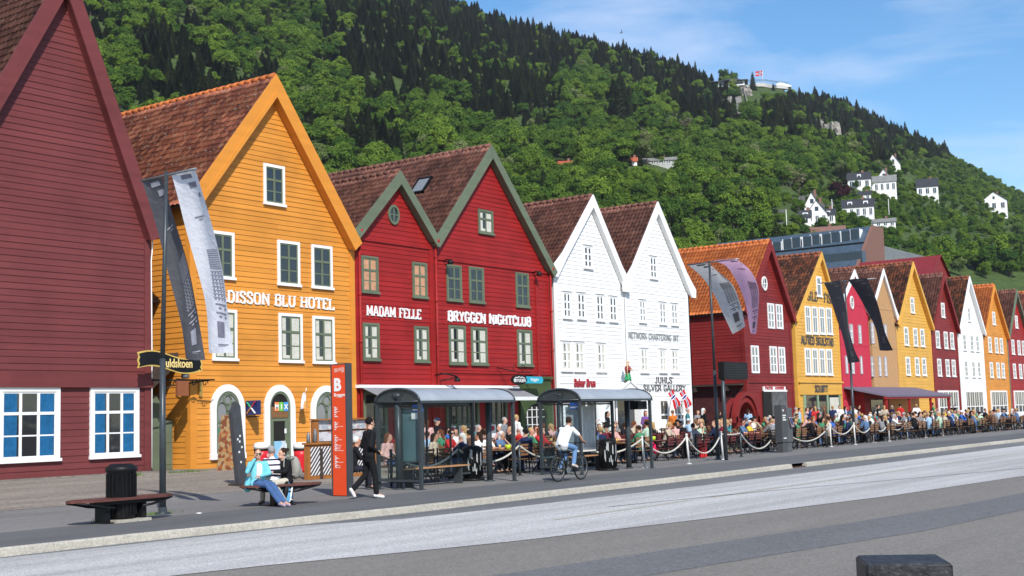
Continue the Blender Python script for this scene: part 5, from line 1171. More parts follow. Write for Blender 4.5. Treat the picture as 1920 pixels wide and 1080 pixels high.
# stone terraces and retaining walls of the hillside road
tw=MB()
for (ax,ay),(bx,by),hh in (((1462,402),(1560,386),9),((1456,378),(1530,368),7),((1570,400),(1640,392),4),((1456,425),(1505,420),8)):
    a=onhill(ax,ay); b=onhill(bx,by); 
    if a and b: tw.bar(a+Vector((0,0,-1)),b+Vector((0,0,-1)),1.2,hh*.5)
tw.thing('retaining_wall',mat('dark_stone_wall',(.13,.125,.12),.9,.4,.4,bump=.5),'dark stone retaining walls stepping up the slope below the white villas','wall')
mb=MB(); 
for px,py in ((1562,428),(1625,430),(1600,345)):
    pass
for px,py,l in ((1562,420,'white flagpole standing before the copper beech'),(1476,440,'thin grey lamp mast by the retaining walls'),(1668,418,'thin pale mast at the right of the wide white villa')):
    p=onhill(px,py); d=math.hypot(p.x,p.y); mb=MB(); mb.tube([p-Vector((0,0,1)),p+Vector((0,0,34*d/FPX+2))],[.14,.08],6); mb.thing('mast',M['wtrim'],l,'mast')
# gull
mb=MB(); p=P(1165,61,90); 
mb.add([p+Vector(v) for v in ((0,0,0),(.1,.05,.12),(.45,.25,.2),(.75,.4,.06),(.4,.1,.12),(-.1,-.05,.12),(-.45,-.25,.24),(-.75,-.4,.16),(-.4,-.4,.16))],[(0,1,2,4),(2,3,4),(0,8,6,5),(6,7,8)])
mb.ell(p,(.09,.28,.08),8); mb.thing('gull',mat('gull_grey',(.25,.25,.27),.8,.1),'small grey gull gliding high in the blue sky','bird')

# ---- the air between here and the mountain
mb=MB(); mb.box(-600,1300,-700,1500,-3,420); hzo=mb.build('haze',[]); hzo['kind']='stuff'; hzo['label']='thin summer haze'
m=bpy.data.materials.new('haze'); m.use_nodes=True; t=m.node_tree; t.nodes.clear(); vo=N(t,'ShaderNodeVolumePrincipled'); vo.inputs['Color'].default_value=(.85,.90,1,1); vo.inputs['Density'].default_value=.00009; vo.inputs['Anisotropy'].default_value=.2
ou=N(t,'ShaderNodeOutputMaterial'); t.links.new(vo.outputs[0],ou.inputs['Volume']); hzo.data.materials.append(m)
# ------------------------------------------------------------------ banner poles
BANG='banner poles along the pavement'
def banner(parent_lbl,left,right,YL,YR,mt,pm,marks,name='banner',grp=None,cat='banner',thick=.004):
    # left / right edges as pixel polylines, each hanging at its own distance
    def crv(pts,Y,n=28):
        V=[P(x,y,Y) for x,y in pts]; out=[]
        for i in range(n+1):
            t=i/n*(len(V)-1); k=min(int(t),len(V)-2); f=t-k
            p0=V[max(k-1,0)];p1=V[k];p2=V[k+1];p3=V[min(k+2,len(V)-1)]
            out.append(.5*((2*p1)+(-p0+p2)*f+(2*p0-5*p1+4*p2-p3)*f*f+(-p0+3*p1-3*p2+p3)*f*f*f))
        return out
    A=crv(left,YL);B=crv(right,YR); n=28; m=8
    def S(u,v,off=0.):
        t=v*n; k=min(int(t),n-1); f=t-k; a=A[k].lerp(A[k+1],f); b=B[k].lerp(B[k+1],f); p=a.lerp(b,u)
        nn=(b-a).cross(A[min(k+1,n)]-A[max(k-1,0)]).normalized(); return p+nn*(.10*math.sin(u*math.pi)*math.sin(v*3.5+.4)+.015*math.sin(u*9+v*11)+off)
    mb=MB()
    for i in range(n+1):
        for j in range(m+1): mb.v.append(tuple(S(j/m,i/n)))
    for i in range(n):
        for j in range(m): mb.f.append((i*(m+1)+j,i*(m+1)+j+1,(i+1)*(m+1)+j+1,(i+1)*(m+1)+j)); mb.m.append(0); mb.sm.append(True)
    o=mb.thing(name,mt,parent_lbl,cat,grp); 
    mb=MB()
    for (u0,u1,v0,v1) in marks:
        k=max(1,int((v1-v0)*28)); q=max(1,int((u1-u0)*8))
        for i in range(k):
            for j in range(q):
                a=v0+(v1-v0)*i/k; b=v0+(v1-v0)*(i+1)/k; c=u0+(u1-u0)*j/q; d=u0+(u1-u0)*(j+1)/q
                for of in (.008,-.008): mb.quad(S(c,a,of),S(d,a,of),S(d,b,of),S(c,b,of))
    x=mb.build('print',pm,None,fix=False); x.parent=o; x.data.transform(Matrix.Translation(-o.location)); return o
MK=[(.30,.72,.03,.06),(.50,.80,.085,.115),(.74,.84,.145,.165),(.35,.7,.255,.262),(.45,.6,.27,.275)]
for k in range(11): MK.append((.42,.95,.42+k*.009,.424+k*.009))
for k in range(8):
    MK.append((.42,.95,.525+k*.02,.529+k*.02))
    for j in range(4): MK.append((.46+j*.13,.52+j*.13,.533+k*.02,.539+k*.02))
MK+=[(.46,.92,.70,.708),(.56,.68,.72,.73),(.82,.92,.72,.73),(.46,.92,.748,.757),(.56,.68,.767,.777),(.82,.92,.767,.777),(.46,.78,.80,.885),(.48,.9,.925,.933),(.48,.8,.94,.943)]
def bpole(base,top,bar0,bar1,lbl,lbar,rr=.05,light=None):
    b=G(*base); X=b.x
    t=P(top[0],top[1],b.y); e=empty('banner_pole',b,lbl,'pole',BANG)
    mb=MB(); mb.tube([(b.x,b.y,0),(b.x,b.y,t.z*.45)],[.068,.06],10); mb.tube([(b.x,b.y,t.z*.45),(t.x,b.y,t.z+.05)],[.05,.04],10)
    mb.lathe([(.16,0),(.16,.03),(.09,.05),(.08,.14)],(b.x,b.y,0),12); mb.build('pole',M['steel'],e)
    p=XP(*bar0,t.x); q=XP(*bar1,t.x)
    mb=MB(); mb.tube([p,q],.024,8); mb.build('crossbar',M['steel_l'],e)
    return b,p,q,e
b1,p1,q1,e1=bpole((305,964),(312,326),(264,339),(368,316),'tall grey banner pole in front of the maroon house',None)
b2,p2,q2,e2=bpole((1347,862),(1330,492),(1288,497),(1386,485),'grey banner pole with grey and pink banners in front of the orange roof',None)
b3,p3,q3,e3=bpole((1603,833),(1583,526),(1537,531),(1643,522),'thin dark pole with two black banners before the raspberry front',None)
dk=cloth('dark_grey_banner',(.115,.115,.13),.08,trans=.12); dk2=cloth('black_banner',(.075,.078,.10),.1,trans=.05)
wh=cloth('white_banner',(.80,.81,.86),.04,trans=.25); gr=cloth('grey_banner',(.70,.72,.71),.08,trans=.35); pk=cloth('pink_banner',(.80,.50,.68),.08,trans=.4)
pw=mat('pale_print',(.42,.42,.48),.8,.08); pd=mat('dark_print',(.22,.22,.28),.8,.1); pg=mat('grey_print',(.14,.15,.17),.8,.1)
y1,y2=p1.y,(p1.y+q1.y)/2+.08; 
banner('dark charcoal banner with white blocks hanging from the left pole',[(266,340),(297,440),(326,550),(341,620),(350,673)],[(304,331),(327,410),(352,500),(372,590),(384,675)],p1.y-.05,(p1.y+q1.y)/2+.15,dk,pw,MK)
banner('white banner with grey printed blocks beside the charcoal one',[(321,326),(343,410),(369,500),(386,580),(393,662)],[(366,317),(392,400),(415,500),(429,590),(437,661)],(p1.y+q1.y)/2-.1,q1.y+.05,wh,pd,MK)
banner('grey banner twisting in the wind before the bright orange roof',[(1291,498),(1319,523),(1338,550),(1355,588),(1374,626)],[(1330,495),(1354,515),(1375,537),(1389,572),(1397,612)],p2.y-.05,(p2.y+q2.y)/2+.1,gr,pg,MK)
banner('pink banner billowing beside the grey one',[(1338,490),(1362,500),(1382,528),(1396,564),(1404,608),(1408,623)],[(1381,486),(1404,503),(1418,528),(1423,557),(1421,600),(1417,626)],(p2.y+q2.y)/2-.1,q2.y+.05,pk,pg,MK)
banner('black banner on the left side of the far pole, twisted at its foot',[(1545,531),(1557,560),(1573,607),(1584,650),(1591,681)],[(1575,526),(1583,557),(1587,598),(1601,650),(1612,678)],p3.y-.05,(p3.y+q3.y)/2+.15,dk2,pg,MK)
banner('black banner flying over the tan house front',[(1590,525),(1610,555),(1630,590),(1642,620),(1650,657)],[(1626,522),(1640,553),(1650,587),(1661,625),(1674,657)],(p3.y+q3.y)/2-.1,q3.y+.1,dk2,pg,MK)
# ------------------------------------------------------------------ orange stop pillar
c0=G(652,931); Xf=c0.x; yr=c0.y; yl=XP(624,931,Xf).y; xt=.20
zt=XP(636,684,Xf).z
op=empty('stop_pillar',(Xf+.1,(yl+yr)/2,0),'tall orange red information pillar with a big white letter B and stop list','sign')
mb=MB(); mb.box(Xf,Xf+.05,yr+.02,yl-.02,.02,zt); mb.build('front_panel',mat('signal_orange',(.72,.065,.012),.42,.05,2),op)
mb=MB(); mb.bbox(Xf+.052,Xf+xt,yr-.01,yl+.01,.0,zt+.03,.01); mb.box(Xf-.01,Xf+.05,yr-.012,yr+.018,0,zt+.02); mb.box(Xf-.01,Xf+.05,yl-.018,yl+.012,0,zt+.02); mb.build('casing',mat('pillar_grey',(.045,.047,.052),.5,.15,3),op)
W=yl-yr; wt=M['wtrim']; RX_=(math.pi/2,0,-math.pi/2); Yt=lambda f: yl-W*f
text('B',(Xf-.004,Yt(.18),zt-.60),.40,wt,op,.045,.003,rot=RX_,name='stop_letter'); text('Bryggen',(Xf-.004,Yt(.18),zt-.74),.11,wt,op,.012,.003,rot=RX_)
mb=MB(); mb.box(Xf-.004,Xf,Yt(.22),Yt(.45),zt-.17,zt-.08); mb.box(Xf-.004,Xf,Yt(.5),Yt(.66),zt-.15,zt-.07); mb.box(Xf-.004,Xf,Yt(.7),Yt(.88),zt-.18,zt-.06); mb.build('logo',mat('logo_pale',(.7,.35,.28),.5),op)
mb=MB(); r=random.Random(4); z=zt-.98
for grp in (6,5,9,7):
    for k in range(grp):
        mb.box(Xf-.004,Xf,Yt(.18),Yt(.28+.08*(k%2)),z-.018,z)
        if r.random()<.8: mb.box(Xf-.0045,Xf,Yt(.22),Yt(r.uniform(.35,.8)),z-.030,z-.022)
        z-=.042
    z-=.10
mb.build('stop_list',wt,op)
# ------------------------------------------------------------------ bus shelters
GL_=clearglass('shelter_glass')
def shelter(x0,x1,yf,yb,lbl,cols,thin,arch_h=.33,zf=2.18,panel=None):
    e=empty('bus_shelter',((x0+x1)/2,(yf+yb)/2,0),lbl,'bus shelter','bus shelters'); n=14
    def arc(k): t=math.pi*k/n; return (yf+yb)/2-(yb-yf)/2*math.cos(t), zf+arch_h*math.sin(t)
    mb=MB()
    for k in range(n):
        (ya,za),(yb_,zb)=arc(k),arc(k+1); mb.add([(x0,ya,za),(x1,ya,za),(x1,yb_,zb),(x0,yb_,zb),(x0,ya,za-.03),(x1,ya,za-.03),(x1,yb_,zb-.03),(x0,yb_,zb-.03)],[(0,1,2,3),(7,6,5,4)],0,True)
    mb.build('roof',mat('roof_sheet_metal',(.33,.36,.39),.5,.1,2,metal=.1),e)
    mb=MB()
    for x in (x0,x1): mb.tube([(x,)+arc(k) for k in range(n+1)],.032,6); mb.tube([(x,yf,zf),(x,yb,zf)],.022,6)
    mb.box(x0,x1,yf-.04,yf+.02,zf-.05,zf+.015); mb.box(x0,x1,yb-.03,yb+.05,zf-.07,zf+.02); mb.build('roof_frame',M['steel'],e)
    for x in (x0,):
        mb=MB(); mb.prism([arc(k) for k in range(n+1)],'x',x+.02,x+.028); mb.build('end_pane',clearglass('end_glass',(.75,.8,.82),.8),e)
    for x,y in cols:
        mb=MB(); mb.tube([(x,y,0),(x,y,zf+.16)],.085,14); mb.lathe([(.14,0),(.14,.02),(.09,.04)],(x,y,0),14); mb.lathe([(.08,0),(.12,.1),(.16,.15),(.08,.22)],(x,y,zf+.02),12); mb.build('column',M['steel'],e)
    for x,y in thin:
        mb=MB(); mb.box(x-.04,x+.04,y-.04,y+.04,0,zf); mb.box(x-.08,x+.08,y-.08,y+.08,0,.02); mb.build('post',M['steel'],e)
    mb=MB(); mb.box(x0+.06,x1-.06,yb-.02,yb-.008,.25,zf-.12); mb.box(x0-.006,x0+.006,yf+.1,yb-.08,.25,zf-.12); mb.build('glass_wall',GL_,e)
    mb=MB(); mb.box(x0+.05,x1-.05,yb-.035,yb+.01,.2,.25); mb.box(x0+.05,x1-.05,yb-.035,yb+.01,zf-.13,zf-.08); mb.box(x0-.03,x0+.03,yf+.05,yb-.05,.2,.25); 
    for k in range(1,4): xx=x0+(x1-x0)*k/4; mb.box(xx-.02,xx+.02,yb-.036,yb+.012,.2,zf-.1)
    mb.build('rail',M['steel'],e)
    return e
S1=shelter(24.35,28.35,20.62,22.1,'nearer bus shelter with a curved grey roof and a blue green timetable panel',[(24.45,21.42),(28.2,21.42)],[(24.4,20.66),(28.3,20.66),(24.4,22.06),(28.3,22.06)])
S2=shelter(31.35,35.5,20.45,21.95,'farther bus shelter with a curved grey roof and a pale map panel',[(31.5,21.25),(35.3,21.25)],[(31.4,20.5),(35.45,20.5),(31.4,21.9),(35.45,21.9)])
mb=MB(); mb.box(24.55,24.61,20.76,21.36,.70,1.98)
tp_=mb.build('timetable_panel',mat('teal_panel',(.085,.15,.165),.3,.12,1.2),S1)
mb=MB(); mb.box(24.53,24.63,20.72,20.76,.6,2.03); mb.box(24.53,24.63,21.36,21.40,.6,2.03); mb.box(24.535,24.625,20.76,21.36,1.98,2.03); mb.box(24.535,24.625,20.76,21.36,.66,.70); mb.build('frame',M['steel'],tp_)
mb=MB(); 
for k in range(2): mb.box(24.542,24.549,20.95,21.15,1.78-k*.06,1.80-k*.06)
mb.build('print',M['steel'],tp_)
bl=mat('sign_blue',(.02,.12,.50),.4,.05)
for S,x,y in ((S1,24.55,20.72),(S2,31.5,20.6)):
    mb=MB(); mb.box(x-.01,x+.01,y-.02,y+.30,1.92,2.10); o=mb.build('stop_sign',bl,S); mb=MB(); mb.box(x-.016,x-.0105,y,y+.28,1.955,1.99); mb.build('stripe',M['wtrim'],o)
mb=MB(); mb.box(24.54,24.56,20.72,21.06,1.74,1.90); mb.build('stop_sign',M['wtrim_dull'],S1)
mb=MB(); mb.box(31.62,31.68,20.60,21.15,.72,1.98); 
tp2=mb.build('map_panel',mat('pale_map',(.30,.34,.36),.4,.25,5),S2)
mb=MB(); mb.box(33.0,34.25,21.86,21.92,.70,2.0); tp3=mb.build('map_panel',mat('pale_map_b',(.45,.48,.50),.4,.2,6),S2)
mb=MB(); mb.box(32.94,33.0,21.84,21.94,.6,2.05); mb.box(34.25,34.31,21.84,21.94,.6,2.05); mb.box(33.0,34.25,21.845,21.935,.6,.72); mb.build('frame',M['wtrim_dull'],tp3)
mb=MB(); mb.box(34.9,35.45,20.6,20.9,1.86,2.12); mb.build('display_box',M['black'],S2)
for S,x in ((S1,24.9),(S2,32.0)):
    mb=MB()
    for k in range(4): mb.box(x,x+2.6,21.55+k*.09,21.62+k*.09,.46,.49)
    o=mb.build('seat',mat('shelter_seat_wood',(.42,.22,.10),.6,.2,5),S)
    mb=MB()
    for xx in (x+.3,x+2.3): mb.box(xx-.03,xx+.03,21.6,21.86,0,.46)
    mb.build('seat_leg',M['steel'],S)
# ------------------------------------------------------------------ benches
def bench(c,L_,rz,lbl):
    e=empty('bench',(0,0,0),lbl,'bench','rounded wooden benches on the pavement',0)
    mb=MB(); prof=[]; n=7
    def outline(w,l,nn=8):
        pts=[]
        for s,a0_ in ((1,-90),(-1,90)):
            for k in range(nn+1): a=R(a0_+180*k/nn); pts.append((s*(l/2-w/2)+w*.9*math.cos(a),w/2*math.sin(a)))
        return pts
    for k in range(5):
        y0=-.3+.122*k; y1=y0+.108; ex=lambda y: L_/2-.35*(abs(y)/.3)**2
        mb.prism([(-ex(y0),y0),(ex(y0),y0),(ex(y1),y1),(-ex(y1),y1)],'z',.405,.45)
    mb.build('seat',mat('dark_red_bench_wood',(.11,.038,.030),.45,.25,5,stretch=(1,6,6)),e)
    mb=MB(); mb.prism([(-L_/2+.32,-.22),(L_/2-.32,-.22),(L_/2-.62,.22),(-L_/2+.62,.22)],'z',.34,.402)
    for s in (-1,1):
        for yy in (-.24,.24): mb.tube([(s*(L_/2-.1),yy*.6,.40),(s*(L_/2-.35),yy,.36),(s*(L_/2-.62),yy,.30),(s*(L_/2-.85),yy,.28)],.025,6)
    mb.build('frame',M['black'],e)
    for s in (-1,1):
        mb=MB(); mb.box(s*(L_/2-.75)-.05,s*(L_/2-.75)+.05,-.16,.16,0,.35); mb.box(s*(L_/2-.75)-.09,s*(L_/2-.75)+.09,-.22,.22,0,.02); mb.build('leg',M['black'],e)
    e.location=(c[0],c[1],0); e.rotation_euler=(0,0,rz)
    return e
ba=G(459,913,.43); bb_=G(612,905,.43); BC=((ba.x+bb_.x)/2,(ba.y+bb_.y)/2+.15); BRZ=math.atan2(bb_.y-ba.y,bb_.x-ba.x)
BL=(bb_-ba).length
bench(BC,BL,BRZ,'dark wooden bench with three people sitting on it beside the orange pillar')
c0=G(341,927,.43); bench((c0.x-1.15,c0.y+.32),2.3,0.0,'dark wooden bench at the left edge behind the banner pole')
# litter bin left
p=G(256,977); lb=empty('litter_bin',(p.x-.05,p.y+.3,0),'round black ribbed litter bin at the left by the bench','bin')
mb=MB(); mb.lathe([(.24,.05),(.25,.1),(.26,.9),(.29,.93),(.29,1.0),(.25,1.02),(.20,1.06)],(p.x-.15,p.y+.25,0),20)
for k in range(20): a=2*math.pi*k/20; mb.box(-.01,.01,-.012,.012,.12,.88,0,Matrix.Translation((p.x-.15+.262*math.cos(a),p.y+.25+.262*math.sin(a),0)))
mb.build('body',M['black'],lb); mb=MB(); mb.box(p.x-.5,p.x+.28,p.y-.08,p.y+.55,0,.05); mb.build('base',M['kerb'],lb)
# bottom right dark post top close to the camera
c=G(1692,1048,1.0); q=empty('wooden_bollard',(c.x,c.y,KZ),'black weathered square post in the near right foreground','bollard')
a_=CAM+ray(1633,1048)*6.0; d_=a_-CAM
T=Matrix.Translation((c.x,c.y,0))@Matrix.Rotation(R(-62),4,'Z')
mb=MB(); mb.bbox(-.16,.16,-.16,.16,KZ,.88,.02,0,T); mb.build('post',M['black'],q)
mb=MB(); mb.bbox(-.19,.19,-.19,.19,.88,1.0,.012,0,T); mb.build('cap',mat('worn_cap',(.022,.022,.024),.5,.8,12,bump=.5),q)
# ------------------------------------------------------------------ hanging signs
rb_=empty('ribbon_sign',(28.4,34.3,3.6),'black ribbon shaped shop sign with gold edge and gold name over the passage','sign')
Y=34.25; xs=[P(257,680,Y).x,P(380,684,Y).x]; n=24
def rib(t): return P(257+123*t,680-2.5+3*t,Y).z+.12*math.sin(t*2*math.pi*.95+.3)*1.0
for nm,mt_,g,dy in (('gold_rim',mat('gold_leaf',(.70,.48,.12),.4,.1,metal=.3),.0,0),('face',M['black'],.045,-.012)):
    mb=MB(); x0,x1=xs; hh=.26-g
    for k in range(n):
        ta,tb=k/n,(k+1)/n; xa=x0+g*1.5+(x1-x0-g*3)*ta; xb=x0+g*1.5+(x1-x0-g*3)*tb; za,zb=rib(ta),rib(tb)
        def cut(t,z): return z
        if k in (0,n-1):
            m_=[(.0,1),(.5,.5),(0,0),(.5,-.5),(0,-1)]
            tip=xa if k==0 else xb; inn=xb if k==0 else xa; sgn=1 if k==0 else -1
            for (u0,v0),(u1,v1) in zip(m_[:-1],m_[1:]):
                mb.add([(tip+(inn-tip)*u0*.9,Y+dy,za+v0*hh),(tip+(inn-tip)*u1*.9,Y+dy,za+v1*hh),(inn,Y+dy,zb+v1*hh),(inn,Y+dy,zb+v0*hh)],[(0,1,2,3)])
        else: mb.add([(xa,Y+dy,za-hh),(xb,Y+dy,zb-hh),(xb,Y+dy,zb+hh),(xa,Y+dy,za+hh),(xa,Y+dy+.01,za-hh),(xb,Y+dy+.01,zb-hh),(xb,Y+dy+.01,zb+hh),(xa,Y+dy+.01,za+hh)],[(0,1,2,3),(7,6,5,4),(0,4,5,1),(2,6,7,3)])
    mb.build(nm,mt_,rb_)
a=P(300,688,Y-.02); text('Guldskoen',(a.x,Y-.02,a.z),.40,mat('gold_lettering',(.75,.58,.22),.5,.1),rb_,.02,.006,sx=.78)
mb=MB(); mb.tube([(27.4,34.9,3.3),(28.2,34.4,3.28),(29.6,34.26,3.3)],.03,6)
for k in range(5):
    c_=Vector((27.7+k*.38,34.7-k*.1,3.18)); mb.tube([c_+Vector((.13*math.cos(t)*(1-t/9),0,.13*math.sin(t)*(1-t/9))) for t in np.linspace(0,7,14)],.018,5)
mb.tube([(27.5,34.9,2.7),(28.0,34.6,3.1),(29.4,34.3,3.28)],.025,6); mb.build('scroll_bracket',M['black'],rb_)
Y=34.3; a=P(331,714,Y); b=P(352,742,Y); hs=empty('hanging_sign',((a.x+b.x)/2,Y,b.z),'small square brown hanging sign below the black ribbon sign','sign')
mb=MB(); mb.box(a.x,b.x,Y-.05,Y+.05,b.z,a.z); mb.build('board',mat('rust_brown_sign',(.24,.08,.03),.5,.15),hs); mb=MB(); mb.tube([(29.3,34.95,a.z+.06),(a.x,Y,a.z+.06)],.02,6); mb.tube([(a.x+.05,Y,a.z-.01),(a.x+.05,Y,a.z+.06)],.012,6); mb.build('bracket',M['black'],hs)
Y=34.4; mb=MB(); a=P(347,707,Y); mb.lathe([(.03,.2),(.12,.12),(.14,0),(.10,-.05)],(a.x,Y,a.z),12); mb.tube([(a.x,Y,a.z+.18),(a.x+.1,34.95,a.z+.22)],.02,6); mb.thing('wall_lamp',M['steel_l'],'round metal lamp on the corner of the orange house','lamp')
# light box with the coloured cross
a=P(456,750,34.6); b=P(478.5,778,34.4); lbx=empty('light_box_sign',(a.x,34.6,b.z),'small dark blue box sign with a multicoloured cross on the orange wall','sign')
xx=P(457,764,34.9).x+.12; z0,z1=P(468,778,34.6).z,P(468,751,34.6).z
mb=MB(); mb.bbox(xx,xx+.16,34.3,34.94,z0,z1,.015); mb.build('box',mat('sign_navy',(.012,.022,.10),.3,.1),lbx)
cy,cz=34.62,(z0+z1)/2; hw=.25; hh=(z1-z0)*.40
for i,((sy,sz),c) in enumerate((((1,1),(.05,.35,.15)),((-1,1),(.6,.05,.06)),((1,-1),(.75,.30,.04)),((-1,-1),(.70,.72,.8)))):
    mb=MB(); mb.bar((xx-.006-.0005*i,cy,cz),(xx-.006-.0005*i,cy+sy*hw*.85,cz+sz*hh),.02,.11,up=(1,0,0)); mb.build('cross_arm',mat('arm_colour_%d'%i,c,.4,.05),lbx)
mb=MB(); mb.bar((xx+.1,34.95,z0-.06),(xx+.1,34.35,z0-.06),.04); mb.build('bracket',M['black'],lbx)
V3_=lambda *p: Vector(p)
# pennant on a stick
a=P(572,733,34.5); mb=MB(); pn=empty('pennant',(a.x,34.6,a.z-.6),'small furled white and orange pennant on a short wall pole','flag')
mb.tube([(a.x+.15,34.95,a.z-.75),(a.x-.02,34.4,a.z+.1)],.015,6); mb.build('pole',M['wtrim'],pn)
mb=MB(); a0=V3_(a.x+.02,34.44,a.z+.02)
for k in range(12):
    for q in range(4):
        def fp_(u,v): return a0+Vector((-.05-.30*u*(.35+v)+.22*v*.2,.06*math.sin(u*7+v*2),-.62*v-.08*u))+Vector((.12*v,0,0))
        mb.quad(fp_(q/4,k/12),fp_((q+1)/4,k/12),fp_((q+1)/4,(k+1)/12),fp_(q/4,(k+1)/12))
mb.build('cloth',dapple('pennant_cloth',[(.65,.65,.66),(.6,.3,.08),(.62,.64,.66),(.2,.4,.5)],4),pn)
# oval and blue pub signs
Y=34.1; c_=P(973,712,Y); ov=empty('oval_sign',(c_.x,Y,c_.z),'black oval hanging sign with white mountain outline and name beside the green doorway','sign')
mb=MB(); rx=(P(988,712,Y).x-P(960,712,Y).x)/2; rz=(P(973,703,Y).z-P(973,722,Y).z)/2
mb.prism([(c_.x+rx*math.cos(t),c_.z+rz*math.sin(t)) for t in np.linspace(0,2*math.pi,28,endpoint=False)],'y',Y-.04,Y+.04); mb.build('board',M['black'],ov)
text('BRYGGEN',(c_.x,Y-.045,c_.z-rz*.45),.20,M['wtrim'],ov,.02,.003,align='CENTER',sx=1.0)
mb=MB(); z_=c_.z+rz*.25; pts=[(-.7,0),(-.45,.25),(-.3,.1),(-.1,.38),(.12,.12),(.32,.32),(.7,0)]
for (u0,v0),(u1,v1) in zip(pts[:-1],pts[1:]): mb.bar((c_.x+u0*rx,Y-.05,z_+v0*rz),(c_.x+u1*rx,Y-.05,z_+v1*rz),.01,.03)
mb.build('mountain_outline',M['wtrim'],ov)
mb=MB(); mb.tube([(c_.x-.5,34.95,c_.z+rz+.35),(c_.x-.1,Y,c_.z+rz+.12),(c_.x+.9,Y,c_.z+rz+.12)],.025,6); mb.tube([(c_.x,Y,c_.z+rz),(c_.x,Y,c_.z+rz+.12)],.015,6)
for s in (-.3,.35): mb.tube([Vector((c_.x+s,Y,c_.z+rz+.3))+Vector((.14*math.cos(t),0,.14*math.sin(t))) for t in np.linspace(0,5,12)],.015,5)
mb.build('bracket',M['black'],ov)
Y=34.3; a=P(985,706,Y); b=P(1017,719,Y); cy_=empty('blue_sign',((a.x+b.x)/2,Y,b.z),'long bright cyan sign with rounded end next to the black oval sign','sign')
mb=MB(); r_=(a.z-b.z)/2; mb.prism([(a.x,b.z),(b.x-r_,b.z)]+[(b.x-r_+r_*math.cos(t),(a.z+b.z)/2+r_*math.sin(t)) for t in np.linspace(-1.5,1.5,10)]+[(b.x-r_,a.z),(a.x,a.z)],'y',Y-.05,Y+.05); mb.build('board',mat('cyan_sign',(.02,.36,.50),.35,.08),cy_)
text('bryggen',(a.x+.35,Y-.055,b.z+.12),.2,M['wtrim'],cy_,.01,.003)
mb=MB(); mb.bar((a.x+.6,Y,a.z+.05),(a.x+.6,34.8,a.z+.05),.04); mb.build('bracket',M['black'],cy_)
# black crane-like wall bracket over the awning
a=P(824,716,34.8); mb=MB(); mb.tube([(a.x-.1,34.95,a.z+.3),(a.x,34.5,a.z+.35),(a.x+.6,34.3,a.z+.2)],.03,6); mb.tube([(a.x,34.9,a.z),(a.x+.2,34.45,a.z+.1),(a.x+.6,34.3,a.z+.2)],.025,6); mb.lathe([(.05,.1),(.12,0),(.14,-.1)],(a.x+.6,34.3,a.z+.1),10); mb.thing('wall_bracket_lamp',M['black'],'black scrolled lamp bracket above the middle of the awning','lamp')
# Norwegian flags by the silver shop
for px,py,l in ((1262,733,'left of two small red flags with a blue cross by the silver shop'),(1283,733,'right of two small red flags with a blue cross by the silver shop')):
    a=P(px-6,py+42,34.9); b=P(px,py,34.2); fp=empty('wall_flag',b,l,'flag'); mb=MB(); mb.tube([(a.x,34.97,a.z),(b.x,34.2,b.z+.15)],.018,6); mb.build('pole',M['wtrim'],fp)
    flag(b+Vector((0,0,.1)),Vector((.45,-.2,-.87)),Vector((-.85,.0,-.35)).normalized(),.95,.6,fp,.05)
# ------------------------------------------------------------------ display, ticket machine
e=empty('display_board',(41.6,20.85,0),'black electronic departure display on a grey post before the dark red house','sign')
p=G(1362,863); t=P(1353,681,p.y); mb=MB(); mb.tube([(p.x,p.y,0),(p.x,p.y,t.z)],.07,10); mb.build('post',M['steel'],e)
br=P(1406,713,p.y); mb=MB(); mb.bbox(t.x-.06,t.x+ (br.x-t.x)*.82,p.y-.13,p.y+.13,br.z+.02,t.z+.05,.02); mb.build('housing',M['black'],e)
mb=MB(); 
for k in range(6): mb.box(t.x+.1,t.x+(br.x-t.x)*.74,p.y-.142,p.y-.134,br.z+.10+k*.085,br.z+.115+k*.085)
mb.build('display_line',mat('unlit_led',(.03,.03,.028),.5,.2),e)
p=G(1467,849); e=empty('ticket_machine',(p.x,p.y,0),'dark grey ticket machine with a slanted card terminal standing by the rope fence','ticket machine')
x0=G(1462,849).x; xm=x0+.46; x2=xm+.50; z1=1.93; y0=p.y-.05
mb=MB(); mb.bbox(x0,xm,y0,y0+.34,.42,1.92,.02); mb.bbox(x0+.05,xm-.01,y0+.04,y0+.31,0,.42,.01); mb.build('cabinet',mat('machine_grey',(.055,.058,.062),.45,.15,2),e)
mb=MB(); mb.bbox(xm+.005,x2,y0-.02,y0+.34,.42,1.80,.02); mb.bbox(xm+.02,x2-.03,y0+.03,y0+.31,0,.42,.01); mb.build('terminal_cabinet',mat('machine_grey_b',(.075,.08,.085),.4,.15,2),e)
mb=MB(); mb.add([(xm+.1,y0-.03,1.42),(x2-.12,y0-.03,1.42),(x2-.05,y0-.12,1.02),(xm+.17,y0-.12,1.02),(xm+.17,y0-.02,1.0),(x2-.05,y0-.02,1.0)],[(0,1,2,3),(3,2,5,4)]); mb.build('terminal',mat('terminal_rim',(.30,.20,.21),.4,.1),e)
mb=MB(); mb.add([(xm+.16,y0-.055,1.38),(x2-.17,y0-.055,1.38),(x2-.13,y0-.125,1.12),(xm+.2,y0-.125,1.12)],[(0,1,2,3)]); mb.build('screen',mat('navy_screen',(.012,.03,.12),.2,.1),e)
mb=MB()
for k,wd in ((0,.3),(1,.24),(2,.32)): mb.box(x0+.06,x0+.06+wd,y0-.006,y0,1.52-k*.09-.05,1.52-k*.09)
mb.box(x0+.07,x0+.35,y0-.006,y0,.56,.6); mb.build('lettering',M['wtrim_dull'],e)
mb=MB(); mb.box(x0+.08,x0+.17,y0-.006,y0,1.66,1.74); mb.build('logo',M['wtrim_dull'],e); mb=MB(); mb.box(x0+.2,x0+.28,y0-.006,y0,1.67,1.73); mb.build('logo',redl,e)
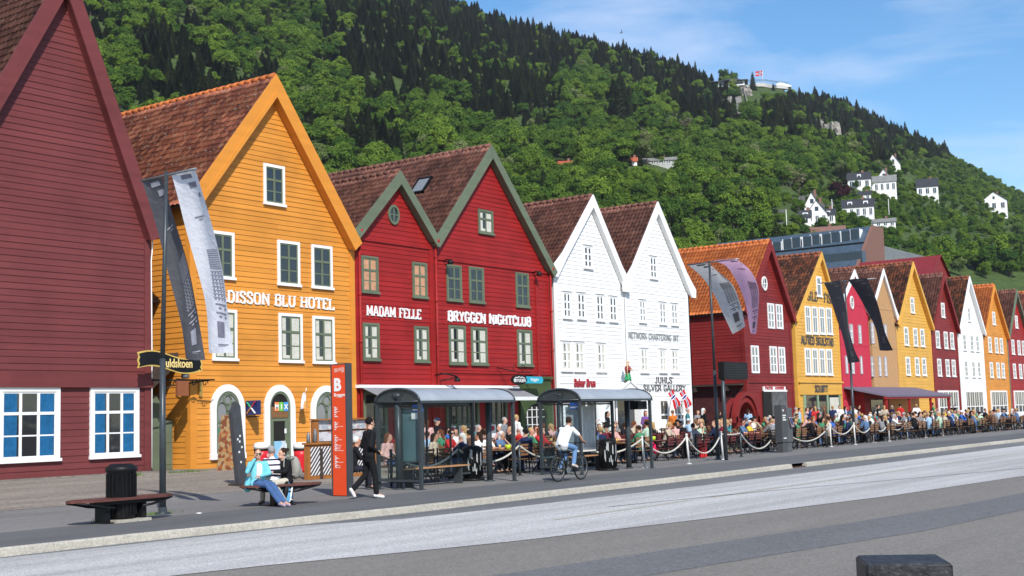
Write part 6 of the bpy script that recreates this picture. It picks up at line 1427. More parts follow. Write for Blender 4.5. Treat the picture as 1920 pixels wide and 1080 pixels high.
# ------------------------------------------------------------------ rope fence
rope_m=mat('pale_rope',(.52,.50,.43),.85,.15,20); postm=mat('white_post',(.62,.62,.60),.4,.12,6)
posts=[]
def fpost(x,y,mt,h,lbl,grp,lean=0):
    z=gz(y); mb=MB(); mb.tube([(x,y,z),(x-lean,y,z+h)],.035,10); mb.lathe([(.035,0),(.05,.02),(.045,.05),(.01,.07)],(x-lean,y,z+h),10); mb.lathe([(.1,0),(.1,.015),(.04,.03)],(x,y,z),10)
    mb.thing('fence_post',mt,lbl,'fence post',grp); posts.append(Vector((x-lean,y,z+h-.03))); return posts[-1]
def rope(a,b,sag,lbl='thick pale rope sagging between the fence posts of the café area'):
    n=14; mb=MB(); mb.tube([a.lerp(b,k/n)-Vector((0,0,sag*4*(k/n)*(1-k/n))) for k in range(n+1)],.028,7); mb.thing('rope',rope_m,lbl,'rope','ropes of the café fence')
GW='pale metal rope fence posts'; GDk='dark rope fence posts'
def pxg(px,py): p=G(px,py); return p.x,p.y
D=[fpost(x,22.35,M['steel'],.92,'dark round fence post holding the rope near the bus shelters',GDk) for x in (25.2,28.0,30.9,33.9)]
for a,b in zip(D[:-1],D[1:]): rope(a,b,.42)
Wp=[fpost(*pxg(px,py),postm,.95,'pale leaning metal post of the rope fence along the pavement',GW,lean=.10) for px,py in ((1209,877),(1292,870),(1356,862))]
rope(D[-1],Wp[0],.40); rope(Wp[0],Wp[1],.5); rope(Wp[1],Wp[2],.62)
d5=fpost(*pxg(1390,857),M['steel'],.92,'dark round fence post holding the rope near the bus shelters',GDk); rope(Wp[2],d5,.04); rope(d5,Vector((48.6,22.5,.5)),.45)
W2_=[fpost(*pxg(px,py),postm,.98,'pale leaning metal post of the rope fence along the pavement',GW,lean=.08) for px,py in ((1559,838),(1604,833.7),(1639,830),(1668,827.5),(1702,824),(1736,820.5),(1768,817),(1798,814))]
rope(Vector((50.2,22.5,.75)),W2_[0],.5)
for a,b in zip(W2_[:-1],W2_[1:]): rope(a,b,.42)
d6=fpost(*pxg(1550,839),M['steel'],.9,'dark round fence post holding the rope near the bus shelters',GDk)
# ------------------------------------------------------------------ black bins
def rbin(px,py,lbl,worn):
    p=G(px,py); e=empty('street_bin',(p.x,p.y,0),lbl,'bin'); x,y=p.x,p.y; y+=.12
    mb=MB(); mb.lathe([(.23,.06),(.25,.08),(.26,.78),(.28,.82),(.28,.88),(.24,.93),(.14,.97)],(x,y,0),20)
    for k in range(24): a=2*math.pi*k/24; mb.tube([(x+.265*math.cos(a),y+.265*math.sin(a),.12),(x+.265*math.cos(a),y+.265*math.sin(a),.76)],.013,5)
    mb.build('body',M['black'],e); mb=MB(); mb.lathe([(.33,0),(.33,.05),(.26,.07)],(x,y,0),20); mb.build('base',M['black'],e)
    if worn:
        mb=MB(); r=random.Random(5)
        for k in range(16):
            a=R(215+r.uniform(-28,60)); z=r.uniform(.25,.80); s=r.uniform(.05,.15); b_=a+s; rr=.284
            mb.quad((x+rr*math.cos(a),y+rr*math.sin(a),z-s*.9),(x+rr*math.cos(b_),y+rr*math.sin(b_),z-s*1.3),(x+rr*math.cos(b_),y+rr*math.sin(b_),z+s*.7),(x+rr*math.cos(a+.02),y+rr*math.sin(a+.02),z+s))
        mb.build('torn_poster',mat('torn_paper',(.40,.42,.43),.8,.2,9),e)
rbin(893,901,'black round bin plastered with torn grey posters inside the nearer shelter',True); rbin(1147,882,'black round bin with a few worn stickers inside the farther shelter',True)
# ------------------------------------------------------------------ things in front of the orange house
# leaning grey totem and food poster board
p=G(452,908,gz(28.5)); e=empty('leaning_totem',(p.x,p.y,gz(28)),'dark grey leaning information slab with white spots in front of the orange house','sign')
T=Matrix.Translation((p.x,p.y,gz(28)))@Matrix.Rotation(R(-6.5),4,'Y')
mb=MB(); mb.prism([(-.14,0),(.17,0),(.17,2.15),(.06,2.28),(-.14,2.0)],'y',-.08,.08); mb.v=[tuple(T@Vector(v)) for v in mb.v]; mb.build('slab',mat('totem_grey',(.055,.058,.065),.5,.15,4),e)
mb=MB()
for sx,sz in ((-.04,1.25),(.05,1.33),(.02,1.18),(.08,1.02),(-.03,.9),(.0,.62)): mb.box(sx-.025,sx+.025,-.087,-.081,sz-.025,sz+.03,0,T)
mb.build('spots',M['wtrim_dull'],e)
mb=MB(); mb.box(p.x-.25,p.x+.3,p.y-.25,p.y+.25,gz(28)-.02,gz(28)+.03); mb.build('foot',M['brown'],e)
p=G(437,882,.22); mb=MB(); T=Matrix.Translation((p.x,33.6,.18))@Matrix.Rotation(R(8),4,'X'); mb.box(-.3,.34,-.03,.03,0,1.9,0,T)
mb.thing('food_board',dapple('cone_poster',[(.36,.11,.04),(.42,.30,.15),(.22,.07,.03),(.45,.22,.08)],9),'tall narrow food poster board leaning on the orange wall behind the grey slab','sign')
def cooler(px,Yc,lbl):
    q=P(px,870,Yc); x=q.x; z=gz(Yc); zt=P(px,829,Yc).z; e=empty('ice_cream_bin',(x,Yc,z),lbl,'bin'); r0=.235
    mb=MB(); mb.lathe([(r0*.8,z),(r0*.92,z+.1),(r0,zt-.42),(r0*1.03,zt-.26)],(x,Yc,0),18); mb.build('body',mat('bright_red_plastic',(.60,.02,.03),.35,.06),e)
    mb=MB(); mb.lathe([(r0*1.06,zt-.27),(r0*1.08,zt-.20)],(x,Yc,0),18); mb.build('rim',M['black'],e)
    mb=MB(); mb.lathe([(r0*1.10,zt-.20),(r0*1.12,zt-.12),(r0*.95,zt-.03),(r0*.5,zt)],(x,Yc,0),18); mb.build('lid',M['wtrim'],e)
    mb=MB(); mb.lathe([(.001,0),(.07,.0),(.07,.01)],(0,0,0),10,M=Matrix.Translation((x+.05,Yc-r0-.005,zt-.42))@Matrix.Rotation(R(90),4,'X')); mb.build('emblem',mat('pale_emblem',(.65,.35,.35),.5),e)
cooler(491,30.5,'red bin with white domed lid behind the woman in the turquoise cardigan'); cooler(565,30.2,'red bin with white domed lid next to the striped counter')
# souvenir kiosk
Yk=27.0; xa=P(578,900,Yk).x; xb=P(706,900,Yk).x; zk=gz(Yk); cw=mat('kiosk_orange_wood',(.33,.125,.03),.55,.2,4); e=empty('souvenir_kiosk',((xa+xb)/2,Yk,zk),'wooden kiosk with black and white striped counters and racks of postcards behind the pillar','kiosk')
strip=None
m,t,b_=newmat('striped_panel'); L=t.links.new; g_=N(t,'ShaderNodeNewGeometry'); sp_=N(t,'ShaderNodeSeparateXYZ'); L(g_.outputs['Position'],sp_.inputs[0]); ad=N(t,'ShaderNodeMath',operation='MULTIPLY_ADD'); L(sp_.outputs[0],ad.inputs[0]); ad.inputs[1].default_value=-1.15; L(sp_.outputs[2],ad.inputs[2])
mu=N(t,'ShaderNodeMath',operation='MULTIPLY'); L(ad.outputs[0],mu.inputs[0]); mu.inputs[1].default_value=6.6; fr=N(t,'ShaderNodeMath',operation='FRACT'); L(mu.outputs[0],fr.inputs[0]); gt=N(t,'ShaderNodeMath',operation='GREATER_THAN'); L(fr.outputs[0],gt.inputs[0]); gt.inputs[1].default_value=.5
mxx=N(t,'ShaderNodeMix'); mxx.data_type='RGBA'; mxx.inputs[6].default_value=(.025,.016,.016,1); mxx.inputs[7].default_value=(.72,.70,.70,1); L(gt.outputs[0],mxx.inputs[0]); L(mxx.outputs[2],b_.inputs['Base Color'])
for x0,x1 in ((xa,xa+1.05),(xb-1.1,xb)):
    mb=MB(); mb.box(x0,x1,Yk,Yk+.16,zk,zk+1.02); mb.box(x0-.04,x1+.06,Yk-.06,Yk+.22,zk+1.02,zk+1.08); o=mb.build('counter',cw,e)
    mb=MB(); mb.box(x0+.1,x1-.12,Yk-.012,Yk-.004,zk+.12,zk+.95); mb.build('striped_panel',m,o)
    mb=MB(); mb.box((x0+x1)/2-.05,(x0+x1)/2+.06,Yk-.03,Yk-.014,zk+.02,zk+.9); mb.build('batten',M['brown'],o)
mb=MB(); mb.box(xa+.5,xb,Yk+.34,Yk+.38,zk,zk+1.72); mb.box(xa+.5,xa+.66,Yk+.2,Yk+.34,zk+1.0,zk+1.74); mb.box(xb-.1,xb,Yk+.2,Yk+.34,zk+1.08,zk+1.74); mb.box(xa+.46,xb+.05,Yk+.15,Yk+.4,zk+1.73,zk+1.77); mb.build('rack',cw,e)
cards=dapple('postcards',[(.5,.5,.52),(.35,.38,.42),(.6,.58,.55),(.42,.3,.3),(.55,.56,.6)],9)
for j in range(2):
    mb=MB(); mb.box(xa+.66,xb-.12,Yk+.28-j*.05,Yk+.33-j*.05,zk+1.44-j*.34,zk+1.72-j*.34); mb.build('card_row',cards,e)
mb=MB()
for k in range(7):
    x=xa+1.15+k*.16; mb.box(x,x+.1,Yk+.1,Yk+.25,zk+.45+.1*(k%3),zk+.75+.1*(k%2))
mb.build('souvenirs',dapple('souvenirs',[(.5,.5,.5),(.05,.05,.06),(.4,.1,.08),(.15,.25,.2)],8),e)
for i,(x,l) in enumerate(((xa+.1,'small steel flask on the left end of the kiosk counter'),(xa+.38,'taller steel jug on the kiosk counter beside the rack'))):
    mb=MB(); mb.lathe([(.05,0),(.06,.05),(.05,.2+.1*i),(.03,.26+.1*i),(.03,.30+.1*i)],(x,Yk+.08,zk+1.081),12); mb.thing('flask',M['steel_l'],l,'flask')
# litter, scraps on the pavement
p=G(373,963); mb=MB(); mb.lathe([(.05,.001),(.07,.008),(.03,.02)],(p.x,p.y,0),9); mb.thing('paper_scrap',M['wtrim'],'white scrap of litter on the pavement right of the left pole','litter')
# stone ledge and grass tufts along the orange house
mb=MB(); x=27.2; r=random.Random(8)
while x<31.6:
    l=r.uniform(.35,.8); mb.bbox(x,x+l-.03,34.05,34.5,.10,.235+r.uniform(0,.02),.02); x+=l
mb.thing('kerb_stones',M['stone'],'row of flat weathered stones along the foot of the orange house','stone ledge')
mb=MB(); r=random.Random(9)
for k in range(900):
    x=r.uniform(25,33.5); y=33.95-abs(r.gauss(0,.22)); h_=r.uniform(.04,.13); a=r.uniform(0,6.28); z=gz(y); d=.05
    if math.sin(x*2.3)+math.sin(x*5.1)*.6<.1: continue
    mb.add([(x,y,z),(x+.02*math.cos(a),y+.02*math.sin(a),z),(x+d*math.cos(a+1),y+d*math.sin(a+1),z+h_)],[(0,1,2)])
for cx_,cy_ in ((26.0,28.6),(16.6,20.9),(15.4,20.6)):
    for k in range(90):
        x=cx_+r.gauss(0,.25); y=cy_+r.gauss(0,.1); a=r.uniform(0,6.28); z=gz(y); mb.add([(x,y,z),(x+.015,y,z),(x+.04*math.cos(a),y+.04*math.sin(a),z+r.uniform(.03,.1))],[(0,1,2)])
mb.thing('grass_tufts',mat('grass_green',(.09,.16,.025),.9,.4,6),'tufts of green grass along the wall foot and around the posts','grass',kind='stuff')
# ------------------------------------------------------------------ people
def cap(mb,a,b,ra,rb,n=12):      # closed tapered limb with rounded ends
    a=Vector(a);b=Vector(b); d=b-a; L_=d.length
    if L_<1e-5: mb.ell(a,(ra,ra,ra),n); return
    d/=L_; pts=[];rs=[]
    for k in range(4): t=math.pi/2*(k/3); pts.append(a-d*ra*math.cos(t)); rs.append(max(ra*math.sin(t),.001))
    for k in range(4): t=math.pi/2*(k/3); pts.append(b+d*rb*math.sin(t)); rs.append(max(rb*math.cos(t),.001))
    mb.tube(pts,rs,n)
def remesh(mb,name,mt,vox,smooth=2):
    o=mb.build(name,mt); m=o.modifiers.new('r','REMESH'); m.mode='VOXEL'; m.voxel_size=vox; m.use_smooth_shade=True
    if smooth: s=o.modifiers.new('s','SMOOTH'); s.iterations=smooth; s.factor=.5
    me=bpy.data.meshes.new_from_object(o.evaluated_get(bpy.context.evaluated_depsgraph_get())); me.name=name
    bpy.data.objects.remove(o); return me
V3=Vector
def figure(J,hair='short',vox=.022,sleeve='long',legs='long',fingers=False,glasses=False,capm=False,skirt=False,bulk=1.0):
    """J: joints in metres. returns dict of meshes (body continuous; hair, top, trousers, shoes are worn)"""
    g=lambda k:V3(J[k]); out={}
    hd=g('head'); face=V3(J.get('face',(0,-1,0))).normalized(); side=face.cross(V3((0,0,1))).normalized()
    mb=MB()
    Mh=Matrix((side,face,V3((0,0,1)))).transposed()
    mb.ell(hd+V3((0,0,.03)),(.076,.094,.105),14,M=Mh,m=10); mb.ell(hd+face*.035-V3((0,0,.055)),(.052,.055,.055),12,M=Mh)
    cap(mb,hd+face*.088+V3((0,0,.015)),hd+face*.112-V3((0,0,.015)),.012,.016,8)       # nose
    for s in (-1,1): mb.ell(hd+side*(.076*s)+V3((0,0,.005))-face*.005,(.014,.024,.032),8,M=Mh)
    cap(mb,hd+face*.085-V3((0,0,.055))-side*.018,hd+face*.085-V3((0,0,.055))+side*.018,.012,.012,8)  # lips
    cap(mb,g('neck')-V3((0,0,.03)),hd-V3((0,0,.06)),.058*bulk,.054)
    def torso(e):
        for s in ('L','R'):
            cap(mb_,g('chest'),g('sh'+s),.105*bulk+e,.058+e)
            cap(mb_,g('pelvis'),g('hip'+s),.12*bulk+e,.10*bulk+e)
            cap(mb_,g('chest')+(g('sh'+s)-g('neck'))*.42,g('pelvis')+(g('hip'+s)-g('pelvis'))*.55,.098*bulk+e,.105*bulk+e)
        cap(mb_,g('neck'),g('chest'),.055+e,.115*bulk+e)
    mb_=mb; torso(-.008)
    def arm(s,e0,e1,upto=1.):
        cap(mb_,g('sh'+s),g('el'+s),.050*bulk+e0,.040+e0)
        if upto>=1: cap(mb_,g('el'+s),g('wr'+s),.039+e0,.026+e1)
    def leg(s,e0,e1,frac=1.):
        cap(mb_,g('hip'+s),g('kn'+s),.085*bulk+e0,.055+e0); a,b=g('kn'+s),g('an'+s); cap(mb_,a,a.lerp(b,frac),.054+e0,.038+(.016*(1-frac))+e1)
    for s in 'LR':
        arm(s,0,0); leg(s,0,0)
        w=g('wr'+s); d=V3(J.get('hd'+s,(w-g('el'+s)))).normalized(); pn=V3(J.get('pn'+s,(0,0,-1)))
        r=d.cross(pn).normalized(); pn=r.cross(d).normalized(); pc=w+d*.055
        Mp=Matrix((r,d,pn)).transposed(); mb.ell(pc,(.040,.052,.018),10,M=Mp)
        if fingers:
            for i,(o,l) in enumerate(((-.030,.062),(-.010,.074),(.010,.070),(.029,.054))):
                a=w+d*.090+r*o; b=a+(d*.8+pn*.45)*(l*.5); c=b+(d*.35+pn*.9)*(l*.5); cap(mb,a,b,.0105,.0095,8); cap(mb,b,c,.0095,.008,8)
            a=w+d*.04-r*.034; b=a-r*.02+d*.03+pn*.012; cap(mb,a,b,.012,.010,8); cap(mb,b,b+d*.028+pn*.012,.010,.009,8)
        else:
            cap(mb,w+d*.08,w+d*.13+pn*.04,.022,.014,8); cap(mb,w+d*.04-r*.03,w+d*.085-r*.045,.012,.01,6)
        f=g('an'+s); t=g('toe'+s); cap(mb,f,t,.034,.030)
    out['person']=remesh(mb,'person',[],vox*(.5 if fingers else 1),1 if fingers else 2)
    mb_=mb=MB(); torso(.012)
    for s in 'LR':
        arm(s,.012 if sleeve=='long' else .016,.010,1. if sleeve=='long' else .62)
        if sleeve!='long': mb_.f=mb_.f
    if sleeve!='long':
        mb_=mb=MB(); torso(.012)
        for s in 'LR': cap(mb,g('sh'+s),g('sh'+s).lerp(g('el'+s),.72),.064*bulk,.060)
    # hem
    pe=g('pelvis'); 
    for s in 'LR': cap(mb,pe+(g('hip'+s)-pe)*.6+V3((0,0,.02)),pe+(g('hip'+s)-pe)*.6-V3(J.get('hem',(0,0,.05))),.112*bulk,.115*bulk)
    out['top']=remesh(mb,'top',[],vox)
    mb_=mb=MB()
    for s in 'LR':
        leg(s,.014,.022,.93 if legs=='long' else .0)
        cap(mb,g('pelvis'),g('hip'+s),.118*bulk,.105*bulk)
    out['trousers']=remesh(mb,'trousers',[],vox)
    mb=MB()
    for s in 'LR':
        f=g('an'+s); t=g('toe'+s); dn=V3(J.get('sole'+s,(0,0,-1))).normalized()
        cap(mb,f+dn*.03-(t-f).normalized()*.03,t+dn*.012,.043,.036); cap(mb,f,f+dn*.02,.046,.05)
    out['shoes']=remesh(mb,'shoes',[],vox*.8)
    mb=MB()
    c=hd+V3((0,0,.045))-face*.016
    mb.ell(c,(.088,.102,.098),14,M=Mh)
    if hair=='long':
        cap(mb,c-face*.05,g('neck')-face*.075+V3((0,0,-.02)),.075,.055); 
    if hair=='bun': cap(mb,c-face*.09+V3((0,0,.03)),c-face*.12+V3((0,0,.03)),.045,.04); 
    if hair=='tail': cap(mb,c-face*.09,c-face*.14-V3((0,0,.16)),.04,.025)
    me=remesh(mb,'hair',[],.016,1)
    # cut the face opening: drop hair faces in front of and below the hair line
    bm=bmesh.new(); bm.from_mesh(me); kill=[]
    for f in bm.faces:
        q=f.calc_center_median()-hd; fr=q.dot(face); 
        if (fr>.028 and q.z<.085) or (hair in('short','bun') and q.z<-.02) or (fr>-.01 and q.z<-.01 and hair!='long'): kill.append(f)
    bmesh.ops.delete(bm,geom=kill,context='FACES'); bm.to_mesh(me); bm.free(); out['hair']=me
    if fingers or glasses:
        mb=MB()
        for s in (-1,1):
            if glasses: mb.ell(hd+face*.098+side*(.034*s)+V3((0,0,.028)),(.030,.012,.022),10,M=Mh)
            else: mb.ell(hd+face*.088+side*(.031*s)+V3((0,0,.028)),(.012,.008,.007),8,M=Mh)
        if glasses: cap(mb,hd+face*.1-side*.03+V3((0,0,.034)),hd+face*.1+side*.03+V3((0,0,.034)),.006,.006,6)
        me=bpy.data.meshes.new('sunglasses' if glasses else 'eyes'); me.from_pydata(mb.v,[],mb.f); me.materials.append(M['black']); out['sunglasses' if glasses else 'eyes']=me
    if capm:
        mb=MB(); mb.ell(hd+V3((0,0,.07)),(.095,.108,.075),14,M=Mh); mb.ell(hd+V3((0,0,.06))+face*.11,(.07,.07,.012),12,M=Mh); out['cap']=remesh(mb,'cap',[],.014,1)
    for k in ('person','top','trousers','shoes','hair','cap'):
        if k in out and not out[k].materials: out[k].materials.append(None)
    return out
_mc={}
def cmat(key,c,skin=False):
    if key not in _mc: _mc[key]=cloth('cloth_'+key,c,.12) if not skin else mat('skin_'+key,c,.5,.06,5,spec=.35)
    return _mc[key]
SKIN=[cmat('fair',(.58,.33,.23),True),cmat('tanned',(.45,.235,.15),True),cmat('ruddy',(.56,.28,.19),True)]
HAIRC={'dark brown':(.030,.017,.011),'black':(.010,.009,.009),'blond':(.42,.27,.12),'grey':(.30,.29,.28),'light brown':(.16,.085,.045),'white':(.58,.57,.54),'red brown':(.14,.045,.02)}
TOPC={'white':(.78,.78,.78),'black':(.012,.012,.014),'navy':(.018,.028,.075),'light blue':(.33,.48,.66),'grey':(.22,.22,.23),'red':(.48,.03,.03),'yellow':(.68,.48,.05),'green':(.06,.22,.12),'turquoise':(.17,.52,.60),'blue':(.04,.13,.42),'beige':(.48,.40,.30),'pink':(.62,.36,.33),'teal':(.05,.20,.22),'purple':(.16,.07,.25),'orange':(.60,.18,.03),'brown':(.12,.06,.035),'denim':(.10,.17,.30),'maroon':(.16,.02,.03),'pale green':(.40,.55,.42)}
def place(F,loc,rz,lbl,top,hair,skin=0,legs=(.02,.025,.04),shoe=(.04,.04,.04),group=None,capc=None,sc=1.,tm=None,lm=None):
    b=bpy.data.objects.new('person',F['person']); COL.objects.link(b); b.location=loc; b.rotation_euler=(0,0,rz); b.scale=(sc,sc,sc); tag(b,lbl,'person',group)
    b.material_slots[0].link='OBJECT'; b.material_slots[0].material=SKIN[skin]
    for k,mt in (('top',tm or cmat('top_'+top,TOPC.get(top,(.3,.3,.3)))),('trousers',lm or cmat('legs_%d_%d'%(int(legs[0]*900),int(legs[2]*900)),legs)),('shoes',cmat('shoes_%d_%d'%(int(shoe[0]*900),int(shoe[1]*900)),shoe)),('hair',cmat('hair_'+hair,HAIRC[hair])),('cap',cmat('cap_%s'%capc,TOPC.get(capc,(.5,.5,.5))))):
        if k in F and not (k=='cap' and capc is None):
            o=bpy.data.objects.new(k,F[k]); COL.objects.link(o); o.parent=b; o.material_slots[0].link='OBJECT'; o.material_slots[0].material=mt
    for k in ('eyes','sunglasses'):
        if k in F: o=bpy.data.objects.new(k,F[k]); COL.objects.link(o); o.parent=b
    return b
def sit(arms='table',lean=0.,look=(0,-1,0),hd=0,legs=0):
    y=-lean; J=dict(pelvis=(0,.02,.56),chest=(0,y+.02,.93),neck=(0,y-.005,1.06),head=(hd,y-.03,1.215),face=look,shL=(.175,y+.02,1.01),shR=(-.175,y+.02,1.01),
      hipL=(.085,0,.54),hipR=(-.085,0,.54),knL=(.12,-.42,.53),knR=(-.11,-.42,.53),anL=(.13,-.40-.12*legs,.10),anR=(-.12,-.42+.25*legs,.10),toeL=(.15,-.56-.12*legs,.045),toeR=(-.14,-.58+.25*legs,.045),hem=(0,0,0))
    A={'table':(((.23,-.12,.79),(.12,-.36,.80)),((-.23,-.12,.79),(-.10,-.37,.80))),'chin':(((.24,-.25,.80),(.07,-.17,1.06)),((-.22,-.14,.78),(-.05,-.36,.80))),'drink':(((.25,-.12,.80),(.14,-.36,.82)),((-.26,-.2,.86),(-.07,-.20,1.10))),
       'lap':(((.25,.02,.76),(.13,-.2,.63)),((-.25,.02,.76),(-.1,-.22,.63))),'back':(((.27,.06,.77),(.2,-.18,.72)),((-.27,.1,.8),(-.42,.0,.72)))}[arms]
    for s,(e,w_) in zip('LR',A): J['el'+s]=(e[0],e[1]+y,e[2]); J['wr'+s]=(w_[0],w_[1]+y*.5,w_[2])
    return J
def stand(arms='down',lean=0,stride=0,look=(0,-1,0)):
    y=-lean; J=dict(pelvis=(0,0,.95),chest=(0,y,1.33),neck=(0,y-.005,1.46),head=(0,y-.02,1.615),face=look,shL=(.18,y,1.41),shR=(-.18,y,1.41),hipL=(.09,0,.93),hipR=(-.09,0,.93),
      knL=(.10,-.04-.16*stride,.50),knR=(-.10,-.03+.06*stride,.50),anL=(.10,-.01-.26*stride,.085),anR=(-.10,.01+.34*stride,.085+.06*stride),toeL=(.13,-.16-.26*stride,.04),toeR=(-.13,-.14+.36*stride,.035),hem=(0,0,.05))
    A={'down':(((.24,.02,1.14),(.25,-.06,.90)),((-.24,.02,1.14),(-.25,-.06,.90))),'front':(((.25,.0,1.13),(.10,-.26,1.10)),((-.25,.0,1.13),(-.08,-.27,1.08))),'phone':(((.24,.02,1.14),(.25,-.06,.90)),((-.25,-.1,1.15),(-.09,-.30,1.32))),'hips':(((.33,.05,1.15),(.17,-.05,1.0)),((-.33,.05,1.15),(-.17,-.05,1.0)))}[arms]
    for s,(e,w_) in zip('LR',A): J['el'+s]=(e[0],e[1]+y*.6,e[2]); J['wr'+s]=(w_[0],w_[1]+y*.5,w_[2])
    return J
FS=[figure(sit('table',.10),'short'),figure(sit('chin',.14,(.3,-1,-.1)),'long',sleeve='short'),figure(sit('drink',.02,(-.2,-1,0)),'short',sleeve='short'),figure(sit('lap',-.03,(.5,-1,0)),'long'),
    figure(sit('table',.18,(.9,-.6,-.1)),'tail'),figure(sit('back',-.05,(-.8,-.7,0)),'short',bulk=1.1),figure(sit('drink',.06,(.6,-.8,.0)),'long'),figure(sit('table',.06,(-.5,-.9,0)),'bun',sleeve='short',glasses=True),figure(sit('chin',.12,(-.2,-1,0)),'short',capm=True)]
FT=[figure(stand('down',0,.4),'short'),figure(stand('front',.06),'long'),figure(stand('phone',0,.2),'short',sleeve='short'),figure(stand('hips',0),'tail',sleeve='short'),figure(stand('down',0,.9),'long'),figure(stand('front',.12,0),'short',capm=True)]
# ---- tables and chairs
def chair(slat,mtname):
    e=empty('cafe_chair',(0,0,0),'','chair'); mb=MB()
    for k in range(5): mb.box(-.22,.22,-.20+.084*k,-.13+.084*k,.44,.462)
    mb.build('seat',slat,e); mb=MB()
    for k in range(4): mb.box(-.22,.22,.215+.012*k,.235+.012*k,.56+.095*k,.625+.095*k)
    mb.build('backrest',slat,e)
    mb=MB()
    for s in (-1,1): mb.box(s*.235-.012,s*.235+.012,.20,.235,.42,.93); mb.box(s*.235-.012,s*.235+.012,-.2,.22,.41,.44); mb.box(s*.235-.02,s*.235+.02,-.2,.2,.64,.66); mb.box(s*.235-.012,s*.235+.012,-.2,-.175,.44,.64)
    mb.build('frame',M['black'],e)
    for sx in (-1,1):
        for y in (-.19,.21): mb=MB(); mb.tube([(sx*.235,y,.43),(sx*.24,y+.03*(1 if y>0 else -1),0)],.013,6); mb.build('leg',M['black'],e)
    return e
def table(top):
    e=empty('cafe_table',(0,0,0),'','table'); mb=MB()
    for k in range(7): mb.box(-.6,.6,-.37+.107*k,-.27+.107*k,.715,.74)
    mb.build('tabletop',top,e); mb=MB(); mb.box(-.52,.52,-.3,.3,.68,.714); mb.build('frame',M['black'],e)
    for sx in (-1,1): mb=MB(); mb.bar((sx*.5,-.3,0),(sx*.42,.28,.69),.035); mb.bar((sx*.5,.3,0),(sx*.42,-.28,.69),.035); mb.build('leg',M['black'],e)
    return e
slb=mat('teak_slats',(.22,.105,.045),.6,.25,6,stretch=(1,6,6)); slr=mat('maroon_slats',(.115,.022,.020),.5,.2,6)
CH={'b':chair(slb,'b'),'r':chair(slr,'r')}; TB={'b':table(slb),'r':table(slr)}
first={'cb':1,'cr':1,'tb':1,'tr':1}
def putc(k,x,y,rz):
    o=CH[k] if first['c'+k] else copy_tree(CH[k]); first['c'+k]=0
    o.location=(x,y,gz(y)); o.rotation_euler=(0,0,rz)
    tag(o,'slatted brown wooden café chair with black metal frame at an outdoor table' if k=='b' else 'slatted dark red café chair with black frame before the dark red house','chair','brown café chairs' if k=='b' else 'dark red café chairs')
def putt(k,x,y):
    o=TB[k] if first['t'+k] else copy_tree(TB[k]); first['t'+k]=0
    o.location=(x,y,gz(y)); tag(o,'brown slatted café table behind the rope fence' if k=='b' else 'dark red slatted café table behind the rope fence','table','brown café tables' if k=='b' else 'dark red café tables')
r=random.Random(21); seats=[]
rows=[(23.75,list(np.arange(25.4,92,2.25))),(26.3,list(np.arange(26.6,95,2.25))),(28.9,list(np.arange(36,98,2.4)))]
for ri,(ty,xs) in enumerate(rows):
    for tx in xs:
        tx+=r.uniform(-.15,.15); k='r' if 41<tx<50 else 'b'; y=ty+r.uniform(-.1,.1)
        if topx(V3((tx-.7,y-.8,.8)))[0]<735: continue
        putt(k,tx,y)
        for sx in (-.32,.32):
            putc(k,tx+sx,y-.62,math.pi); seats.append((tx+sx,y-.60,math.pi,ri)); 
            if ri<2 or r.random()<.6: putc(k,tx+sx,y+.62,0.); seats.append((tx+sx,y+.60,0.,ri))
seats.sort(key=lambda s:topx(V3((s[0],s[1],1.2)))[0])
def zone(px):
    for lim,t in ((800,'left in the nearer shelter'),(890,'left of the torn bin'),(985,'right in the nearer shelter'),(1040,'between the two shelters'),(1110,'behind the cyclist'),(1160,'by the farther black bin'),(1235,'right in the farther shelter'),(1295,'right of the shelters'),(1350,'left of the departure display'),(1410,'right of the departure display'),(1455,'left of the ticket machine'),(1500,'right of the ticket machine'),(1555,'before the narrow yellow house'),(1605,'left of the far pole'),(1645,'right of the far pole'),(1690,'before the tan front'),(2500,'far right')):
        if px<lim: return t
tops=list(TOPC); hairs=list(HAIRC); used=set(); ns=0
TW=['white','black','navy','light blue','grey','white','black','red','beige','denim','navy','teal','black','green','grey','brown','navy','yellow','black','brown','maroon','denim','pale green','grey','pink','blue']
HW=['dark brown','dark brown','light brown','blond','grey','black','white','red brown','dark brown','blond']
LG=[(.02,.025,.04),(.05,.08,.16),(.012,.012,.013),(.25,.22,.17),(.09,.14,.25)]
def uniq(pose,x,y,z):
    px,_=topx(V3((x,y,z))); zn=zone(px)
    for t in range(80):
        a=r.choice(TW); b=r.choice(HW)
        if (pose,a,b,zn) not in used and (pose,a,zn) not in used: used.add((pose,a,b,zn)); used.add((pose,a,zn)); return a,b,zn
    while (pose,a,b,zn) in used: a=r.choice(tops); b=r.choice(hairs)
    used.add((pose,a,b,zn)); return a,b,zn
lastx=-9; ymax=0
for (sx,sy,rz,ri) in seats:
    p=.80 if ri==0 else (.62 if ri==1 else .45)
    if sx>80: p*=.8
    if abs(rz)>1 and ri==0 : p=.55
    if r.random()>p: continue
    i=r.randrange(len(FS)); facing='seated facing road' if abs(rz)<1 else 'seated, back turned'
    a,b,zn=uniq(facing,sx,sy,1.2)
    if i==8: cp=r.choice(['navy','white','black'])
    else: cp=None
    place(FS[i],(sx,sy,gz(sy)),rz+r.uniform(-.25,.25),'%s-haired person in %s top, %s, %s'%(b,a,facing,zn),a,b,r.randrange(3),r.choice(LG),(.03,.03,.03),'people seated at the café tables',cp,r.uniform(.96,1.04))
    ns+=1
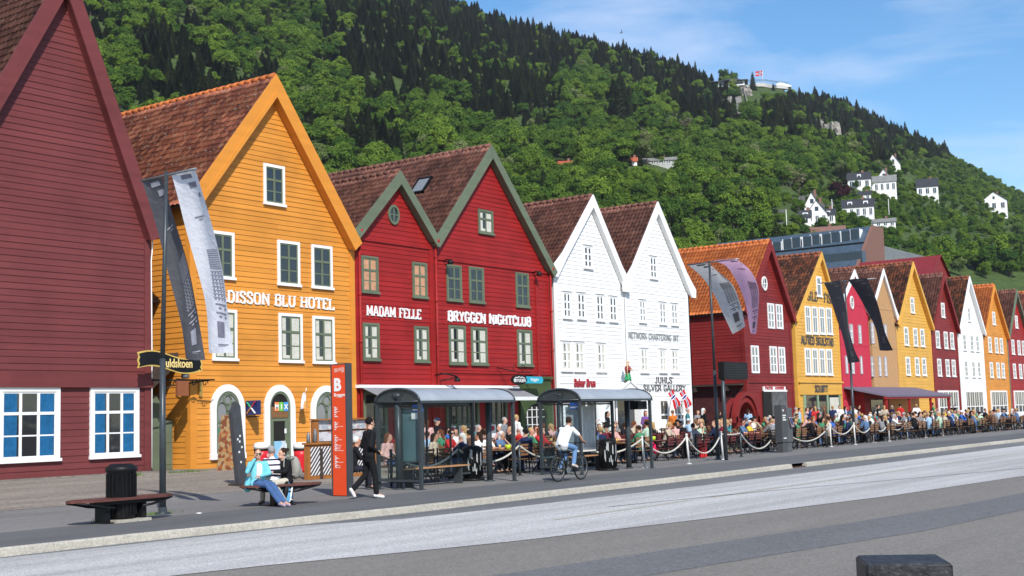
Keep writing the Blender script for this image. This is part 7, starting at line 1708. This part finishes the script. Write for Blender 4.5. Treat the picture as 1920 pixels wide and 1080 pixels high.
# walkers and standing people in the square, from the photograph
ST=[(812,27.5,'black','grey',5,.6,'standing waiter'),(801,27.0,'pink','red brown',1,2.6,'standing woman'),(940,27.5,'grey','grey',5,.3,'standing'),(968,27.8,'white','blond',3,1.2,'standing'),(1290,31,'teal','grey',0,.5,'walking'),(1318,30,'black','white',1,1.0,'standing'),(1308,31.5,'grey','light brown',1,-.4,'standing'),(1350,30,'black','dark brown',4,1.4,'walking'),
 (1404,31,'light blue','dark brown',4,1.5,'walking'),(1500,31,'light blue','black',0,.4,'walking'),(1513,32,'pink','red brown',1,.1,'standing'),(1522,31.5,'blue','dark brown',3,.8,'standing'),(1537,31,'grey','grey',2,2.8,'standing'),(1548,32,'brown','light brown',4,3.4,'walking'),(1563,31,'navy','blond',0,2.2,'walking'),(1576,31.5,'white','dark brown',2,-1.,'standing'),(1585,32,'light blue','black',1,.6,'standing'),(1605,31,'white','dark brown',3,3.,'standing'),(1612,31.5,'black','black',0,.2,'walking'),
 (1648,31,'black','dark brown',2,.4,'standing'),(1660,30.5,'beige','blond',4,2.,'walking'),(1672,31.5,'navy','grey',5,1.,'standing'),(1690,31,'red','black',0,1.6,'walking'),(1720,30.5,'white','blond',3,2.4,'standing'),(1752,31,'green','dark brown',2,.2,'standing'),(1790,31,'black','grey',4,1.2,'walking'),(1110,31,'black','dark brown',2,.4,'standing'),(1137,30.5,'black','black',1,.3,'standing'),(1210,31,'purple','red brown',1,-.4,'standing'),(1262,31,'orange','light brown',0,1.5,'walking'),(1490,30.2,'beige','grey',5,.8,'standing'),(1530,30.6,'red','blond',4,2.4,'walking'),(1596,30.4,'denim','light brown',1,1.4,'standing')]
for px,Y_,a,b,i,rz,po in ST:
    q=P(px,800,Y_); zn=zone(px)
    k=(po,a,b,zn); 
    place(FT[i],(q.x,Y_,gz(Y_)),rz,'%s-haired person in %s top, %s, %s'%(b,a,'on foot',zn),a,b,r.randrange(3),r.choice(LG),(.03,.03,.03),'people on foot in the square','navy' if i==5 and px<900 else None,r.uniform(.94,1.02))
print('people',ns)
# glasses, lime green buckets and menus on tables
r2=random.Random(5); buck=mat('lime_bucket',(.45,.62,.03),.4,.05); n_=0
for px,Y_ in ((836,23.7),(967,23.7),(1252,23.7),(1330,23.7),(746,24.0)):
    q=P(px,830,Y_); xs=min(rows[0][1],key=lambda t:abs(t-q.x)); n_+=1
    mb=MB(); mb.lathe([(.07,0),(.09,.14),(.085,.14)],(xs+.1,23.75,gz(23.7)+.742),12); mb.thing('bucket',buck,'small lime green bucket on a front row café table','bucket','lime green buckets on tables')
mb=MB(); gm=mat('beer_glass',(.55,.34,.08),.15,.1)
for k in range(60):
    ro=rows[r2.randrange(3)]; tx=ro[1][r2.randrange(len(ro[1]))]; x=tx+r2.uniform(-.45,.45); y=ro[0]+r2.uniform(-.22,.22)
    mb=MB(); mb.lathe([(.028,0),(.036,.15),(.034,.15)],(x,y,gz(y)+.742),8); o=mb.thing('beer_glass',gm,'half full beer glass on a café table','glass','beer glasses on café tables')
# red tote bag and pink jacket
p=G(1332,858); mb=MB(); mb.bbox(p.x-.22,p.x+.26,p.y+.25,p.y+.37,.02,.62,.03); mb.tube([(p.x-.12,p.y+.31,.6),(p.x-.05,p.y+.31,.82),(p.x+.1,p.y+.31,.82),(p.x+.15,p.y+.31,.6)],.012,6); mb.thing('tote_bag',mat('bright_red_bag',(.70,.012,.018),.6,.06),'bright red bag standing by the rope fence','bag')
p=G(1242,858); mb=MB()
for k in range(5): mb.ell((p.x+.1*k-.2,p.y+.35+.03*(k%2),.45-.03*k),(.12,.08,.22),10)
mb.thing('jacket',cmat('hot_pink',(.70,.02,.10)),'hot pink jacket hanging over a chair behind the rope fence','jacket')
# ------------------------------------------------------------------ the man walking
lf=G(712,934); rf=G(676,930); mx_,my_=(lf.x+rf.x)/2,(lf.y+rf.y)/2
# walking towards +X; local frame faces -Y, so it is turned by +90 degrees
J=dict(pelvis=(0,0,.955),chest=(.0,-.03,1.34),neck=(0,-.03,1.48),head=(0,-.045,1.64),face=(.25,-1,-.12),shL=(.19,-.02,1.42),shR=(-.19,-.02,1.42),hipL=(.09,0,.93),hipR=(-.09,0,.93),
 elL=(.26,.05,1.14),wrL=(.14,-.20,1.02),elR=(-.26,.07,1.15),wrR=(-.13,-.19,.98),pnR=(.4,0,-1),hdR=(.3,-1,.1),hdL=(-.3,-1,.1),
 knR=(-.09,-.10,.50),anR=(-.09,-.13,.085),toeR=(-.11,-.28,.04),knL=(.09,.0,.52),anL=(.09,.36,.20),toeL=(.10,.30,.07),soleL=(0,.6,-.5),hem=(0,0,.09))
J['knL']=(.09,.04,.52)
F=figure(J,'short',vox=.014,fingers=True)
place(F,(21.52,19.75,0),R(90)-.42,'young man with black hair walking right in loose black sweater, black trousers and white shoes','black','black',0,(.011,.011,.012),(.75,.75,.75),None,None,1.02)
# ------------------------------------------------------------------ cyclist and bicycle
rh=G(1043,904); fh=G(1093,899); X0=rh.x; Yb=(rh.y+fh.y)/2; ang=-.02; WB=1.10; X0+= (fh.x-rh.x-WB)/2
bk_=empty('bicycle',(X0+.55,Yb,0),'black bicycle with thin dark tyres ridden along the pavement','bicycle')
def wheel(cx):
    w_=None; mb=MB(); c=V3((cx,Yb,.345)); n=28
    mb.tube([c+V3((.325*math.cos(2*math.pi*k/n),0,.325*math.sin(2*math.pi*k/n))) for k in range(n+1)],.023,8,caps=False); w_=mb.build('wheel',mat('tyre',(.018,.017,.016),.8,.2),bk_)
    mb=MB(); mb.tube([c+V3((.298*math.cos(2*math.pi*k/n),0,.298*math.sin(2*math.pi*k/n))) for k in range(n+1)],.010,6,caps=False)
    for k in range(20):
        a=2*math.pi*k/20; s=.02 if k%2 else -.02; mb.tube([c+V3((.02*math.cos(a+.8),s,.02*math.sin(a+.8))),c+V3((.295*math.cos(a),0,.295*math.sin(a)))],.0028,3)
    mb.tube([c-V3((0,.05,0)),c+V3((0,.05,0))],.022,8); mb.build('rim',M['steel_l'],w_)
wheel(X0); wheel(X0+WB)
bb_=V3((X0+.42,Yb,.29)); st_=V3((X0+.26,Yb,.80)); hd_=V3((X0+.88,Yb,.82)); hb=V3((X0+.91,Yb,.70)); ax=V3((X0,Yb,.345)); fx=V3((X0+WB,Yb,.345))
mb=MB(); mb.tube([bb_,st_],.018,8); mb.tube([st_-V3((0,0,.06)),hd_-V3((0,0,.03))],.017,8); mb.tube([bb_,hb],.021,8); mb.tube([hd_+V3((-.01,0,.03)),hb-V3((-.01,0,.02))],.022,8)
for s in (-.05,.05): mb.tube([bb_+V3((0,s,0)),ax+V3((0,s,0))],.011,6); mb.tube([st_-V3((0,0,.1)),ax+V3((0,s,0))],.010,6); mb.tube([hb+V3((.01,s,0)),fx+V3((-.03,s,.1)),fx+V3((0,s,0))],.013,6)
mb.build('frame',M['black'],bk_)
mb=MB(); mb.tube([st_,st_+V3((-.03,0,.12))],.014,6); mb.ell(st_+V3((-.05,0,.15)),(.14,.08,.035)); mb.build('saddle',M['black'],bk_)
mb=MB(); mb.tube([hd_,hd_+V3((-.02,0,.16))],.015,6); mb.tube([hd_+V3((-.06,-.30,.19)),hd_+V3((0,-.12,.17)),hd_+V3((0,.12,.17)),hd_+V3((-.06,.30,.19))],.013,6); mb.build('handlebar',M['black'],bk_)
mb=MB(); mb.lathe([(.095,-.004),(.095,.004)],(0,0,0),18,M=Matrix.Translation(bb_+V3((0,-.06,0)))@Matrix.Rotation(R(90),4,'X')); mb.tube([bb_+V3((0,-.08,0)),bb_+V3((.16,-.09,.05))],.011,6); mb.tube([bb_+V3((0,.08,0)),bb_+V3((-.16,.09,-.05))],.011,6); mb.build('crankset',M['steel_l'],bk_)
for s,dx,dz in ((-1,.16,.05),(1,-.16,-.05)): mb=MB(); mb.box(bb_.x+dx-.05,bb_.x+dx+.05,Yb+s*.09,Yb+s*.19,bb_.z+dz-.012,bb_.z+dz+.012); mb.build('pedal',M['black'],bk_)
mb=MB(); mb.box(X0-.05,X0+.22,Yb-.06,Yb+.06,.70,.715); mb.tube([ax,(X0+.05,Yb-.06,.70)],.007,5); mb.build('rear_rack',M['black'],bk_)
# rider: local frame faces -Y and is turned +90 so that he faces +X ; local x = world -? (x_l -> +Y)
sx_=.21
def L2(xw,yw,z): return (yw, -(xw-sx_), z)     # along the bike, across (+ = away from the road), height
J=dict(pelvis=L2(.22,0,.99),chest=L2(.43,0,1.30),neck=L2(.52,0,1.41),head=L2(.60,0,1.555),face=(.35,-1,-.15),shL=L2(.49,.18,1.36),shR=L2(.49,-.18,1.36),hipL=L2(.22,.09,.96),hipR=L2(.22,-.09,.96),
 elL=L2(.70,.27,1.18),wrL=L2(.80,.27,1.05),elR=L2(.70,-.27,1.17),wrR=L2(.80,-.28,1.05),hdL=(.0,-1,-.4),hdR=(.0,-1,-.4),
 knR=L2(.66,-.13,.86),anR=L2(.55,-.14,.44),toeR=L2(.70,-.15,.375),knL=L2(.55,.12,.64),anL=L2(.26,.13,.33),toeL=L2(.40,.14,.27),hem=(0,.02,.06))
F=figure(J,'short',vox=.014,sleeve='short',fingers=True)
place(F,(X0+sx_,Yb,0),R(90),'cyclist in a white T-shirt, faded blue jeans and pale trainers riding to the right','white','dark brown',1,(.13,.24,.42),(.50,.45,.42))
# ------------------------------------------------------------------ three people on the bench
def bpt(px): q=G(px,909,.45); return q
ux=V3((math.cos(BRZ),math.sin(BRZ),0)); uy=V3((-ux.y,ux.x,0))
def atb(px,off):      # point on the bench for an image column
    q=G(px,909,.45); t=(q-V3((BC[0],BC[1],.45))).dot(ux); return V3((BC[0],BC[1],0))+ux*t+uy*off
# woman in turquoise cardigan, hand at her face, legs stretched to the right
J=dict(pelvis=(0,.0,.55),chest=(.0,.03,.90),neck=(0,.02,1.02),head=(.0,-.01,1.175),face=(-.1,-1,-.05),shL=(.17,.02,.97),shR=(-.17,.02,.97),hipL=(.085,-.02,.53),hipR=(-.085,-.02,.53),
 elL=(.25,-.06,.74),wrL=(.02,-.24,.70),elR=(-.27,-.12,.80),wrR=(-.115,-.17,1.08),hdR=(.2,-.1,1),hdL=(-1,-.1,0),knL=(.26,-.36,.50),knR=(.12,-.40,.50),anL=(.50,-.48,.10),anR=(.38,-.55,.10),toeL=(.58,-.62,.05),toeR=(.45,-.70,.05),hem=(0,0,.0))
F=figure(J,'short',vox=.014,fingers=True,glasses=True)
wp_=atb(479,-.05)
wm=place(F,wp_,BRZ-.12,'woman in turquoise cardigan and sunglasses on the bench, hand to her face','turquoise','light brown',0,(.06,.12,.26),(.30,.25,.35),sc=.92)
mb=MB(); 
for a_,b_,ra in (((0,-.095,.93),(0,-.10,.66),.062),((.03,-.09,.93),(.03,-.1,.68),.05)): cap(mb,a_,b_,ra,ra*1.05)
me=remesh(mb,'shirt',[],.014); me.materials.append(cmat('top_white',TOPC['white'])); o=bpy.data.objects.new('shirt',me); COL.objects.link(o); o.parent=wm
mb=MB(); cap(mb,(-.2,.10,.62),(-.22,.12,.42),.07,.09); me=remesh(mb,'cardigan_tail',[],.016); me.materials.append(cmat('top_turquoise',TOPC['turquoise'])); o=bpy.data.objects.new('cardigan_tail',me); COL.objects.link(o); o.parent=wm
# person in the striped shirt, back to us
m,t,b_=newmat('striped_shirt'); L=t.links.new; g_=N(t,'ShaderNodeNewGeometry'); sp_=N(t,'ShaderNodeSeparateXYZ'); L(g_.outputs['Position'],sp_.inputs[0]); mu=N(t,'ShaderNodeMath',operation='MULTIPLY_ADD'); L(sp_.outputs[2],mu.inputs[0]); mu.inputs[1].default_value=9.; mu.inputs[2].default_value=.15
fr=N(t,'ShaderNodeMath',operation='FRACT'); L(mu.outputs[0],fr.inputs[0]); gt=N(t,'ShaderNodeMath',operation='GREATER_THAN'); L(fr.outputs[0],gt.inputs[0]); gt.inputs[1].default_value=.66
mxx=N(t,'ShaderNodeMix'); mxx.data_type='RGBA'; mxx.inputs[6].default_value=(.76,.74,.76,1); mxx.inputs[7].default_value=(.016,.014,.04,1); L(gt.outputs[0],mxx.inputs[0]); L(mxx.outputs[2],b_.inputs['Base Color']); b_.inputs['Roughness'].default_value=.9
J=sit('table',.08,(-.5,-1,-.15)); F=figure(J,'short',vox=.014,sleeve='short',fingers=True,bulk=1.08)
place(F,atb(528,.06),BRZ+math.pi,'grey haired person in a white shirt with dark stripes, back turned on the bench','striped','grey',2,(.48,.42,.33),(.1,.08,.07),tm=m,sc=.93)
# woman in black with a grey rucksack, side on, facing left
J=dict(pelvis=(0,.03,.55),chest=(0,-.02,.90),neck=(0,-.05,1.02),head=(0,-.09,1.16),face=(0,-1,-.15),shL=(.165,-.03,.97),shR=(-.165,-.03,.97),hipL=(.085,0,.53),hipR=(-.085,0,.53),
 elL=(.2,-.12,.76),wrL=(.08,-.34,.76),elR=(-.2,-.12,.76),wrR=(-.06,-.35,.75),knL=(.12,-.42,.53),knR=(-.02,-.40,.50),anL=(.16,-.34,.11),anR=(-.10,-.02,.14),toeL=(.19,-.48,.05),toeR=(-.12,-.14,.06),hem=(0,-.02,0))
J['knL']=(.16,-.40,.52); J['anL']=(.34,-.22,.10); J['toeL']=(.44,-.30,.05); J['knR']=(-.10,-.42,.52)
F=figure(J,'bun',vox=.014,fingers=True)
wl=place(F,atb(563,.0),BRZ-R(90)+.15,'woman with tied brown hair in a black jacket sitting sideways on the bench','black','dark brown',0,(.48,.44,.36),(.25,.05,.03),sc=.93)
rz_=BRZ-R(90)+.15; c_=atb(563,.0); Tb=Matrix.Translation(c_)@Matrix.Rotation(rz_,4,'Z')
mb=MB(); mb.ell((0,.22,.76),(.15,.11,.24),14); mb.ell((0,.30,.68),(.11,.07,.13),12); mb.ell((0,.2,.92),(.11,.09,.1),12)
me=remesh(mb,'bag',[],.016); me.transform(Tb); mb2=MB(); a=V3((0,.25,.5)); o=bpy.data.objects.new('rucksack',me); COL.objects.link(o); me.transform(Matrix.Translation(-(Tb@a))); o.location=Tb@a; me.materials.append(cmat('rucksack_grey',(.30,.29,.26))); tag(o,'light grey rucksack on the back of the woman in the black jacket','rucksack')
mb=MB()
for s in (-.11,.11): mb.tube([(s,.14,1.0),(s,.0,1.05),(s,-.10,.98),(s,-.11,.82),(s*1.1,.02,.66),(s,.14,.62)],.016,6)
me=bpy.data.meshes.new('strap'); me.from_pydata(mb.v,[],mb.f); me.transform(Tb); me.transform(Matrix.Translation(-(Tb@a))); me.materials.append(cmat('rucksack_grey',(.30,.29,.26))); q=bpy.data.objects.new('strap',me); COL.objects.link(q); q.parent=o
# blue rucksack on the ground against her legs
Tb=Matrix.Translation(wp_+V3((.42,-.34,0)))@Matrix.Rotation(R(14),4,'Y')
mb=MB(); mb.ell((0,0,.25),(.15,.10,.25),14); mb.ell((0,-.07,.18),(.11,.06,.13),12)
me=remesh(mb,'bag',[],.014); me.transform(Tb); cc=Tb@V3((0,0,0)); me.transform(Matrix.Translation(-cc)); o=bpy.data.objects.new('rucksack',me); COL.objects.link(o); o.location=cc; me.materials.append(cmat('sky_bag',(.13,.36,.58))); tag(o,'light blue and black rucksack standing against the legs of the woman in turquoise','rucksack')
mb=MB(); mb.ell((-.09,-.05,.28),(.055,.08,.23),12); me=bpy.data.meshes.new('side_panel'); me.from_pydata(mb.v,[],mb.f); me.transform(Tb); me.transform(Matrix.Translation(-cc)); me.materials.append(M['black']); q=bpy.data.objects.new('side_panel',me); COL.objects.link(q); q.parent=o
mb=MB(); mb.ell((.02,-.115,.27),(.018,.03,.2),8); mb.ell((.05,-.1,.14),(.06,.03,.02),8); me=bpy.data.meshes.new('trim'); me.from_pydata(mb.v,[],mb.f); me.transform(Tb); me.transform(Matrix.Translation(-cc)); me.materials.append(M['wtrim']); q=bpy.data.objects.new('trim',me); COL.objects.link(q); q.parent=o
# elderly man seated behind the walking man
place(FS[0],(24.0,22.6,0),.9,'white haired person in dark top bending over his hands just right of the walking man','black','white',2,(.02,.02,.03),(.03,.03,.03),None)
